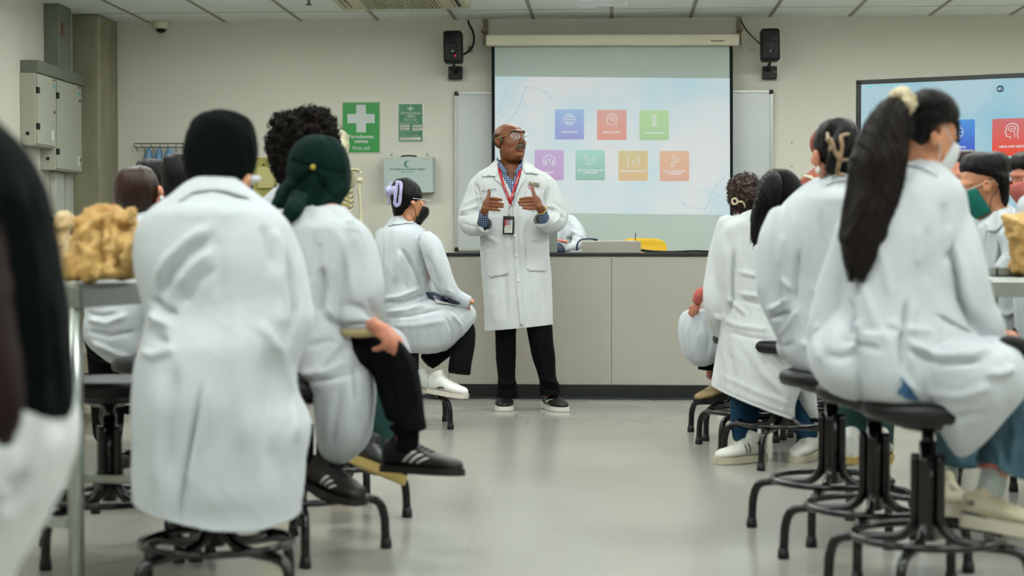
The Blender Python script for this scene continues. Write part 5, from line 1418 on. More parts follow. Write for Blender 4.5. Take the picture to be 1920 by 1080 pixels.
def glasses(Mh, m, par, label='thin metal spectacles', r=.024):
    def hl(*p): return Mh @ Vector(p)
    fr = [sweep([hl(s * .0815, -.012, .012), hl(s * .078, .04, .012), hl(s * .064, .092, .010)], [.0016] * 3, 8, 3) for s in (-1, 1)]
    fr.append(sweep([hl(-.01, .108, .008), hl(0, .112, .012), hl(.01, .108, .008)], [.0015] * 3, 8, 3))
    sp = obj('spectacles', merge(fr), m, par, label=label)
    for s in (-1, 1):
        ring = [hl(s * .034 + r * cos(a), .105 - .008 * abs(s * .034 + r * cos(a)) / .05, .002 + r * .85 * sin(a)) for a in np.linspace(0, 2 * pi, 25)[:-1]]
        obj('lens_rim', sweep(ring + ring[:2], [.0009] * 26, 6, 1), m, sp)
        obj('lens', (ring, [tuple(range(24))]), M_LENS, sp, False)
    return sp

Y = 8.6
t = person(772, Y, 'seated student with a lavender hair clip, glasses and black mask turned to the lecturer')
head = (767, 377, .0, 118, 6, 0, 1.0)
me, Mh = body_mesh(Y, head, (756, 418, 0), (757, 450, 0), (752, 590, 0), [((800, 447, -.08), (828, 530, -.1), (868, 563, -.12)), ((712, 447, .1), (780, 540, .2), (850, 563, .1))],
    [((765, 600, -.05), (862, 610, -.0), (860, 700, -.1)), ((765, 595, .1), (850, 600, .12), (810, 690, .1))],
    hand_parts(P(858, 561, Y - .12), rgt + Vector((0, 0, -.15)), (0, 0, 1), (0, 1, 0), .95), .006)
bd = obj('body', me, M_SKIN_L, t); paint_face(bd, Mh)
add_hairdo('hair', [rows(Y, [(334, 752, 762, .0, .03), (337, 743, 772, 0, .06), (345, 736, 782, 0, .085), (355, 733, 788, 0, .095), (368, 731.5, 791, .0, .098), (380, 733, 788, .01, .095), (390, 735, 776, .02, .085), (402, 738, 768, .03, .07), (411, 742, 763, .03, .05), (415, 748, 758, .03, .03)], 40, 4, 2.0)], M_HAIR, t, .0045, .0012, 300, 2, 4)
M_LAV = mat('lavender_plush', '#a9a6cc', .9, .2, .06, 60, .8, 220, sheen=.4)
cl = fuse([tube(Y - .09, [(744, 341.5, -.005, 3.2), (751.5, 343.5, -.008, 3.2), (751, 360, -.02, 3.3), (748, 383, -.01, 3.2), (740, 382.5, -.01, 3.2), (742, 362, -.012, 3.3), (744.5, 342, -.005, 3.2)], 12, 5),
    tube(Y - .07, [(732.5, 344, .0, 2.6), (731, 365, .0, 2.8), (729, 382, .0, 2.6)], 12, 4), pball(Y - .06, 729, 358, -.02, 7.2, 9.5, .025), pball(Y - .07, 738, 357, -.02, 5, 8.5, .02)], .004, 2)
fold(cl, [], .0012, 60, 3)
obj('hair_clip', cl, M_LAV, t, label='large fuzzy lavender claw clip')
face_mask(Mh, M_BLACK, t, z0=-.122, z1=-.034, label='black face mask'); glasses(Mh, mat('silver_rim', '#c7ccd0', .2, .6, metal=.6), t, 'thin silver glasses')
torso = rows(Y, [(405, 737, 766, .02, .05), (411, 731, 774, .01, .06), (420, 725, 785, 0, .08), (432, 713, 799, 0, .12), (448, 704, 807, 0, .14), (470, 697, 810, 0, .15), (500, 695, 812, 0, .16), (530, 701, 812, 0, .16), (560, 708, 818, 0, .17), (590, 716, 825, 0, .19), (620, 724, 830, 0, .2)], 40, 4, 2.2)
skirt = rows(Y, [(562, 770, 838, .0, .10), (570, 740, 876, .0, .18), (580, 724, 890, .0, .2), (596, 722, 892, .0, .22), (614, 727, 884, .0, .22), (632, 738, 870, .0, .21), (648, 752, 852, .0, .19), (660, 768, 825, .0, .14)], 40, 4, 2.4)
slv = tube(Y, [(795, 440, -.1, 15), (808, 462, -.13, 20), (820, 495, -.15, 21), (834, 530, -.15, 19), (850, 552, -.14, 15), (868, 562, -.13, 12), (881, 567, -.13, 11)], 24, 5, 'flat')
slb = tube(Y, [(718, 445, .08, 17), (735, 500, .2, 18), (800, 540, .2, 15), (850, 560, .05, 12)], 20, 4)
me = fuse([torso, skirt, slv, slb], .006, 4)
fold(me, [([(751, 465), (770, 490), (786, 520), (796, 548)], 3.5, -.016), ([(800, 478), (812, 510), (826, 545)], 4, -.012), ([(752, 470), (745, 500), (742, 530)], 6, .010), ([(785, 452), (788, 475)], 4, .008), ([(770, 485), (760, 515), (758, 545)], 6, -.008),
    ([(720, 560), (750, 556), (790, 540)], 4, .012), ([(722, 568), (755, 566), (800, 552)], 3, -.012), ([(722, 585), (760, 582), (815, 566)], 4, .010), ([(725, 597), (770, 592), (830, 580)], 3.5, -.008), ([(722, 612), (780, 610), (840, 600)], 5, .006),
    ([(845, 585), (865, 610), (868, 635)], 3, .008), ([(833, 590), (848, 620), (845, 645)], 3, -.006), ([(717, 440), (716, 520), (722, 600)], 1.6, -.007), ([(838, 543), (848, 548), (843, 556)], 3, .009), ([(805, 520), (835, 545)], 5, .005), ([(736, 417), (752, 413), (774, 419)], 1.5, -.006)], .003, 9, 11)
ct = obj('lab_coat', me, M_COAT, t)
B = bvh_of(me if False else ct)
obj('collar', patch(B, [(736, 406), (767, 405.5), (776, 417), (774, 420), (762, 419), (745, 421), (728, 424), (728, 419)], .003, .004, 3), M_COAT, ct)
tr = [tube(Y, [(850, 606, .0, 20), (868, 613, .0, 20), (869, 645, -.05, 21), (863, 680, -.1, 21), (861, 700, -.12, 21)], 24, 4, 'flat'), tube(Y, [(840, 605, .12, 24), (838, 640, .1, 24), (815, 665, .08, 20), (800, 680, .06, 17)], 24, 4, 'flat'), tube(Y, [(760, 600, 0, 30), (850, 604, 0, 27)], 20, 3)]
me = fuse(tr, .007, 3); fold(me, [([(885, 620), (870, 690)], 3, .006), ([(800, 665), (830, 650), (850, 640)], 3, -.01)], .002, 9, 3)
cut(me, P(861, 703, Y - .12), Vector((0, 0, -1)) - rgt * .12, P(861, 705, Y - .12), .12)
obj('trousers', me, M_TROU, t)
M_CHUNK = M_WHITEL
zr = .192
def ringshoe(u0, u1, Yd0, Yd1, **k):
    a = P(u0, 700, Yd0); b = P(u1, 700, Yd1); a.z = zr; b.z = zr - .02
    return shoe(t, a, b, **k)
ringshoe(805, 872, Y - .1, Y - .2, ln=.235, wd=.095, ht=.11, sole=.024, m_up=M_WHITEL, m_sole=mat('gum_edge_white', '#c8c0b4', .5), laces=M_WHITE, label='chunky white sneaker', stripes=[(.30, .034, .42, .046, .12), (.45, .036, .48, .045, .04)], m_stripe=M_GASKET)
ringshoe(776, 822, Y + .05, Y - .05, ln=.235, wd=.095, ht=.11, sole=.024, m_up=M_WHITEL, m_sole=mat('gum_edge_white', '#c8c0b4', .5), laces=M_WHITE, label='chunky white sneaker')
nb = thing('notebook', P(830, 565, Y - .13), 'slim navy notebook held on the lap of the student with the lavender clip', 'book')
a = P(798, 551, Y - .14); b = P(864, 569.5, Y - .2)
nbm = (b - a).normalized()
obj('cover', merge([patch(B, [(798, 548), (812, 547), (864, 568), (860, 572), (820, 566), (802, 556)], .012, .006, 4)]), mat('navy_cover', '#141c3c', .5), nb)
obj('page_edge', patch(B, [(816, 563), (862, 571), (860, 573), (818, 567.5)], .019, .002, 3), M_WHITE, nb, label='white page edges')

tuck(bd, kids(t, 'hair', 'lab_coat', 'trousers'), [(785, 392, 17), (876, 565, 16), (768, 405, 9)])

# ================================================================ FRONT LEFT: BLACK HEADSCARF
Y = 4.2
t = person(405, Y, 'student in a black headscarf and white coat seen from behind, biggest figure at left')
me, Mh = body_mesh(Y, (420, 272, .16, 140, 8, 0, .97), (405, 350, .1), (405, 440, .05), (405, 680, 0), [((300, 440, .05), (300, 570, .1), (330, 600, .35)), ((525, 440, .05), (560, 575, .1), (500, 600, .35))],
    [((360, 720, .05), (340, 730, .45), (345, 880, .2)), ((455, 720, .05), (475, 730, .45), (470, 880, .2))], hand_parts(P(330, 600, Y + .38), (0, 1, -.2), (0, 0, 1), (1, 0, 0)) + hand_parts(P(500, 600, Y + .38), (0, 1, -.2), (0, 0, 1), (-1, 0, 0)), .009, False)
bd = obj('body', me, M_SKIN_L, t)
hj = [rows(Y + .14, [(206, 408, 424, 0, .02), (211, 386, 448, 0, .06), (222, 368, 466, .0, .09), (240, 355, 477, 0, .115), (265, 348.5, 483, 0, .125), (295, 347, 484, .0, .125), (320, 352, 478, .0, .12), (340, 356, 466, -.01, .11), (355, 346, 464, -.02, .12), (370, 338, 468, -.02, .13), (385, 330, 480, -.01, .13)], 44, 4, 2.1)]
me = fuse(hj, .0075, 3)
fold(me, [([(360, 330), (380, 345), (420, 352), (450, 345)], 5, -.008), ([(365, 310), (400, 335), (440, 338), (470, 320)], 6, .006), ([(470, 250), (478, 300), (462, 350)], 5, .006), ([(380, 225), (372, 280), (380, 330)], 8, .004)], .003, 8, 21)
obj('headscarf', me, M_HIJAB, t, label='black headscarf')
obj('cheek', fuse([pball(Y + .22, 464, 342, 0, 9, 17, .05, R(25))], .006, 1), M_SKIN_L, bd) if False else None
torso = rows(Y, [(334, 375, 438, .06, .05), (340, 358, 450, .05, .07), (350, 342, 462, .04, .09), (364, 325, 480, .03, .11), (380, 303, 500, .02, .13), (398, 281, 522, .0, .15), (420, 265, 542, 0, .16), (450, 257, 556, 0, .17), (490, 258, 568, 0, .18), (530, 264, 577, 0, .18), (565, 273, 585, 0, .18), (592, 279, 589, 0, .19), (620, 275, 584, 0, .21), (650, 267, 572, 0, .23),
    (690, 259, 558, 0, .24), (740, 256, 558, 0, .25), (772, 255, 573, 0, .25), (800, 255, 581, 0, .25), (830, 255, 577, 0, .25), (865, 255, 570, 0, .25), (910, 255.5, 567, 0, .25), (950, 256, 564, 0, .24), (990, 258, 561, 0, .24), (1030, 262, 558, 0, .23)], 64, 4, 2.5)
me = fuse([torso], .0062, 4)
fold(me, [([(393, 425), (350, 452), (310, 490), (292, 530)], 9, .012), ([(395, 445), (352, 478), (318, 515), (298, 560)], 7, -.012), ([(400, 470), (362, 498), (330, 540)], 9, .010), ([(405, 500), (370, 530), (340, 575)], 8, -.008),
    ([(284, 585), (300, 605), (318, 612)], 8, .018), ([(286, 560), (305, 580), (330, 588)], 6, -.016), ([(276, 615), (296, 634), (316, 640)], 7, -.014), ([(262, 660), (290, 668), (330, 655)], 8, .010), ([(490, 420), (503, 460), (508, 500)], 7, -.010), ([(510, 430), (525, 470), (532, 520)], 9, .010),
    ([(535, 470), (550, 520), (556, 580), (545, 640)], 6, -.022), ([(520, 500), (530, 560), (526, 620)], 12, .012), ([(440, 560), (450, 700), (460, 850)], 22, .010), ([(500, 650), (505, 760), (512, 900)], 16, -.010), ([(300, 700), (295, 800), (290, 930)], 14, .010), ([(330, 690), (322, 800), (318, 900)], 10, -.008),
    ([(378, 722), (366, 790), (352, 860), (340, 930), (336, 985)], 3.2, -.015), ([(388, 722), (376, 790), (362, 860), (352, 930)], 6, .008), ([(480, 600), (530, 660), (545, 720)], 10, .008), ([(545, 700), (556, 760), (562, 830)], 6, .010), ([(410, 440), (412, 560)], 14, -.006), ([(350, 352), (400, 343), (455, 356)], 4, .005), ([(338, 366), (400, 356), (470, 374)], 3, -.007)], .0022, 6, 31)
a, b, c, d = P(257, 957, Y - .2), P(400, 991, Y - .2), P(480, 997, Y - .2), P(562, 983, Y - .2)
for p, q in ((a, b), (b, c), (c, d)):
    n = (q - p).cross(Vector((0, 1, 0))); n = n if n.z < 0 else -n; cut(me, p, n)
ct = obj('lab_coat', me, M_COAT, t); solid(ct, .005)
B = bvh_of(ct)
obj('collar', patch(B, [(352, 352), (372, 341), (400, 337), (432, 341), (452, 353), (470, 372), (452, 368), (425, 358), (395, 356), (362, 362), (334, 378), (340, 364)], .004, .006, 5), M_COAT, ct)
# her turned face and mask show at the edge of the scarf
fm = fuse([pball(Y + .10, 462, 345, 0, 8, 20, .04, R(20))], .005, 2)
obj('cheek_skin', fm, M_SKIN_L, bd, label='sliver of cheek beside the headscarf')
fm = fuse([pball(Y + .12, 478, 336, 0, 12, 7, .04, R(-20))], .005, 2)
obj('face_mask', fm, mat('white_mask', '#c9cdd0', .8, .2), t, label='white mask edge')
me = fuse([rows(Y, [(760, 320, 500, .1, .1), (700, 330, 490, .1, .14)][::-1], 20, 2)] + [tube(Y, [(360, 720, .05, 50), (340, 735, .42, 48), (345, 790, .4, 36), (347, 890, .2, 32)], 20, 4), tube(Y, [(455, 720, .05, 50), (475, 735, .42, 48), (470, 790, .4, 36), (468, 890, .2, 32)], 20, 4)], .012, 3)
obj('trousers', me, M_TROU, t)
for u in (345, 470):
    a = P(u, 900, Y + .12); b = P(u, 900, Y + .37); a.z = .2; b.z = .195
    shoe(t, a, b, ln=.24, m_up=M_BLACK, m_sole=M_BLACK)

tuck(bd, kids(t, 'headscarf', 'lab_coat', 'trousers'))

# ================================================================ DARK GREEN HEADSCARF
Y = 5.05
t = person(575, Y, 'student in a dark green headscarf with gold pin, cross-legged with a hand on the knee')
me, Mh = body_mesh(Y, (602, 312, .14, 150, 10, 0, .97), (600, 395, .08), (602, 460, 0), (600, 660, 0), [((655, 450, -.02), (655, 580, -.05), (694, 606, -.22)), ((540, 450, 0), (545, 580, .1), (600, 610, .25))],
    [((620, 655, -.05), (728, 650, -.1), (765, 830, -.1)), ((600, 670, .1), (625, 760, .12), (614, 872, .03))], [tube(Y, x, 12, 4) for x in (
        [(686, 606, -.2, 10), (703, 611, -.26, 13), (718, 619, -.28, 14)], [(712, 622, -.28, 11), (724, 634, -.30, 7.5), (722, 646, -.3, 7), (709, 654, -.28, 6), (701, 655, -.26, 5)], [(718, 618, -.28, 9), (733, 632, -.30, 6.5), (735, 648, -.3, 6), (729, 657, -.29, 5.5)],
        [(722, 615, -.27, 8), (737, 628, -.28, 6), (741, 645, -.29, 5.6), (738, 662, -.28, 5)], [(724, 613, -.26, 7), (738, 624, -.25, 5.4), (744, 640, -.25, 5)], [(704, 612, -.27, 8), (706, 624, -.28, 7), (716, 632, -.3, 6)])], .0055)
bd = obj('body', me, M_SKIN_P, t)
hj = [rows(Y + .12, [(252, 592, 608, 0, .02), (256, 575, 628, .0, .06), (268, 556, 643, 0, .09), (285, 545, 652, .0, .11), (305, 540, 656.5, 0, .12), (330, 539, 658, .0, .12), (352, 543, 657, 0, .115), (368, 548, 650, -.01, .11), (382, 542, 640, -.03, .11), (395, 534, 638, -.04, .11), (404, 530, 636, -.05, .10), (412, 532, 600, -.06, .08), (419, 537, 558, -.08, .05)], 44, 4, 2.1),
      tube(Y, [(548, 350, .06, 18), (530, 372, 0, 17), (516, 384, -.04, 10), (507, 385, -.05, 4)], 18, 4), tube(Y, [(560, 375, -.06, 20), (548, 398, -.12, 18), (542, 414, -.14, 8)], 18, 4)]
me = fuse(hj, .006, 3)
fold(me, [([(590, 315), (560, 345), (530, 378)], 5, -.012), ([(600, 330), (575, 365), (545, 410)], 5, .010), ([(615, 335), (600, 365), (570, 395)], 5, -.010), ([(650, 345), (620, 372), (590, 392)], 6, .010), ([(545, 300), (565, 308), (587, 312)], 3, -.008), ([(590, 312), (620, 322), (655, 325)], 4, -.006), ([(590, 318), (600, 345), (632, 372)], 4, -.008), ([(540, 345), (525, 372)], 4, .006), ([(640, 385), (610, 388), (575, 402)], 4, -.007)], .003, 9, 41)
hj_ = obj('headscarf', me, M_DARKGREEN, t, label='dark green headscarf')
SH = surf(bvh_of(hj_), .006)
obj('scarf_pin', ball(SH(586.5, 313.5), (.0095, .006, .0105)), mat('brass_pin', '#a3913f', .3, .6, metal=.7), hj_, label='small gold pin')
torso = rows(Y, [(386, 575, 635, .05, .05), (394, 552, 650, .04, .09), (408, 535, 662, .02, .12), (425, 522, 676, 0, .14), (450, 515, 690, 0, .15), (490, 515, 694, 0, .16), (530, 520, 690, 0, .16), (570, 530, 680, 0, .17), (610, 540, 672, 0, .19), (645, 548, 690, 0, .21), (685, 556, 702, -.02, .21), (705, 575, 702, -.05, .19), (740, 590, 702, -.06, .18), (790, 594, 698, -.06, .17), (825, 598, 692, -.05, .15), (848, 604, 676, -.04, .12), (864, 618, 655, -.03, .08)], 48, 4, 2.3)
slv = tube(Y, [(652, 425, -.05, 24), (668, 455, -.08, 32), (676, 500, -.1, 37), (678, 545, -.12, 40), (668, 580, -.13, 36), (664, 598, -.16, 24), (680, 606, -.2, 15), (694, 608, -.23, 13)], 28, 5, 'flat')
flap = tube(Y, [(715, 618, .12, 12), (742, 632, .12, 14), (756, 652, .12, 12), (764, 678, .12, 8), (767, 692, .12, 4)], 18, 4)
me = fuse([torso, slv], .006, 4)
fold(me, [([(602, 500), (608, 540), (600, 590)], 6, -.020), ([(585, 520), (580, 560)], 7, .010), ([(640, 440), (655, 500), (662, 560)], 9, .007), ([(600, 455), (590, 500)], 7, -.008), ([(610, 600), (650, 612), (692, 604)], 5, -.010), ([(612, 580), (622, 595)], 6, .014), ([(690, 560), (700, 590)], 7, -.008), ([(560, 590), (570, 640)], 9, .008), ([(640, 640), (600, 690), (585, 740)], 8, .010),
    ([(575, 650), (620, 640), (660, 660)], 6, -.009), ([(560, 700), (610, 700), (650, 680)], 6, .009), ([(570, 715), (620, 712), (660, 700)], 5, -.008), ([(680, 660), (692, 720), (694, 800)], 6, .008), ([(640, 720), (625, 790), (620, 850)], 9, -.008), ([(665, 680), (672, 760)], 6, -.006), ([(584, 760), (590, 830)], 6, .008)], .0026, 7, 43)
ct = obj('lab_coat', me, M_COAT, t); B = bvh_of(ct)
me = fuse([flap], .005, 2); obj('coat_flap', me, M_COAT, ct)
tr = [tube(Y, [(640, 665, -.06, 46), (690, 660, -.1, 44), (722, 660, -.12, 36), (738, 690, -.12, 42), (752, 740, -.12, 40), (762, 785, -.12, 36), (768, 812, -.12, 34)], 28, 4, 'flat')]
me = fuse(tr, .007, 3); fold(me, [([(700, 650), (720, 700), (735, 780)], 6, .008), ([(745, 640), (770, 700), (785, 760)], 5, .006), ([(720, 690), (745, 760)], 5, -.006)], .002, 8, 2)
cut(me, P(762, 800, Y - .12), Vector((0, 0, -1)) - rgt * .42, P(768, 812, Y - .12), .2)
obj('trousers', me, M_TROU, t)
obj('sock', sweep([P(757, 790, Y - .12), P(765, 820, Y - .12), P(760, 846, Y - .12)], [.05, .036, .034], 18, 4, 'flat'), M_TROU, t)
M_SHB = mat('black_leather_shoe', '#15110f', .5, .4, .1)
ST = [(.36, .036, .50, .07, .05), (.46, .034, .60, .062, .05), (.56, .032, .70, .052, .045)]
a = P(727, 884, Y - .02); b = P(862, 893, Y - .24)
shoe(t, a, b, up=(0, .1, 1), ln=(b - a).length * 1.0, wd=.1, ht=.105, sole=.022, m_up=M_SHB, m_sole=M_SHB, stripes=ST, side=1, m_heel=M_CREAM, label='black shoe with three cream stripes')
# lower foot resting on the foot ring
tr = [tube(Y, [(600, 690, .1, 44), (625, 760, .12, 36), (622, 850, .06, 30), (612, 880, .02, 28)], 24, 4)]
obj('trousers', fuse(tr, .008, 2), M_TROU, t)
a = P(588, 915, Y - .05); b = P(676, 948, Y - .22)
shoe(t, a, b, up=(0, 0, 1), ln=(b - a).length, wd=.1, ht=.11, sole=.022, m_up=M_SHB, m_sole=M_SHB, stripes=ST, side=1, m_heel=M_CREAM, label='black shoe with three cream stripes')
fd = thing('folder', P(672, 626, Y - .22), 'edge of a tan folder under the hand of the green headscarf student', 'folder')
obj('cover', sweep([P(640, 623, Y - .16), P(672, 625.5, Y - .23), P(707, 622.5, Y - .26)], [.006, .0065, .0065], 8, 2, 'flat', flat=2.0), mat('tan_card', '#a89a6e', .7), fd)

tuck(bd, kids(t, 'headscarf', 'lab_coat', 'trousers', 'sock'), [(722, 630, 42)])

# ================================================================ CURLY-HAIRED MAN BEHIND
Y = 5.85
t = person(570, Y, 'man with thick curly dark hair, mostly hidden behind the green headscarf student')
me, Mh = body_mesh(Y, (570, 300, 0, 150, 0, 0, 1.05), (565, 375, 0), (560, 430, 0), (570, 640, 0), [((505, 430, 0), (500, 540, .1), (540, 600, .2)), ((625, 430, 0), (635, 540, .1), (600, 600, .2))], [((590, 650, 0), (680, 680, -.1), (712, 860, -.1)), ((560, 650, .1), (640, 690, .2), (640, 860, .2))], (), .009)
bd = obj('body', me, M_SKIN_L, t)
me = fuse([rows(Y, [(205, 560, 590, 0, .04), (210, 540, 610, 0, .08), (220, 522, 622, 0, .11), (238, 510, 629, 0, .13), (260, 505, 631, .0, .135), (290, 507, 630, 0, .13), (320, 515, 625, 0, .12), (345, 522, 612, .01, .1), (368, 530, 598, .02, .08), (380, 540, 588, .02, .05)], 44, 4, 2.0)], .006, 2)
fold(me, [], .008, 38, 5, (1, 1, 1)); fold(me, [], .005, 70, 6, (1, 1, 1))
hr_ = obj('hair', me, mat('curly_black_hair', '#15100d', .8, .12, .4, 60, .8, 120), t, label='thick curly dark hair')
rr = random.Random(11); g = []; nv = len(me.vertices); org = origin_of(t)
for i in range(700):
    v = me.vertices[rr.randrange(nv)]; p = v.co + org; n = v.normal
    tx = n.cross(Vector((0, 0, 1))); tx = tx.normalized() if tx.length > .1 else Vector((1, 0, 0)); ty = n.cross(tx)
    rad = rr.uniform(.006, .012); ph = rr.uniform(0, 6)
    g.append(sweep([p + n * (.001 + .0028 * k) + (tx * cos(ph + k * 1.3) + ty * sin(ph + k * 1.3)) * rad for k in range(5)], [.0022, .002, .0018, .0014, .0008], 4, 2))
obj('curls', merge(g), mat('curly_black_hair', '#120e0c', .7), hr_)
me = fuse([rows(Y, [(338, 535, 590, .03, .05), (350, 518, 605, .02, .08), (366, 500, 622, 0, .11), (382, 482, 636, 0, .13), (410, 470, 645, 0, .14), (470, 466, 650, 0, .15), (560, 470, 650, 0, .16), (640, 478, 660, 0, .2), (700, 490, 670, 0, .2), (740, 510, 650, 0, .16)], 40, 4, 2.3)], .009, 3)
fold(me, [], .003, 7, 7); obj('lab_coat', me, M_COAT, t)
me = fuse([tube(Y, [(600, 660, 0, 40), (680, 690, -.15, 40), (712, 760, -.2, 33), (716, 830, -.2, 30), (712, 885, -.18, 27)], 22, 4, 'flat'), tube(Y, [(570, 660, .1, 38), (630, 700, .2, 36), (640, 880, .2, 26)], 20, 4)], .009, 2)
obj('trousers', me, M_TEAL, t, label='dark teal trousers')
a = P(655, 868, Y - .40); b = P(748, 905, Y - .62)
shoe(t, a, b, up=(.1, .55, .9), ln=(b - a).length, wd=.1, ht=.1, sole=.03, m_up=M_BLACK, m_sole=M_GUM, label='black shoe showing a gum coloured sole')
a = P(640, 890, Y + .15); b = P(640, 890, Y + .4); a.z = .01; b.z = .002
shoe(t, a, b, ln=.26, m_up=M_BLACK, m_sole=M_GUM)
tuck(bd, kids(t, 'hair', 'lab_coat', 'trousers'))
# ================================================================ RIGHT ROW
M_COATR = M_COAT
# ---- curly-haired student, farthest
Y = 8.2
t = person(1385, Y, 'curly brown-haired student with a small pale claw clip, coral cuff resting on the knee')
me, Mh = body_mesh(Y, (1396, 362, 0, 200, 6, 0, .98), (1398, 408, 0), (1398, 450, 0), (1398, 600, 0), [((1360, 440, -.05), (1342, 530, -.08), (1322, 566, -.12)), ((1435, 440, .05), (1440, 540, .1), (1400, 580, .2))],
    [((1380, 600, -.06), (1302, 602, -.08), (1330, 690, -.06)), ((1385, 610, .1), (1310, 610, .12), (1335, 700, .1))], [tube(Y, x, 10, 4) for x in (
        [(1316, 566, -.16, 6), (1306, 574, -.18, 6.5), (1301, 579, -.18, 5)], [(1304, 575, -.18, 3.4), (1296, 580, -.19, 3), (1291, 587, -.18, 2.5)], [(1306, 577, -.18, 3.4), (1299, 585, -.19, 3), (1295, 592, -.18, 2.5)], [(1308, 579, -.18, 3.4), (1302, 588, -.18, 3), (1300, 594, -.17, 2.4)], [(1303, 572, -.17, 3.2), (1297, 574, -.19, 2.8), (1292, 577, -.19, 2.4)], [(1310, 580, -.16, 3), (1306, 590, -.16, 2.6)])], .006)
bd = obj('body', me, M_SKIN_P, t)
M_HC = mat('curly_brown_hair', '#2e1c12')
me = fuse([rows(Y, [(328, 1390, 1402, 0, .03), (332, 1380, 1414, 0, .06), (342, 1371, 1422, 0, .09), (356, 1367.5, 1425, 0, .1), (372, 1368, 1425, 0, .1), (386, 1373, 1421, 0, .09), (396, 1380, 1414, 0, .07), (404, 1387, 1408, 0, .05)], 40, 4, 2.0)], .005, 2)
fold(me, [], .006, 30, 5, (1, 1, 1)); fold(me, [], .003, 60, 8, (1, 1, 1))
hr_ = obj('hair', me, M_HC, t, label='curly brown hair pinned up')
rr = random.Random(5); g = []; nv = len(me.vertices); org = origin_of(t)
for i in range(420):
    v = me.vertices[rr.randrange(nv)]; p = v.co + org; n = v.normal
    tx = n.cross(Vector((0, 0, 1))); tx = tx.normalized() if tx.length > .1 else Vector((1, 0, 0)); ty = n.cross(tx); rad = rr.uniform(.006, .013); ph = rr.uniform(0, 6)
    g.append(sweep([p + n * .003 * k + (tx * cos(ph + k) + ty * sin(ph + k)) * rad for k in range(6)], [.0028, .0026, .0022, .002, .0016, .001], 4, 2))
obj('curls', merge(g), M_HC, hr_)
M_CREAMC = mat('cream_clip', '#bdb28e', .35, .5, .03)
obj('hair_clip', fuse([tube(Y - .1, [(1373, 374, 0, 1.9), (1377, 372, -.01, 1.9), (1382, 375, -.015, 1.9), (1382, 381, -.015, 1.9), (1376, 383, -.01, 1.9), (1373, 379, 0, 1.9), (1373, 374, 0, 1.9)], 10, 4), tube(Y - .1, [(1383, 379, -.01, 1.8), (1390, 378, -.01, 1.8), (1395, 382, -.005, 1.8), (1396.5, 388, 0, 1.6)], 10, 4)], .0025, 1), M_CREAMC, t, label='small cream claw clip')
torso = rows(Y, [(398, 1386, 1412, .02, .05), (406, 1372, 1428, .01, .08), (418, 1358, 1440, 0, .11), (440, 1349, 1448, 0, .14), (480, 1344, 1450, 0, .15), (530, 1342, 1450, 0, .16), (580, 1340, 1450, 0, .18), (620, 1338, 1445, 0, .2), (660, 1342, 1440, 0, .19), (690, 1360, 1430, 0, .16)], 40, 4, 2.3)
lap = rows(Y, [(580, 1294, 1345, -.06, .07), (585, 1283, 1350, -.06, .11), (598, 1275, 1355, -.05, .14), (620, 1272, 1358, -.05, .16), (645, 1274, 1355, -.05, .16), (665, 1281, 1345, -.05, .15), (678, 1292, 1338, -.05, .13), (684, 1302, 1325, -.05, .08)], 36, 4, 2.2)
slv = tube(Y, [(1362, 440, -.04, 14), (1350, 480, -.06, 15), (1341, 525, -.09, 15), (1335, 552, -.12, 14), (1326, 566, -.14, 11.5)], 20, 5, 'flat')
me = fuse([torso, lap, slv], .007, 4)
fold(me, [([(1320, 600), (1330, 640), (1325, 670)], 4, -.012), ([(1296, 590), (1290, 630), (1298, 670)], 4, .008), ([(1308, 590), (1306, 630)], 3, -.005), ([(1342, 500), (1350, 520)], 4, .01), ([(1345, 560), (1330, 575), (1320, 582)], 3, -.010)], .003, 9, 51)
obj('lab_coat', me, M_COAT, t)
M_CORAL = mat('coral_knit', '#a5554c', .85, .2, .1, 60, .5, 180)
me = fuse([tube(Y, [(1330, 552, -.15, 11), (1320, 549, -.18, 12), (1312, 555, -.19, 12), (1307, 564, -.19, 9.5), (1305, 569, -.19, 8.5)], 20, 4, 'flat')], .005, 2); fold(me, [([(1318, 545), (1320, 570)], 2, -.004), ([(1311, 550), (1312, 575)], 2, .004)], .0015, 30, 2)
obj('cuff', me, M_CORAL, t, label='coral knitted cuff')
tr = [tube(Y, [(1325, 660, -.04, 16), (1326, 680, -.04, 17), (1325, 694, -.04, 17)], 18, 4, 'flat'), tube(Y, [(1345, 650, .08, 18), (1345, 690, .08, 17), (1350, 710, .06, 15)], 18, 4)]
me = fuse(tr, .007, 2); cut(me, P(1324, 698, Y - .04), Vector((0, 0, -1)) - rgt * .35, P(1325, 700, Y - .04), .1)
obj('trousers', me, M_TROU, t)
M_TANS = mat('tan_shoe', '#7e6a48', .6, .3, .15)
a = P(1356, 745, Y - .06); b = P(1322, 748, Y - .2); a.z = .205; b.z = .195
shoe(t, a, b, ln=.24, wd=.09, ht=.09, m_up=M_TANS, m_sole=M_BLACK, laces=M_CREAM, side=-1, label='tan laced shoe')
tuck(bd, kids(t, 'hair', 'lab_coat', 'trousers', 'cuff'), [(1302, 580, 15), (1330, 712, 12)])

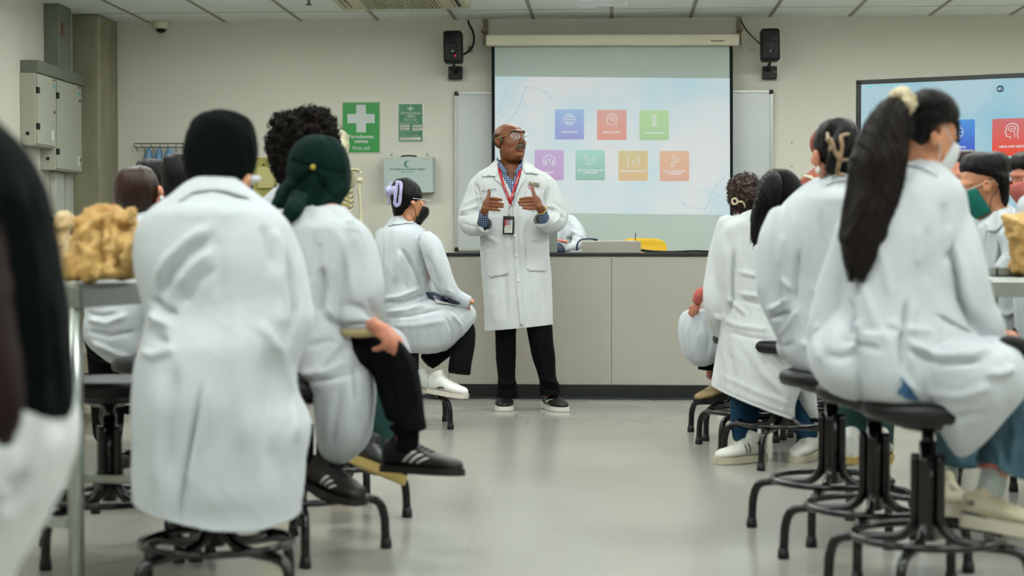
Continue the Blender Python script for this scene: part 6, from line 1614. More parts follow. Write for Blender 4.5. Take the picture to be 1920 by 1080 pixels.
# ---- thin ponytail student in jeans
Y = 7.3
t = person(1440, Y, 'student with a thin dark ponytail, yellow hair tie, blue jeans and white sneakers')
me, Mh = body_mesh(Y, (1460, 366, .05, 165, 6, 0, .95), (1440, 405, 0), (1432, 450, 0), (1432, 650, 0), [((1372, 440, 0), (1345, 560, 0), (1338, 600, .15)), ((1495, 440, 0), (1500, 560, 0), (1480, 600, .2))],
    [((1400, 690, 0), (1395, 700, .35), (1395, 815, .1)), ((1465, 690, 0), (1500, 700, .35), (1512, 815, .15))], (), .008)
bd = obj('body', me, M_SKIN_L, t)
add_hairdo('hair', [rows(Y, [(318, 1450, 1475, 0, .03), (322, 1440, 1485, 0, .07), (332, 1429, 1496, .02, .10), (348, 1422, 1503, .04, .12), (365, 1420, 1505.5, .05, .125), (382, 1425, 1503, .05, .11), (396, 1436, 1494, .05, .09), (406, 1448, 1484, .05, .06)], 40, 4, 2.0)], M_HAIR, t, .005, .0012, 260, 2, 6)
pt = [rows(Y - .12, [(323, 1441, 1456, .02, .025), (333, 1432, 1464, .0, .04), (350, 1424, 1466, -.01, .045), (375, 1417, 1462, -.01, .045), (400, 1409, 1456, 0, .045), (425, 1404.5, 1449, .0, .04), (448, 1403.5, 1440, 0, .035), (468, 1406, 1430, 0, .028), (484, 1411, 1422, 0, .014), (492, 1415, 1418, 0, .006)], 24, 4, 2.0)]
pn = add_hairdo('ponytail', pt, M_HAIR, t, .004, .002, 330, 1, 8, gen=.002)
sg = [([P(u, v, Y - .12 + dy) for u, v, dy in [(1448, 325, 0), (1446, 350, -.02), (1438, 390, -.02), (1426, 430, 0), (1417, 465, 0), (1414, 496, 0)]], [.012, .045, .05, .05, .04, .02])]
obj('loose_locks', strands(sg, 60, .0022, 0, 3), M_HAIR, pn)
obj('hair_tie', fuse([tube(Y - .11, [(1443, 327, 0, 3.4), (1449, 323.5, -.005, 3.4), (1455, 331, 0, 3.4)], 12, 4)], .004, 1), mat('mustard_band', '#9c7a22', .8, .2), t, label='mustard yellow hair tie')
torso = rows(Y, [(388, 1425, 1476, .03, .05), (395, 1405, 1488, .02, .08), (404, 1384, 1498, .01, .11), (416, 1362, 1507, 0, .13), (434, 1346, 1514, 0, .14), (470, 1339, 1518, 0, .15), (510, 1337, 1518, 0, .15), (550, 1341, 1516, 0, .15), (585, 1347, 1512, 0, .16), (615, 1350, 1512, 0, .18), (650, 1346, 1518, 0, .2), (690, 1341, 1520, 0, .21), (725, 1336, 1500, 0, .21), (760, 1335, 1489, 0, .21), (800, 1336, 1488, 0, .2), (830, 1338, 1488, 0, .19)], 48, 4, 2.4)
slv = tube(Y, [(1366, 425, 0, 22), (1352, 470, 0, 22), (1345, 520, -.02, 22), (1341, 565, -.03, 23), (1344, 595, 0, 22), (1350, 615, .08, 18)], 24, 5)
me = fuse([torso, slv], .0062, 4)
fold(me, [([(1375, 470), (1371, 520), (1372, 565), (1358, 600)], 3.5, -.022), ([(1384, 510), (1415, 516), (1455, 506)], 4, .008), ([(1385, 550), (1420, 556), (1460, 560)], 4, .010), ([(1388, 562), (1420, 570), (1465, 572)], 3.5, -.008), ([(1362, 560), (1378, 570), (1400, 590)], 4, .010), ([(1355, 600), (1390, 612), (1440, 618)], 5, .008), ([(1360, 620), (1400, 632), (1450, 640)], 4, -.006),
    ([(1420, 450), (1425, 490)], 6, .006), ([(1395, 640), (1430, 700), (1470, 740)], 7, .006), ([(1370, 660), (1375, 740)], 6, -.006), ([(1440, 660), (1480, 700)], 6, .006), ([(1340, 590), (1352, 600), (1362, 590)], 4, .010), ([(1345, 700), (1420, 735), (1485, 760)], 5, .004), ([(1335, 722), (1400, 752), (1486, 782)], 2.0, -.004)], .0035, 8, 61)
a, b = P(1335, 729, Y - .2), P(1488, 790, Y - .2)
n = (b - a).cross(Vector((0, 1, 0))); cut(me, a, n if n.z < 0 else -n)
ct = obj('lab_coat', me, M_COAT2, t); solid(ct, .005)
me = fuse([rows(Y + .1, [(640, 1482, 1512, 0, .10), (700, 1485, 1520, 0, .1), (740, 1492, 1528, 0, .09), (770, 1505, 1532, 0, .07), (792, 1520, 1533, 0, .04), (797, 1527, 1532, 0, .02)], 28, 4, 2.4)], .006, 2); fold(me, [], .003, 9, 9)
obj('coat_flap', me, M_COAT2, ct)
tr = [tube(Y, [(1400, 700, .1, 26), (1397, 740, .1, 27), (1396, 790, .06, 26), (1396, 818, .04, 23), (1396, 826, .04, 22)], 24, 4, 'flat'), tube(Y, [(1480, 700, .1, 27), (1503, 745, .12, 26), (1510, 800, .1, 23), (1512, 822, .1, 21)], 24, 4, 'flat'), tube(Y, [(1432, 690, 0, 50), (1440, 700, .1, 50)], 20, 3)]
me = fuse(tr, .007, 3); fold(me, [([(1372, 800), (1396, 806), (1420, 800)], 2.5, .008), ([(1372, 812), (1396, 817), (1420, 812)], 2, -.007), ([(1380, 770), (1400, 780)], 4, .006)], .003, 10, 4)
obj('jeans', me, M_JEANSD, t)
M_SK = mat('white_sneaker', '#c6c6bd', .5, .4, .04)
a = P(1430, 860, Y - .0); b = P(1358, 862, Y - .12); a.z = .004; b.z = .002
s_ = shoe(t, a, b, ln=.262, wd=.1, ht=.115, sole=.03, m_up=M_SK, m_sole=mat('aged_rubber', '#a8a48e', .6), stripes=[(.38, .035, .42, .085, .018), (.46, .035, .50, .078, .018)], m_stripe=M_GASKET, side=-1, m_heel=M_BLACK, laces=M_SK, label='white sneaker with dark stripes and heel tab')
dd = (b - a).normalized()
def shoe_words(words, p, wdm, ht_, par, m):
    V, Fc = text_geo(words, .02); xs = [v.x for v in V]; ys = [v.y for v in V]; x0, x1, y0, y1 = min(xs), max(xs), min(ys), max(ys)
    return obj('heel_lettering', ([p + rgt * ((v.x - x0) / (x1 - x0) - .5) * wdm + Vector((0, 0, ((v.y - y0) / (y1 - y0) - .5) * ht_)) for v in V], Fc), m, par, False, label='small pale lettering')
bl = obj('heel_patch', merge([sweep([P(1405, 838, Y - .055), P(1417, 834, Y - .06), P(1427, 833, Y - .05), P(1428, 840, Y - .045)], [.006, .013, .014, .010], 12, 3, flat=.5, hint=(0, 1, 0))]), M_BLACK, s_, label='black heel patch')
shoe_words('BB-SOON', P(1418, 835, Y - .085), .028, .007, bl, M_WHITE)
a = P(1528, 852, Y + .15); b = P(1500, 856, Y - .02); a.z = .004; b.z = .002
shoe(t, a, b, ln=.262, wd=.1, ht=.115, sole=.03, m_up=M_SK, m_sole=mat('aged_rubber', '#a8a48e', .6), side=-1, m_heel=M_BLACK, laces=M_SK, label='white sneaker with a dark heel tab')
tuck(bd, kids(t, 'hair', 'lab_coat', 'jeans'), [(1500, 363, 6), (1404, 836, 12)])

# ---- claw clip student
Y = 5.5
t = person(1560, Y, 'student with dark hair twisted up in a tortoiseshell claw clip and a pearl earring')
me, Mh = body_mesh(Y, (1562, 283, .08, 205, 4, 0, 1.0), (1570, 345, .05), (1560, 420, 0), (1560, 620, 0), [((1460, 410, 0), (1440, 540, 0), (1490, 620, .2)), ((1640, 410, 0), (1650, 540, 0), (1620, 620, .2))],
    [((1560, 660, 0), (1592, 690, .4), (1594, 860, .35)), ((1610, 660, 0), (1650, 690, .4), (1650, 860, .35))], (), .007)
bd = obj('body', me, M_SKIN_P, t)
add_hairdo('hair', [rows(Y, [(221, 1560, 1584, 0, .03), (225, 1548, 1596, 0, .07), (236, 1536, 1604, .01, .1), (254, 1528, 1610, .03, .12), (275, 1526, 1612, .04, .13), (298, 1529, 1612, .05, .12), (316, 1538, 1610, .06, .10), (330, 1552, 1602, .06, .08), (338, 1562, 1595, .06, .06)], 40, 4, 2.0), tube(Y - .08, [(1560, 315, .02, 14), (1572, 280, -.02, 17), (1585, 245, -.01, 16), (1592, 232, .02, 9)], 18, 5)], M_HAIR, t, .0055, .0014, 230, 2, 9)
M_TORT = mat('tortoiseshell', '#5a3f28', .3, .5, .4, 25, col2='#8d7350')
g = [tube(Y - .14, [(1551, 262, 0, 4), (1558, 262, -.02, 4), (1566, 285, -.035, 4.2), (1574, 300, -.03, 4.4), (1570, 325, -.01, 4.2), (1582, 328, 0, 4)], 12, 5), tube(Y - .14, [(1590, 252, 0, 4), (1577, 256, -.02, 4), (1579, 276, -.035, 4.2), (1574, 300, -.03, 4.4)], 12, 5), tube(Y - .14, [(1555, 282, 0, 3.2), (1562, 276, -.02, 3.2)], 10, 3), tube(Y - .14, [(1590, 300, 0, 3.2), (1576, 300, -.03, 3.2)], 10, 3), tube(Y - .14, [(1551, 250, .02, 3.4), (1553, 262, .0, 3.4), (1557, 275, 0, 3)], 10, 3)]
obj('claw_clip', fuse(g, .0035, 1), M_TORT, t, label='tortoiseshell claw clip')
obj('earring', ball(P(1534, 318.5, Y - .02), (.010, .008, .012)), mat('pearl', '#dcdccf', .25, .6, coat=.5), t, label='pearl earring')
obj('ear', fuse([pball(Y - .0, 1531, 297, .0, 7, 17, .022, R(-8)), pball(Y, 1541, 318, .02, 10, 16, .03)], .004, 1), M_SKIN_P, bd, label='ear and jaw edge')
torso = rows(Y, [(322, 1556, 1592, .05, .04), (328, 1546, 1600, .04, .07), (338, 1528, 1615, .03, .09), (352, 1505, 1630, .02, .12), (370, 1482, 1644, .0, .14), (395, 1460, 1656, 0, .15), (425, 1446, 1662, 0, .16), (470, 1442, 1664, 0, .17), (520, 1445, 1664, 0, .17), (570, 1452, 1655, 0, .18), (620, 1458, 1640, 0, .2), (655, 1468, 1625, 0, .22), (685, 1486, 1615, 0, .22), (705, 1508, 1600, 0, .18), (720, 1530, 1590, 0, .14)], 48, 4, 2.4)
slv = tube(Y, [(1462, 410, -.02, 24), (1450, 450, -.04, 28), (1446, 500, -.05, 28), (1449, 550, -.05, 29), (1466, 590, -.05, 28), (1480, 625, -.02, 26), (1478, 652, .02, 22)], 26, 5)
me = fuse([torso, slv], .0062, 4)
fold(me, [([(1478, 560), (1455, 574), (1440, 580)], 5, .014), ([(1482, 585), (1460, 592), (1446, 596)], 4, -.016), ([(1500, 580), (1480, 610), (1464, 628)], 5, .010), ([(1498, 470), (1492, 520), (1490, 570)], 5, -.016), ([(1520, 540), (1560, 560), (1600, 560)], 7, .008), ([(1510, 600), (1550, 615), (1590, 610)], 6, -.008), ([(1540, 395), (1542, 470)], 4, -.006), ([(1470, 440), (1462, 500)], 8, .006), ([(1500, 640), (1540, 660), (1580, 650)], 7, .010), ([(1465, 520), (1488, 545)], 5, .008), ([(1450, 640), (1470, 650), (1490, 645)], 5, -.010), ([(1580, 380), (1600, 440)], 6, .006)], .003, 7, 71)
ct = obj('lab_coat', me, M_COAT, t); B = bvh_of(ct)
obj('collar', patch(B, [(1552, 333), (1566, 327), (1588, 326), (1600, 331), (1602, 344), (1585, 340), (1566, 341), (1546, 349)], .003, .005, 4), M_COAT, ct)
tr = [tube(Y, [(1560, 670, 0, 42), (1592, 690, .38, 38), (1594, 780, .4, 28), (1594, 850, .35, 24)], 22, 4), tube(Y, [(1610, 670, 0, 42), (1650, 690, .38, 38), (1650, 780, .4, 28), (1650, 850, .35, 24)], 22, 4)]
obj('trousers', fuse(tr, .009, 2), M_TEAL, t)
for u in (1596, 1650):
    a = P(u, 900, Y + .2); b = P(u, 900, Y + .45); a.z = .2; b.z = .195
    shoe(t, a, b, ln=.25, m_up=M_WHITEL, m_sole=M_GUM, label='pale shoe with gum sole')
tuck(bd, kids(t, 'hair', 'lab_coat', 'trousers'), [(1534, 300, 16)])

# ---- long ponytail student, biggest at right
Y = 4.45
t = person(1740, Y, 'student with a long dark ponytail and cream scrunchie, biggest figure at right')
me, Mh = body_mesh(Y, (1733, 257, .03, 122, 22, 0, .98), (1722, 320, .03), (1715, 420, 0), (1715, 650, 0), [((1615, 420, 0), (1560, 560, 0), (1580, 620, .3)), ((1795, 400, -.02), (1840, 560, -.05), (1885, 632, -.1))],
    [((1680, 700, .05), (1760, 700, .5), (1790, 860, .5)), ((1745, 700, -.08), (1925, 705, -.05), (1865, 900, -.05))], hand_parts(P(1884, 632, Y - .1), rgt + Vector((0, .3, -.3)), (0, 0, 1), (0, 1, 0), .95) + [pball(Y, 1752, 264, -.055, 7.5, 15, .02, R(8)), tube(Y, [(1746, 272, -.06, 3), (1747, 254, -.075, 3.4), (1754, 249, -.075, 3.4), (1759, 258, -.07, 3.2), (1757, 272, -.06, 3)], 8, 4)], .0058)
bd = obj('body', me, M_SKIN_L, t); paint_face(bd, Mh)
add_hairdo('hair', [rows(Y, [(169, 1730, 1756, .0, .03), (173, 1716, 1768, .0, .07), (182, 1702, 1780, .0, .095), (198, 1692, 1790, .01, .115), (216, 1688, 1795, .02, .12), (228, 1688, 1790, .02, .12), (240, 1689, 1752, .03, .115), (254, 1691, 1744, .03, .11), (268, 1693, 1736, .04, .10), (282, 1695, 1726, .05, .085), (294, 1698, 1714, .05, .06), (302, 1701, 1708, .05, .03)], 44, 4, 2.0),
    tube(Y, [(1786, 215, .0, 9), (1795, 238, .02, 6), (1796, 262, .03, 4.5), (1792, 288, .03, 2.5)], 12, 4)], M_HAIR, t, .0055, .0014, 230, 2, 12)
pt = [rows(Y - .1, [(178, 1672, 1690, .06, .03), (188, 1655, 1694, .03, .05), (205, 1640, 1698, .0, .06), (230, 1623, 1701, -.01, .065), (262, 1607, 1700, -.02, .065), (300, 1596, 1696, -.03, .065), (340, 1589, 1691, -.03, .06), (380, 1582, 1684, -.03, .06), (420, 1577, 1675, -.03, .055), (450, 1577, 1664, -.03, .05), (478, 1582, 1650, -.03, .04), (500, 1590, 1638, -.03, .03), (515, 1597, 1626, -.03, .018), (523, 1604, 1617, -.03, .008)], 32, 5, 2.1)]
pn = add_hairdo('ponytail', pt, M_HAIRBR, t, .0048, .0026, 210, 1, 14, gen=.003)
sg = [([P(u, v, Y - .12 + dy) for u, v, dy in [(1682, 186, .06), (1668, 215, 0), (1655, 270, 0), (1643, 340, -.01), (1630, 410, 0), (1618, 470, 0), (1608, 528, 0)]], [.022, .05, .068, .072, .07, .055, .025])]
obj('loose_locks', strands(sg, 110, .0028, 0, 5), M_HAIRBR, pn)
me = fuse([tube(Y - .08, [(1678, 182, .04, 11), (1690, 176, -.02, 12), (1702, 180, -.03, 12), (1708, 192, -.01, 11), (1702, 206, .0, 11), (1696, 213, .03, 8)], 18, 5), pball(Y - .08, 1697, 194, -.02, 13, 15, .035)], .005, 2)
fold(me, [], .004, 34, 4, (1, 1, 1)); obj('scrunchie', me, mat('cream_scrunchie', '#c0b595', .85, .2, .06, 30, .4, 150), t, label='cream fabric scrunchie')
face_mask(Mh, mat('white_mask', '#c9cdd0', .8, .2), t, label='white face mask')
torso = rows(Y, [(292, 1706, 1734, .05, .04), (298, 1696, 1750, .04, .06), (308, 1682, 1762, .03, .08), (322, 1662, 1776, .02, .11), (340, 1640, 1790, 0, .13), (362, 1620, 1802, 0, .15), (395, 1602, 1806, 0, .16), (440, 1592, 1812, 0, .17), (490, 1584, 1816, 0, .17), (540, 1578, 1826, 0, .17), (590, 1572, 1835, 0, .18), (640, 1575, 1845, 0, .2), (690, 1590, 1850, 0, .21), (725, 1602, 1840, 0, .2), (748, 1615, 1800, 0, .17), (762, 1640, 1760, 0, .13)], 52, 4, 2.5)
sl1 = tube(Y, [(1625, 375, 0, 28), (1600, 430, 0, 34), (1580, 500, 0, 36), (1562, 570, 0, 38), (1550, 620, .0, 36), (1548, 650, .06, 32)], 28, 5)
tail1 = rows(Y, [(575, 1560, 1600, 0, .06), (605, 1538, 1606, 0, .11), (640, 1519, 1612, 0, .14), (670, 1517, 1614, 0, .15), (700, 1527, 1612, 0, .15), (722, 1545, 1609, 0, .13), (738, 1566, 1608, 0, .1), (748, 1590, 1606, 0, .05)], 32, 4, 2.4)
tail2 = rows(Y, [(620, 1600, 1700, -.08, .12), (660, 1600, 1712, -.08, .13), (700, 1604, 1716, -.08, .13), (728, 1612, 1725, -.08, .12), (745, 1625, 1742, -.08, .11), (757, 1655, 1750, -.08, .09), (763, 1682, 1735, -.08, .05)], 32, 4, 2.4)
sl2 = tube(Y, [(1776, 372, -.04, 18), (1787, 410, -.07, 27), (1802, 460, -.1, 32), (1816, 520, -.12, 34), (1832, 575, -.12, 32), (1855, 610, -.12, 26), (1868, 632, -.12, 17), (1876, 640, -.12, 13)], 28, 5)
lap = rows(Y, [(632, 1770, 1850, -.1, .06), (640, 1745, 1876, -.1, .13), (655, 1722, 1898, -.1, .18), (680, 1712, 1913, -.1, .2), (705, 1712, 1918, -.1, .2), (735, 1720, 1912, -.1, .19), (765, 1738, 1893, -.1, .17), (795, 1757, 1868, -.1, .14), (822, 1773, 1840, -.1, .11), (845, 1788, 1813, -.1, .07), (857, 1797, 1801, -.1, .03)], 48, 5, 2.2)
me = fuse([torso, sl1, tail1, tail2, sl2, lap], .0062, 4)
fold(me, [([(1785, 455), (1790, 500), (1800, 560), (1828, 620)], 4, -.022), ([(1800, 470), (1812, 540), (1834, 600)], 9, .008), ([(1782, 470), (1776, 490)], 6, -.010), ([(1612, 600), (1600, 640), (1594, 660)], 6, .016), ([(1592, 560), (1600, 600), (1606, 640)], 5, -.020), ([(1610, 500), (1606, 560)], 6, -.010), ([(1580, 636), (1605, 646), (1650, 655)], 6, -.010), ([(1540, 600), (1532, 640), (1540, 680)], 6, .012), ([(1545, 665), (1575, 672), (1600, 665)], 8, -.008),
    ([(1757, 590), (1790, 608), (1826, 626)], 2.5, -.014), ([(1700, 640), (1760, 668), (1830, 665), (1875, 640)], 7, .014), ([(1700, 655), (1760, 680), (1840, 678)], 5, -.010), ([(1700, 560), (1690, 640), (1693, 700)], 4, -.014), ([(1712, 560), (1706, 640), (1712, 700)], 7, .008), ([(1750, 620), (1700, 620), (1660, 600)], 8, .008), ([(1610, 520), (1640, 600), (1670, 650)], 10, .006), ([(1690, 700), (1720, 740), (1760, 800), (1790, 850)], 5, .006), ([(1850, 700), (1880, 700), (1905, 690)], 8, .010), ([(1740, 740), (1800, 745), (1860, 725)], 9, .006), ([(1760, 780), (1800, 785), (1850, 770)], 7, -.005),
    ([(1640, 440), (1660, 500), (1670, 560)], 9, .006), ([(1740, 420), (1745, 480), (1740, 540)], 8, -.006), ([(1720, 430), (1722, 500)], 7, .005), ([(1770, 380), (1776, 430)], 6, -.008)], .0026, 6, 81)
ct = obj('lab_coat', me, M_COAT, t); B = bvh_of(ct)
obj('collar', patch(B, [(1697, 300), (1710, 295), (1726, 297), (1742, 306), (1752, 318), (1757, 330), (1742, 322), (1722, 313), (1700, 311), (1690, 316)], .003, .006, 4), M_COAT, ct)
obj('shirt_hem', patch(B, [(1688, 706), (1692, 720), (1682, 738), (1700, 748), (1724, 753), (1708, 728)], .004, .004, 4), mat('patterned_blue', '#23466a', .8, .2, .3, 40, col2='#4a7290'), t, label='patterned blue cloth showing in the coat slit')
tr = [tube(Y, [(1740, 720, -.05, 55), (1850, 715, -.08, 58), (1905, 735, -.08, 55), (1912, 790, -.06, 55), (1895, 850, -.05, 54), (1878, 888, -.05, 52)], 32, 4, 'flat'), tube(Y, [(1700, 720, .15, 48), (1775, 730, .5, 46), (1795, 800, .5, 42), (1797, 872, .5, 38)], 26, 4, 'flat')]
me = fuse(tr, .008, 3); fold(me, [([(1850, 800), (1870, 840), (1880, 880)], 6, .010), ([(1905, 790), (1895, 870)], 7, .010), ([(1880, 820), (1890, 880)], 4, -.008), ([(1830, 840), (1850, 870)], 5, -.008)], .004, 9, 4)
cut(me, P(1870, 880, Y - .05), Vector((0, 0, -1)) - rgt * .38, P(1876, 892, Y - .05), .16)
jn = obj('jeans', me, M_JEANS, t); solid(jn, .006)
obj('sock', fuse([tube(Y, [(1866, 868, -.03, 25), (1862, 900, -.02, 25), (1853, 935, .02, 25)], 20, 4)], .006, 2), mat('pale_sock', '#a8b2b0', .9, .2, .05, 60, .3, 200), t, label='pale grey sock')
obj('ankle_band', sweep([P(1857 + 33 * cos(a) * 1.0, 884 - 6 * sin(a) + 0, Y - .03 - .04 * sin(a)) for a in np.linspace(pi * 1.0, 0, 9)][::-1] if False else [P(1836, 874, Y - .06), P(1850, 873, Y - .10), P(1870, 877, Y - .11), P(1888, 886, Y - .08)], [.006] * 4, 8, 4), mat('dull_red_band', '#8c4a3a', .7), t, label='thin dull red band at the jeans hem')
M_NB = mat('cream_sneaker', '#aba58c', .65, .3, .06, 10); M_NB2 = mat('pale_midsole', '#b9b4a2', .6, .3, .05)
a = P(1802, 975, Y - .0); b = P(1945, 1003, Y - .06); a.z = .205; b.z = .185
sn = shoe(t, a, b, up=(0, 0, 1), ln=(b - a).length * 1.15, wd=.095, ht=.10, sole=.034, m_up=M_NB, m_sole=M_NB2, laces=M_NB2, side=1, stripes=[(.10, .046, .38, .040, .08)], m_stripe=M_NB2, m_heel=M_NB, label='cream running shoe')
def shoetext(words, u0, v0, u1, v1, d, par, m):
    return obj('shoe_lettering', text_on(words, lambda u, v: P(u, v, d), u0, v0, u1, v1, .05), m, par, False, label='small dark lettering')
shoetext('NB', 1812, 938, 1827, 949, Y - .105, sn, M_GASKET)
obj('side_line', sweep([P(1804, 960, Y - .105), P(1825, 964, Y - .112), P(1851, 971, Y - .115)], [.0035, .0045, .002], 8, 3), mat('dark_line', '#2a2c33', .5), sn)
a = P(1770, 930, Y + .52); b = P(1800, 950, Y + .4); a.z = .2; b.z = .19
shoe(t, P(1765, 960, Y + .3), P(1800, 968, Y + .1), ln=.24, wd=.09, ht=.1, sole=.034, m_up=M_NB, m_sole=M_NB2, laces=M_NB2, label='cream running shoe')
tuck(bd, kids(t, 'hair', 'lab_coat', 'jeans', 'sock', 'face_mask'), [(1768, 280, 36), (1738, 292, 22), (1752, 262, 18), (1895, 640, 22)])
ph = fuse([tube(Y, [(1872, 645, -.14, 11), (1892, 638, -.16, 15), (1915, 645, -.15, 17), (1935, 655, -.14, 15)], 18, 4, flat=.7)], .006, 2)
tag(obj('sunglasses_case', ph, mat('black_case', '#10110f', .5)), 'rounded black pouch held at the lap of the long ponytail student', 'pouch')
# ================================================================ SMALLER AND PARTLY HIDDEN PEOPLE
M_MTEAL = mat('teal_mask', '#1d6a5e', .8, .2); M_MPINK = mat('pink_mask', '#b5645e', .8, .2)
def bust(name_label, u, Y, head, hair, torso, skin, hairm, coat=M_COAT, arms=(), vox=.008, mask=None, gl=False, extra=None, keep=(), legs=True, seed=1, folds=(), mlabel=None, hip=620, hairamp=.0012):
    t = person(u, Y, name_label)
    nv_ = torso[0][0] + 10; cu = (torso[2][1] + torso[2][2]) / 2; s = ppm(Y, u)
    Lg = [((cu - .1 * s, hip, .05), (cu - .1 * s, hip + .02 * s, .42), (cu - .1 * s, hip + .36 * s, .3)), ((cu + .1 * s, hip, .05), (cu + .1 * s, hip + .02 * s, .42), (cu + .1 * s, hip + .36 * s, .3))] if legs else ()
    me, Mh = body_mesh(Y, head, (cu, nv_, .02), (cu, nv_ + .12 * s, .02), (cu, hip - .02 * s, 0), (), Lg, (), vox)
    bd = obj('body', me, skin, t)
    if head[3] < 120 or head[3] > 240: paint_face(bd, Mh)
    add_hairdo('hair', hair, hairm, t, .0055, hairamp, 240, 2, seed)
    me = fuse([rows(Y, torso, 40, 4, 2.3)] + [tube(Y, a, 20, 4) for a in arms], vox - .001, 3); fold(me, folds, .0038, 8, seed + 20)
    obj('lab_coat', me, coat, t)
    if legs:
        obj('trousers', fuse([tube(Y, [(a, b, d, r * s) for (a, b, d), r in zip(l, (.09, .085, .06))], 18, 4) for l in Lg], .01, 2), M_TROU, t)
        for l in Lg:
            a = P(l[2][0], l[2][1], Y + l[2][2] - .06); b = P(l[2][0], l[2][1], Y + l[2][2] + .2); a.z = .2; b.z = .195
            shoe(t, a, b, ln=.26, m_up=M_BLACK, m_sole=M_WHITE)
    if mask: face_mask(Mh, mask, t, label=mlabel, loop=M_BLACK if mask in (M_MTEAL, M_MPINK) else None)
    if gl: glasses(Mh, mat('silver_rim', '#c7ccd0', .2, .6, metal=.6), t)
    tuck(bd, kids(t, 'hair', 'lab_coat', 'trousers'), keep)
    return t, bd, Mh
# person behind the counter
Y = 11.25
t, bd, Mh = bust('person in a white coat sitting behind the counter, mostly hidden by the lecturer', 1040, Y, (1018, 372, .05, 10, 8, 0, .95),
    [rows(Y, [(343, 1012, 1025, .05, .03), (350, 1002, 1036, .06, .07), (362, 998, 1040, .08, .08), (378, 998, 1040, .1, .07), (390, 1002, 1036, .11, .05)], 28, 3, 2)],
    [(398, 1008, 1052, .03, .05), (403, 1000, 1073, .02, .09), (411, 990, 1080, 0, .12), (424, 986, 1082, 0, .13), (440, 985, 1082, 0, .14), (458, 984, 1080, 0, .14), (480, 984, 1080, 0, .14), (560, 985, 1080, 0, .15)], M_SKIN_L, M_HAIR, M_COAT,
    [[(1070, 412, -.02, 10), (1080, 428, -.06, 13), (1086, 448, -.12, 13), (1076, 462, -.2, 10), (1058, 466, -.24, 8)]], .007, legs=False, hip=600, seed=3, folds=[([(1052, 410), (1056, 440), (1052, 465)], 3, -.012), ([(1070, 432), (1084, 440), (1094, 446)], 3, .010), ([(1062, 446), (1080, 452)], 3, -.010)])
hh = fuse([tube(Y, [(1062, 454, -.26, 3.5), (1054, 452, -.28, 3.2), (1047, 450.5, -.28, 2.6)], 10, 3)], .004, 1); obj('finger', hh, M_SKIN_P, bd)
cst = obj('stool_hint', torus((0, 0, -5), .1, .01), M_BLACK, None) if False else None

# left group seen between the scarf and the table
Y = 6.3
F1, bd, Mh = bust('student with chestnut bobbed hair beyond the left table, white mask strap at the cheek', 255, Y, (258, 350, .03, 150, 6, 0, .95),
    [rows(Y, [(311, 246, 268, 0, .03), (316, 232, 280, 0, .07), (328, 219, 291, 0, .10), (345, 213.5, 297, 0, .11), (365, 213, 297, .01, .115), (383, 217, 292, .02, .11), (398, 225, 283, .02, .09), (410, 238, 270, .02, .07), (416, 248, 262, .02, .05)], 36, 4, 2)],
    [(396, 222, 290, .04, .05), (404, 200, 305, .02, .09), (416, 180, 318, 0, .12), (440, 168, 326, 0, .14), (490, 162, 330, 0, .15), (550, 160, 330, 0, .16), (590, 162, 300, 0, .18), (620, 160, 280, 0, .19), (645, 170, 272, 0, .18), (665, 195, 258, 0, .15), (680, 215, 240, 0, .1)], M_SKIN_P, M_HAIRCH, M_COAT, (), .008, keep=[(300, 372, 10)], seed=5, hip=640,
    folds=[([(165, 600), (200, 607), (240, 590)], 5, .012), ([(165, 620), (210, 630), (250, 622)], 4, -.012), ([(170, 640), (220, 662), (245, 668)], 4, .012), ([(162, 585), (190, 592), (215, 588)], 3, -.010), ([(185, 655), (215, 668)], 3, -.008)])
obj('ear', fuse([pball(Y, 301, 358, -.01, 5, 11, .02, R(-15)), pball(Y, 300, 376, .01, 8, 14, .03, R(15))], .004, 1), M_SKIN_P, bd, label='cheek and ear')
obj('mask_edge', fuse([pball(Y, 303, 372, -.02, 3.2, 6, .02)], .004, 1), mat('white_mask', '#c9cdd0', .8, .2), F1, label='white mask edge')
obj('ear', fuse([pball(Y, 214.5, 388, -.0, 4.5, 9, .02)], .004, 1), mat('flushed_skin', '#8c3c30', .5, .4, sss=.15), bd, label='reddish ear')
Y = 7.4
bust('student with glossy black hair behind the chestnut-haired student', 284, Y, (283, 335, .03, 150, 6, 0, .95),
    [rows(Y, [(298.5, 270, 296, 0, .03), (302, 260, 306, 0, .07), (312, 253, 312, 0, .10), (330, 250, 315, 0, .11), (350, 252, 314, .01, .11), (370, 260, 308, .02, .08)], 36, 4, 2)],
    [(380, 262, 305, .04, .05), (390, 240, 325, .02, .09), (405, 226, 335, 0, .12), (450, 220, 340, 0, .14), (550, 222, 338, 0, .16), (610, 225, 335, 0, .18), (640, 240, 320, 0, .15)], M_SKIN_P, M_HAIR, M_COAT, (), .01, seed=7, hip=610)
Y = 6.9
bust('student with long black hair just left of the black headscarf', 325, Y, (326, 325, .03, 160, 6, 0, .95),
    [rows(Y, [(288, 320, 342, 0, .03), (292, 311, 350, 0, .07), (303, 306, 354, 0, .10), (325, 304, 356, 0, .11), (350, 305, 354, .01, .11), (368, 305, 350, .0, .10), (384, 303, 345, -.02, .08), (396, 304, 340, -.02, .04)], 36, 4, 2)],
    [(378, 305, 350, .04, .05), (388, 285, 372, .02, .09), (405, 272, 385, 0, .12), (450, 266, 390, 0, .14), (550, 268, 388, 0, .16), (610, 272, 385, 0, .18), (640, 290, 370, 0, .15)], M_SKIN_P, M_HAIR, M_COAT, (), .01, seed=9, hip=615)
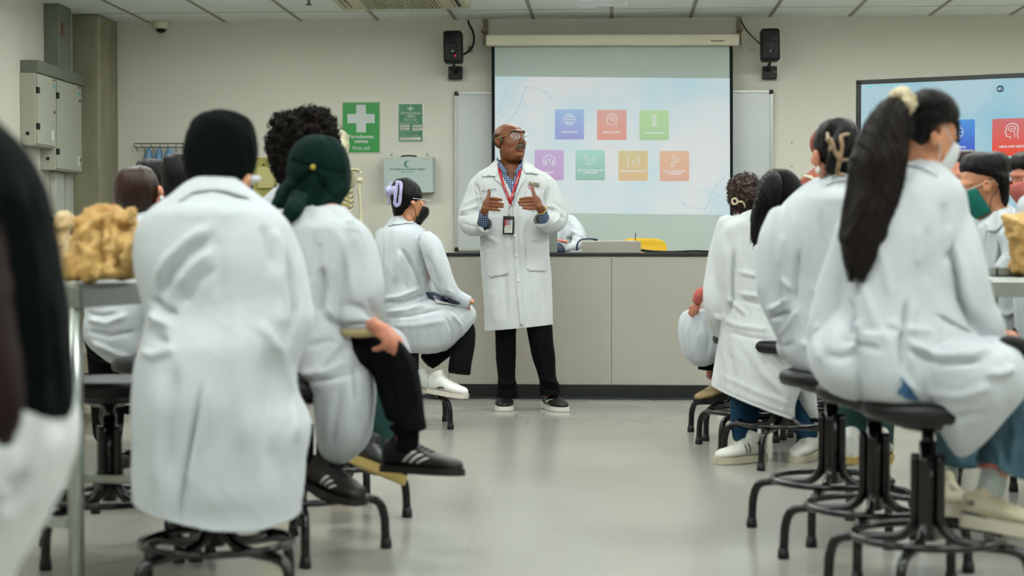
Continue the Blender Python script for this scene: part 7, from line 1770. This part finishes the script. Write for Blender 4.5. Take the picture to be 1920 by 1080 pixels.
# right group round the right table
Y = 6.4
Q1, bd, Mh = bust('student in a teal mask and glasses facing left across the right table', 1865, Y, (1848, 346, 0, -86, 20, 0, 1.02),
    [rows(Y, [(285, 1838, 1868, 0, .03), (288, 1822, 1880, 0, .06), (295, 1809, 1887, 0, .085), (306, 1803, 1889.5, 0, .095), (318, 1803, 1889, 0, .098), (326, 1812, 1889, .0, .098), (334, 1840, 1888.5, .0, .096), (350, 1857, 1888, .01, .09), (366, 1863, 1887, .01, .085), (380, 1866, 1887, .01, .06), (392, 1870, 1884, .01, .04)], 40, 4, 2.2)],
    [(383, 1874, 1892, .03, .03), (390, 1866, 1900, .03, .05), (400, 1850, 1908, .01, .08), (414, 1834, 1916, 0, .11), (435, 1824, 1926, 0, .14), (470, 1822, 1938, 0, .15), (520, 1822, 1940, 0, .16), (570, 1830, 1940, 0, .17), (620, 1850, 1940, 0, .18), (660, 1870, 1940, 0, .16)], M_SKIN_L, M_HAIR, M_COAT, [[(1880, 410, -.1, 14), (1892, 440, -.16, 20), (1898, 480, -.2, 20), (1880, 505, -.24, 14)]], .006, M_MTEAL, True, keep=[(1824, 356, 38), (1850, 398, 22), (1862, 385, 14)], seed=13, mlabel='teal face mask',
    folds=[([(1850, 430), (1842, 470), (1838, 500)], 4, -.012), ([(1880, 430), (1870, 470), (1866, 500)], 4, .010), ([(1850, 580), (1890, 590), (1920, 580)], 5, .010)])
obj('ear', fuse([pball(Y, 1850, 351, -.082, 6.5, 12.5, .013, R(-8)), tube(Y, [(1846, 360, -.09, 2), (1844, 346, -.095, 2), (1850, 339, -.096, 2), (1857, 346, -.095, 2), (1855, 358, -.09, 2)], 8, 4)], .003, 1), M_SKIN_L, bd)
ct = kids(Q1, 'lab_coat')[0]; B = bvh_of(ct)
obj('lapel', patch(B, [(1872, 388), (1890, 380), (1899, 390), (1892, 402), (1870, 434), (1848, 434), (1852, 424), (1846, 420), (1856, 404)], .006, .004, 4), M_COAT, ct)
Y = 7.1
bust('brown-haired student half hidden behind the teal mask student', 1808, Y, (1806, 335, 0, -55, 8, 0, .98),
    [rows(Y, [(282, 1796, 1822, 0, .03), (286, 1786, 1832, 0, .07), (297, 1780, 1838, .01, .09), (312, 1779, 1840, .03, .09), (325, 1784, 1841, .05, .08), (345, 1815, 1840, .06, .07), (362, 1820, 1838, .06, .05)], 36, 4, 2.1)],
    [(380, 1795, 1830, .03, .05), (390, 1775, 1845, .02, .09), (405, 1765, 1855, 0, .12), (440, 1760, 1860, 0, .14), (520, 1760, 1860, 0, .15), (580, 1762, 1858, 0, .17), (620, 1775, 1845, 0, .14)], M_SKIN_P, M_HAIRCH, M_COAT, (), .007, mat('white_mask', '#c9cdd0', .8, .2), False, keep=[(1796, 340, 32)], seed=15, mlabel='white face mask', hip=600)
Y = 6.75
bust('student in a pink mask at the right edge of the picture', 1915, Y, (1938, 334, 0, -68, 12, 0, 1.0),
    [rows(Y, [(286, 1918, 1950, 0, .03), (290, 1902, 1962, 0, .07), (300, 1893, 1971, 0, .09), (312, 1892, 1974, .0, .098), (322, 1898, 1974, .02, .095), (335, 1935, 1974, .03, .08), (360, 1940, 1971, .03, .06)], 36, 4, 2.2)],
    [(378, 1940, 1981, .03, .05), (388, 1915, 2001, .02, .09), (402, 1905, 2016, 0, .12), (440, 1900, 2026, 0, .14), (520, 1900, 2026, 0, .15), (600, 1902, 2024, 0, .17), (650, 1915, 2006, 0, .14)], M_SKIN_P, M_HAIR, M_COAT, (), .007, M_MPINK, False, keep=[(1918, 340, 38)], seed=17, mlabel='pink face mask', hip=630)
Y = 6.02
bust('student in glasses cut off by the right edge, above the steel table', 1950, Y, (1986, 292, 0, -80, 0, 0, 1.02),
    [rows(Y, [(228, 1960, 1992, 0, .03), (232, 1944, 2010, 0, .06), (244, 1934, 2022, 0, .09), (258, 1931, 2027, 0, .1), (272, 1934, 2028, .0, .1), (285, 1972, 2028, .02, .09), (320, 1982, 2024, .03, .07)], 36, 4, 2.2)],
    [(358, 1936, 2022, .03, .06), (368, 1918, 2042, .02, .09), (382, 1909, 2057, 0, .12), (420, 1904, 2067, 0, .14), (520, 1906, 2067, 0, .15), (620, 1911, 2062, 0, .17), (680, 1926, 2042, 0, .14)], M_SKIN_L, M_HAIR, M_COAT, (), .007, None, True, keep=[(1962, 300, 48)], seed=19, hip=650)

# nearest person, cut off by the left edge
Y = 2.3
t = person(40, Y, 'person very close to the camera at left, long black drape over a white coat')
me, Mh = body_mesh(Y, (-170, 190, 0, 150, 0, 0, 1.0), (-120, 360, 0), (-60, 560, 0), (-100, 1000, 0), [((-10, 520, 0), (0, 720, .0), (-60, 860, .05))], [((-190, 1050, 0), (-160, 1100, .4), (-160, 1500, .3)), ((-100, 1050, 0), (-60, 1100, .4), (-60, 1500, .3))], (), .01)
bd = obj('body', me, M_SKIN_L, t)
me = fuse([rows(Y, [(30, -200, -140, 0, .04), (50, -250, -90, 0, .08), (100, -280, -66, 0, .11), (160, -285, -50, 0, .12), (210, -280, -30, 0, .12), (240, -260, 2, 0, .12), (270, -240, 32, 0, .13), (310, -220, 58, 0, .14), (360, -165, 78, 0, .15), (420, -170, 94, 0, .16), (500, -175, 111, 0, .17), (580, -175, 123, 0, .17), (660, -175, 132, 0, .16), (730, -170, 138, 0, .15), (765, -160, 139, 0, .13), (782, -120, 134, 0, .1), (792, -60, 120, 0, .05)], 48, 4, 2.2)], .009, 3)
fold(me, [([(30, 330), (60, 500), (80, 760)], 12, .014), ([(55, 330), (95, 520), (112, 770)], 10, -.012), ([(5, 330), (20, 500), (30, 760)], 10, -.010), ([(75, 420), (110, 600), (126, 760)], 8, .008)], .003, 5, 91)
obj('black_drape', me, M_HIJAB, t, label='long black drape')
me = fuse([tube(Y - .12, [(-30, 400, .03, 30), (-18, 480, 0, 34), (-8, 600, -.02, 36), (6, 700, -.03, 34), (14, 780, -.03, 28), (4, 850, -.01, 14)], 24, 4)], .008, 2); hair_streak(me, .002, 150, 3)
obj('hair', me, mat('dark_auburn_hair', '#1b0b08', .6, .2, .2, 40), t, label='dark reddish brown hair')
me = fuse([rows(Y, [(560, -150, 60, 0, .12), (700, -160, 104, 0, .15), (745, -165, 118, 0, .16), (790, -170, 130, 0, .17), (840, -170, 128, 0, .18), (890, -172, 110, 0, .19), (940, -175, 88, 0, .2), (990, -175, 62, 0, .2), (1040, -175, 32, 0, .2), (1100, -175, -10, 0, .2), (1200, -175, -30, 0, .2), (1300, -175, -30, 0, .2)], 48, 4, 2.3)], .009, 3)
fold(me, [([(110, 800), (90, 880), (50, 960)], 12, .012), ([(80, 790), (70, 860), (30, 950)], 10, -.012), ([(0, 960), (30, 930), (60, 890)], 12, -.018), ([(20, 830), (16, 900)], 12, .012), ([(0, 900), (10, 980)], 14, .010)], .004, 5, 93)
obj('lab_coat', me, M_COAT2, t)
obj('trousers', fuse([tube(Y, [(-190, 1050, .05, 80), (-160, 1110, .35, 80), (-160, 1480, .3, 60)], 20, 3), tube(Y, [(-100, 1050, .05, 80), (-60, 1110, .35, 80), (-60, 1480, .3, 60)], 20, 3)], .012, 2), M_TROU, t)
for u in (-160, -60):
    a = P(u, 900, Y + .25); b = P(u, 900, Y + .5); a.z = .004; b.z = .002
    shoe(t, a, b, ln=.25, m_up=M_BLACK, m_sole=M_WHITE)
tuck(bd, kids(t, 'black_drape', 'lab_coat', 'trousers'))
# its stool (outside the frame below) carries the person
o = copy_tree(root_of_first); o['label'] = 'black stool at the bottom left under the person nearest the camera'; p = P(-275, 900, Y); o.location = (p.x, p.y, 0)

# ================================================================ SKELETON AND TORSO MODELS
Y = 11.35
M_BONE = mat('ivory_bone', '#bdb79a', .45, .4, .08, 20, .15, 80); M_CART = mat('yellowed_cartilage', '#a89550', .5, .4, .15, 15)
t = person(640, Y, 'x'); bpy.data.objects.remove(t)
p = P(640, 900, Y)
t = thing('skeleton_model', (p.x, p.y, 0), 'ivory teaching skeleton standing behind the green headscarf student, before the first aid sign', 'skeleton')
s = ppm(Y, 640)
sk = [pball(Y, 632, 262, .0, 23, 21, .10), pball(Y, 638, 275, -.06, 15, 14, .05), pball(Y, 640, 272, -.02, 16, 12, .07)]
me = fuse(sk, .006, 2); obj('skull', me, M_BONE, t)
obj('eye_socket', pball(Y, 636, 267, -.092, 5, 4.5, .02), M_GASKET, kids(t, 'skull')[0], label='dark eye socket')
jm = fuse([tube(Y, [(622, 278, -.02, 3), (628, 289, -.07, 3.5), (638, 292, -.09, 4), (648, 288, -.07, 3.5), (653, 276, -.01, 3)], 10, 4)], .005, 1); obj('jaw', jm, M_BONE, t)
obj('spine', fuse([pball(Y, 632 + 1.5 * sin(i * .4), 296 + i * 6.4, .03, 5.2, 2.9, .022) for i in range(34)] + [tube(Y, [(632, 292, .03, 2.5), (634, 400, .04, 2.5), (632, 510, .03, 2.5)], 8, 3)], .005, 0), M_BONE, t)
for sgn in (-1, 1):
    cxx = 632
    obj('clavicle', tube(Y, [(cxx + sgn * 4, 322, -.06, 2.2), (cxx + sgn * 18, 320, -.05, 1.9), (cxx + sgn * 34, 317, -.01, 2.2), (cxx + sgn * 42, 320, .01, 2.4)], 10, 4), M_BONE, t)
    obj('shoulder_blade', merge([tube(Y, [(cxx + sgn * 20, 318, .05, 1.6), (cxx + sgn * 40, 320, .03, 2.6), (cxx + sgn * 45, 326, .0, 2.0)], 10, 3), pball(Y, cxx + sgn * 26, 336, .07, 11, 17, .008)]), M_BONE, t)
    obj('humerus', fuse([pball(Y, cxx + sgn * 43, 338, 0, 6.8, 6.5, .028), tube(Y, [(cxx + sgn * 43, 340, 0, 5.2), (cxx + sgn * 41.5, 352, 0, 4.2), (cxx + sgn * 43, 375, 0, 3.7), (cxx + sgn * 44.5, 405, 0, 3.8), (cxx + sgn * 44, 415, 0, 5.5), (cxx + sgn * 43, 421, 0, 6.6)], 14, 4)], .004, 1), M_BONE, t)
    obj('forearm', fuse([tube(Y, [(cxx + sgn * 39, 421, .01, 4), (cxx + sgn * 41.5, 430, 0, 2.8), (cxx + sgn * 44, 470, 0, 2.2), (cxx + sgn * 46, 512, 0, 2.8)], 10, 4), tube(Y, [(cxx + sgn * 46, 424, 0, 3.4), (cxx + sgn * 47, 432, 0, 2.2), (cxx + sgn * 50, 470, 0, 1.8), (cxx + sgn * 51, 512, 0, 2.2)], 10, 4)], .004, 1), M_BONE, t)
    for k, (du, vv) in enumerate(((0, 0), (2.4, 1), (4.8, 1), (7, 0), (-2, -2))):
        obj('finger_bone', tube(Y, [(cxx + sgn * (44 + du), 516, 0, 1.6), (cxx + sgn * (44 + du * 1.3), 530 + vv, 0, 1.2), (cxx + sgn * (44 + du * 1.3), 543 + vv * 2, -.01, 1.1)], 8, 3), M_BONE, t)
    for i in range(10):
        v0 = 326 + i * 8.6; wd = 21 + 9 * sin(min(i, 7) / 7 * pi * .62); dr = 5 + i * .8
        if i > 7: wd -= (i - 7) * 2.5
        rib = [P(cxx + sgn * 3, v0 - 4, Y + .05), P(cxx + sgn * wd * .7, v0 - 4, Y + .07), P(cxx + sgn * wd, v0 + dr * .4, Y + .0), P(cxx + sgn * wd * .82, v0 + dr, Y - .08)]
        obj('rib', sweep(rib, [.006, .0085, .0095, .0085], 8, 5, flat=1.5), M_BONE, t)
        obj('rib_cartilage', sweep([rib[-1], P(cxx + sgn * wd * .45, v0 + dr * 1.0 - (i * .9), Y - .105), P(cxx + sgn * 3.5, min(v0 + dr * .6 - i * 1.3, 378), Y - .11)], [.007, .0065, .006], 8, 4), M_CART, t, label='yellowed cartilage')
    obj('pelvis_wing', fuse([pball(Y, cxx + sgn * 20, 505, .02, 17, 20, .03, sgn * R(30)), tube(Y, [(cxx + sgn * 10, 512, .0, 4), (cxx + sgn * 18, 530, -.03, 4.5), (cxx + sgn * 4, 534, -.06, 4)], 10, 4)], .006, 1), M_BONE, t)
    obj('femur', fuse([pball(Y, cxx + sgn * 26, 532, 0, 7, 7, .025), tube(Y, [(cxx + sgn * 28, 534, 0, 5.5), (cxx + sgn * 33, 545, 0, 4.5), (cxx + sgn * 28, 590, 0, 4), (cxx + sgn * 23, 632, 0, 5.5), (cxx + sgn * 22, 640, 0, 8)], 12, 4)], .005, 1), M_BONE, t)
    obj('shin', fuse([tube(Y, [(cxx + sgn * 22, 646, 0, 7), (cxx + sgn * 22, 656, 0, 4.2), (cxx + sgn * 22, 690, 0, 3.2), (cxx + sgn * 21, 708, 0, 4.2)], 12, 4), tube(Y, [(cxx + sgn * 27, 650, 0, 2.5), (cxx + sgn * 27, 690, 0, 1.6), (cxx + sgn * 25, 708, 0, 2.4)], 8, 3)], .005, 1), M_BONE, t)
    a = P(cxx + sgn * 22, 712, Y + .04); b = P(cxx + sgn * 24, 716, Y - .16)
    obj('foot', fuse([sweep([a, a.lerp(b, .5) + Vector((0, 0, .01)), b], [.025, .028, .018], 12, 3, flat=.6)], .006, 1), M_BONE, t)
obj('breastbone', fuse([tube(Y, [(632, 326, -.11, 5), (632, 345, -.12, 3.6), (632, 366, -.115, 3.8), (632, 380, -.105, 2)], 12, 4)], .005, 1), M_BONE, t)
obj('stand', merge([sweep([P(632, 250, Y + .06), (P(632, 250, Y + .06).x, Y + .06, .05)], [.011] * 2, 12, 1), lathe([(.22, 0), (.22, .02), (.05, .05), (.001, .05)], (P(632, 250, Y).x, Y + .05, 0), 32)]), M_STEEL, t)
# muscle torso model
Y = 8.6
p = P(1528, 900, Y); s = ppm(Y, 1528)
t = thing('muscle_torso_model', (p.x, p.y, 0), 'reddish brown muscle torso model behind the claw clip student', 'anatomical model')
M_MUS = mat('muscle_red', '#8a4632', .55, .3, .15, 40, .5, 60, stretch=(1, 1, .3)); M_TEN = mat('tendon_cream', '#a9a890', .5, .4)
me = fuse([rows(Y, [(308, 1532, 1556, .02, .05), (318, 1520, 1566, .01, .08), (330, 1506, 1582, 0, .11), (340, 1500, 1590, 0, .13), (356, 1500, 1590, 0, .14), (390, 1504, 1586, 0, .14), (430, 1510, 1578, 0, .13), (480, 1512, 1576, 0, .13)], 40, 4, 2.3), tube(Y, [(1544, 285, .02, 15), (1544, 315, .02, 16)], 16, 3), pball(Y, 1544, 268, .02, 24, 30, .1)], .006, 2)
fold(me, [([(1500 + i * 7, 345), (1520 + i * 8, 330)], 1.2, -.004) for i in range(6)] + [([(1505 + i * 9, 360), (1512 + i * 8, 400)], 1.5, -.004) for i in range(7)], .003, 14, 2)
mo = obj('muscles', me, M_MUS, t); B = bvh_of(mo)
obj('tendon', patch(B, [(1500, 329), (1508, 327), (1522, 329), (1526, 333), (1540, 334), (1545, 330), (1544, 338), (1524, 339), (1519, 335), (1512, 332)], .003, .004, 2), M_TEN, t, label='cream tendon band')
obj('pedestal', merge([sweep([P(1544, 478, Y), (P(1544, 480, Y).x, Y, .8)], [.05, .05], 16, 1, 'flat'), bx(P(1544, 480, Y).x - .2, P(1544, 480, Y).x + .2, Y - .2, Y + .2, 0, .8, .01)]), M_BLACK, t)

# ================================================================ SPECIMENS AND SMALL THINGS
def specimen(parts, label, m=M_SPEC, vox=.007, seed=1, folds=(), holes=()):
    me = fuse(parts, vox, 2); fold(me, folds, .006, 22, seed, (1, 1, 1)); fold(me, [], .0035, 45, seed + 1, (1, 1, 1)); fold(me, [], .0016, 100, seed + 2, (1, 1, 1))
    o = obj('anatomy_specimen', me, m); o.location.z = max(min(o.location.z, .8685), .8685) if abs(o.location.z - .875) < .06 else o.location.z
    return tag(o, label, 'specimen')
Y = 4.3
specimen([rows(Y, [(405, 184, 204, .05, .05), (411, 176, 224, .03, .09), (420, 166, 244, 0, .12), (434, 158, 254, 0, .14), (452, 153, 262, 0, .15), (470, 146, 268, 0, .16), (490, 138, 272, 0, .17), (510, 132, 276, 0, .18), (530, 129, 278, 0, .18), (536, 130, 278, 0, .18)], 48, 4, 2.3), pball(Y, 194, 418, -.05, 20, 13, .06), pball(Y, 236, 426, -.06, 16, 12, .06), pball(Y, 172, 452, -.1, 16, 30, .07, R(15)), pball(Y, 248, 490, -.1, 26, 34, .07, R(-10)), pball(Y, 150, 508, -.1, 24, 20, .07)],
    'large lumpy tan specimen at the end of the left steel table', seed=3, folds=[([(192, 425), (186, 470), (200, 520)], 6, -.022), ([(215, 435), (240, 450), (255, 445)], 5, -.018), ([(228, 470), (222, 500), (228, 530)], 5, -.018), ([(160, 420), (150, 460), (165, 500)], 6, .014), ([(205, 440), (210, 460)], 4, -.02), ([(248, 425), (258, 440)], 4, -.02)])
Y = 4.68
specimen([rows(Y, [(412, 108, 122, 0, .02), (418, 104, 129, 0, .035), (428, 103, 131, 0, .045), (438, 105, 131, 0, .04), (448, 108, 124, 0, .03), (480, 106, 126, 0, .05), (510, 100, 132, 0, .06), (527, 100, 132, 0, .06)], 32, 4, 2.2)], 'small pale specimen at the far end of the left table, against the dark screen', mat('pale_tissue', '#b99a68', .6, .4, .3, 9, .6, 25, col2='#d3c2a0', sss=.1), seed=9)
Y = 5.45
specimen([rows(Y, [(404, 1932, 1950, 0, .02), (408, 1884, 1960, 0, .03), (414, 1883, 1990, 0, .06), (424, 1888, 2010, 0, .1), (445, 1895, 2025, 0, .13), (470, 1900, 2035, 0, .15), (495, 1902, 2040, 0, .16), (511, 1903, 2040, 0, .17), (514, 1903, 2040, 0, .17)], 40, 4, 2.4)], 'peaked tan specimen on the right steel table at the picture edge', seed=15)
a = P(1866, 505, 5.6)

o_ = obj('metal_tray', merge([box((a.x + .03, 5.62, .8735), (.10, .24, .009), None, .003), box((a.x - .017, 5.62, .883), (.006, .24, .026)), box((a.x + .077, 5.62, .883), (.006, .24, .026)), box((a.x + .03, 5.503, .883), (.1, .006, .026)), box((a.x + .03, 5.737, .883), (.1, .006, .026))]), M_STEEL, smooth=False); tag(o_, 'shallow steel tray on the right dissection table', 'tray')
# dark screen on a bench at the left
t = thing('computer_screen', P(132, 700, 8.4) * 1, 'black screen on the left side bench below the electrical boxes', 'monitor')
t.location.z = .75
a = P(84, 407, 8.4); b = P(176, 480, 8.4)
obj('panel', bx(a.x, b.x, 8.4, 8.44, b.z, a.z, .006), mat('black_screen', '#0c1413', .25, .5), t, False)
obj('stand', merge([bx((a.x + b.x) / 2 - .03, (a.x + b.x) / 2 + .03, 8.44, 8.47, .76, b.z + .1), bx((a.x + b.x) / 2 - .12, (a.x + b.x) / 2 + .12, 8.36, 8.54, .751, .765)]), M_BLACK, t, False)
t = thing('side_bench', (XL + .6, 8.5, 0), 'dark bench along the left wall carrying the black screen', 'bench')
xb = b.x + .16
obj('benchtop', bx(XL + .35, xb, 8.1, 9.3, .72, .75, .003), M_TOP, t, False)
obj('shelf', bx(XL + .4, xb - .05, 8.15, 9.25, .42, .44, .003), M_LAM, t, False, label='pale shelf board')
obj('shelf', bx(XL + .4, xb - .05, 8.15, 9.25, .22, .24, .003), M_LAM, t, False, label='pale shelf board')
for x in (XL + .38, xb - .06):
    for y in (8.13, 9.22): obj('leg', bx(x, x + .04, y, y + .04, 0, .72, .002), M_BLACK, t, False)
o_ = obj('storage_box', bx(P(188, 700, 8.3).x, P(215, 700, 8.3).x, 8.25, 8.4, .242, .30, .004), mat('ochre_card', '#b08a3c', .7), smooth=False); tag(o_, 'small ochre box on the lower shelf of the dark bench', 'box')
o_ = obj('storage_box', bx(P(190, 700, 8.3).x, P(213, 700, 8.3).x, 8.22, 8.4, .441, .50, .004), mat('clear_grey_plastic', '#7f8478', .4), smooth=False); tag(o_, 'translucent grey box on the upper shelf of the dark bench', 'box')
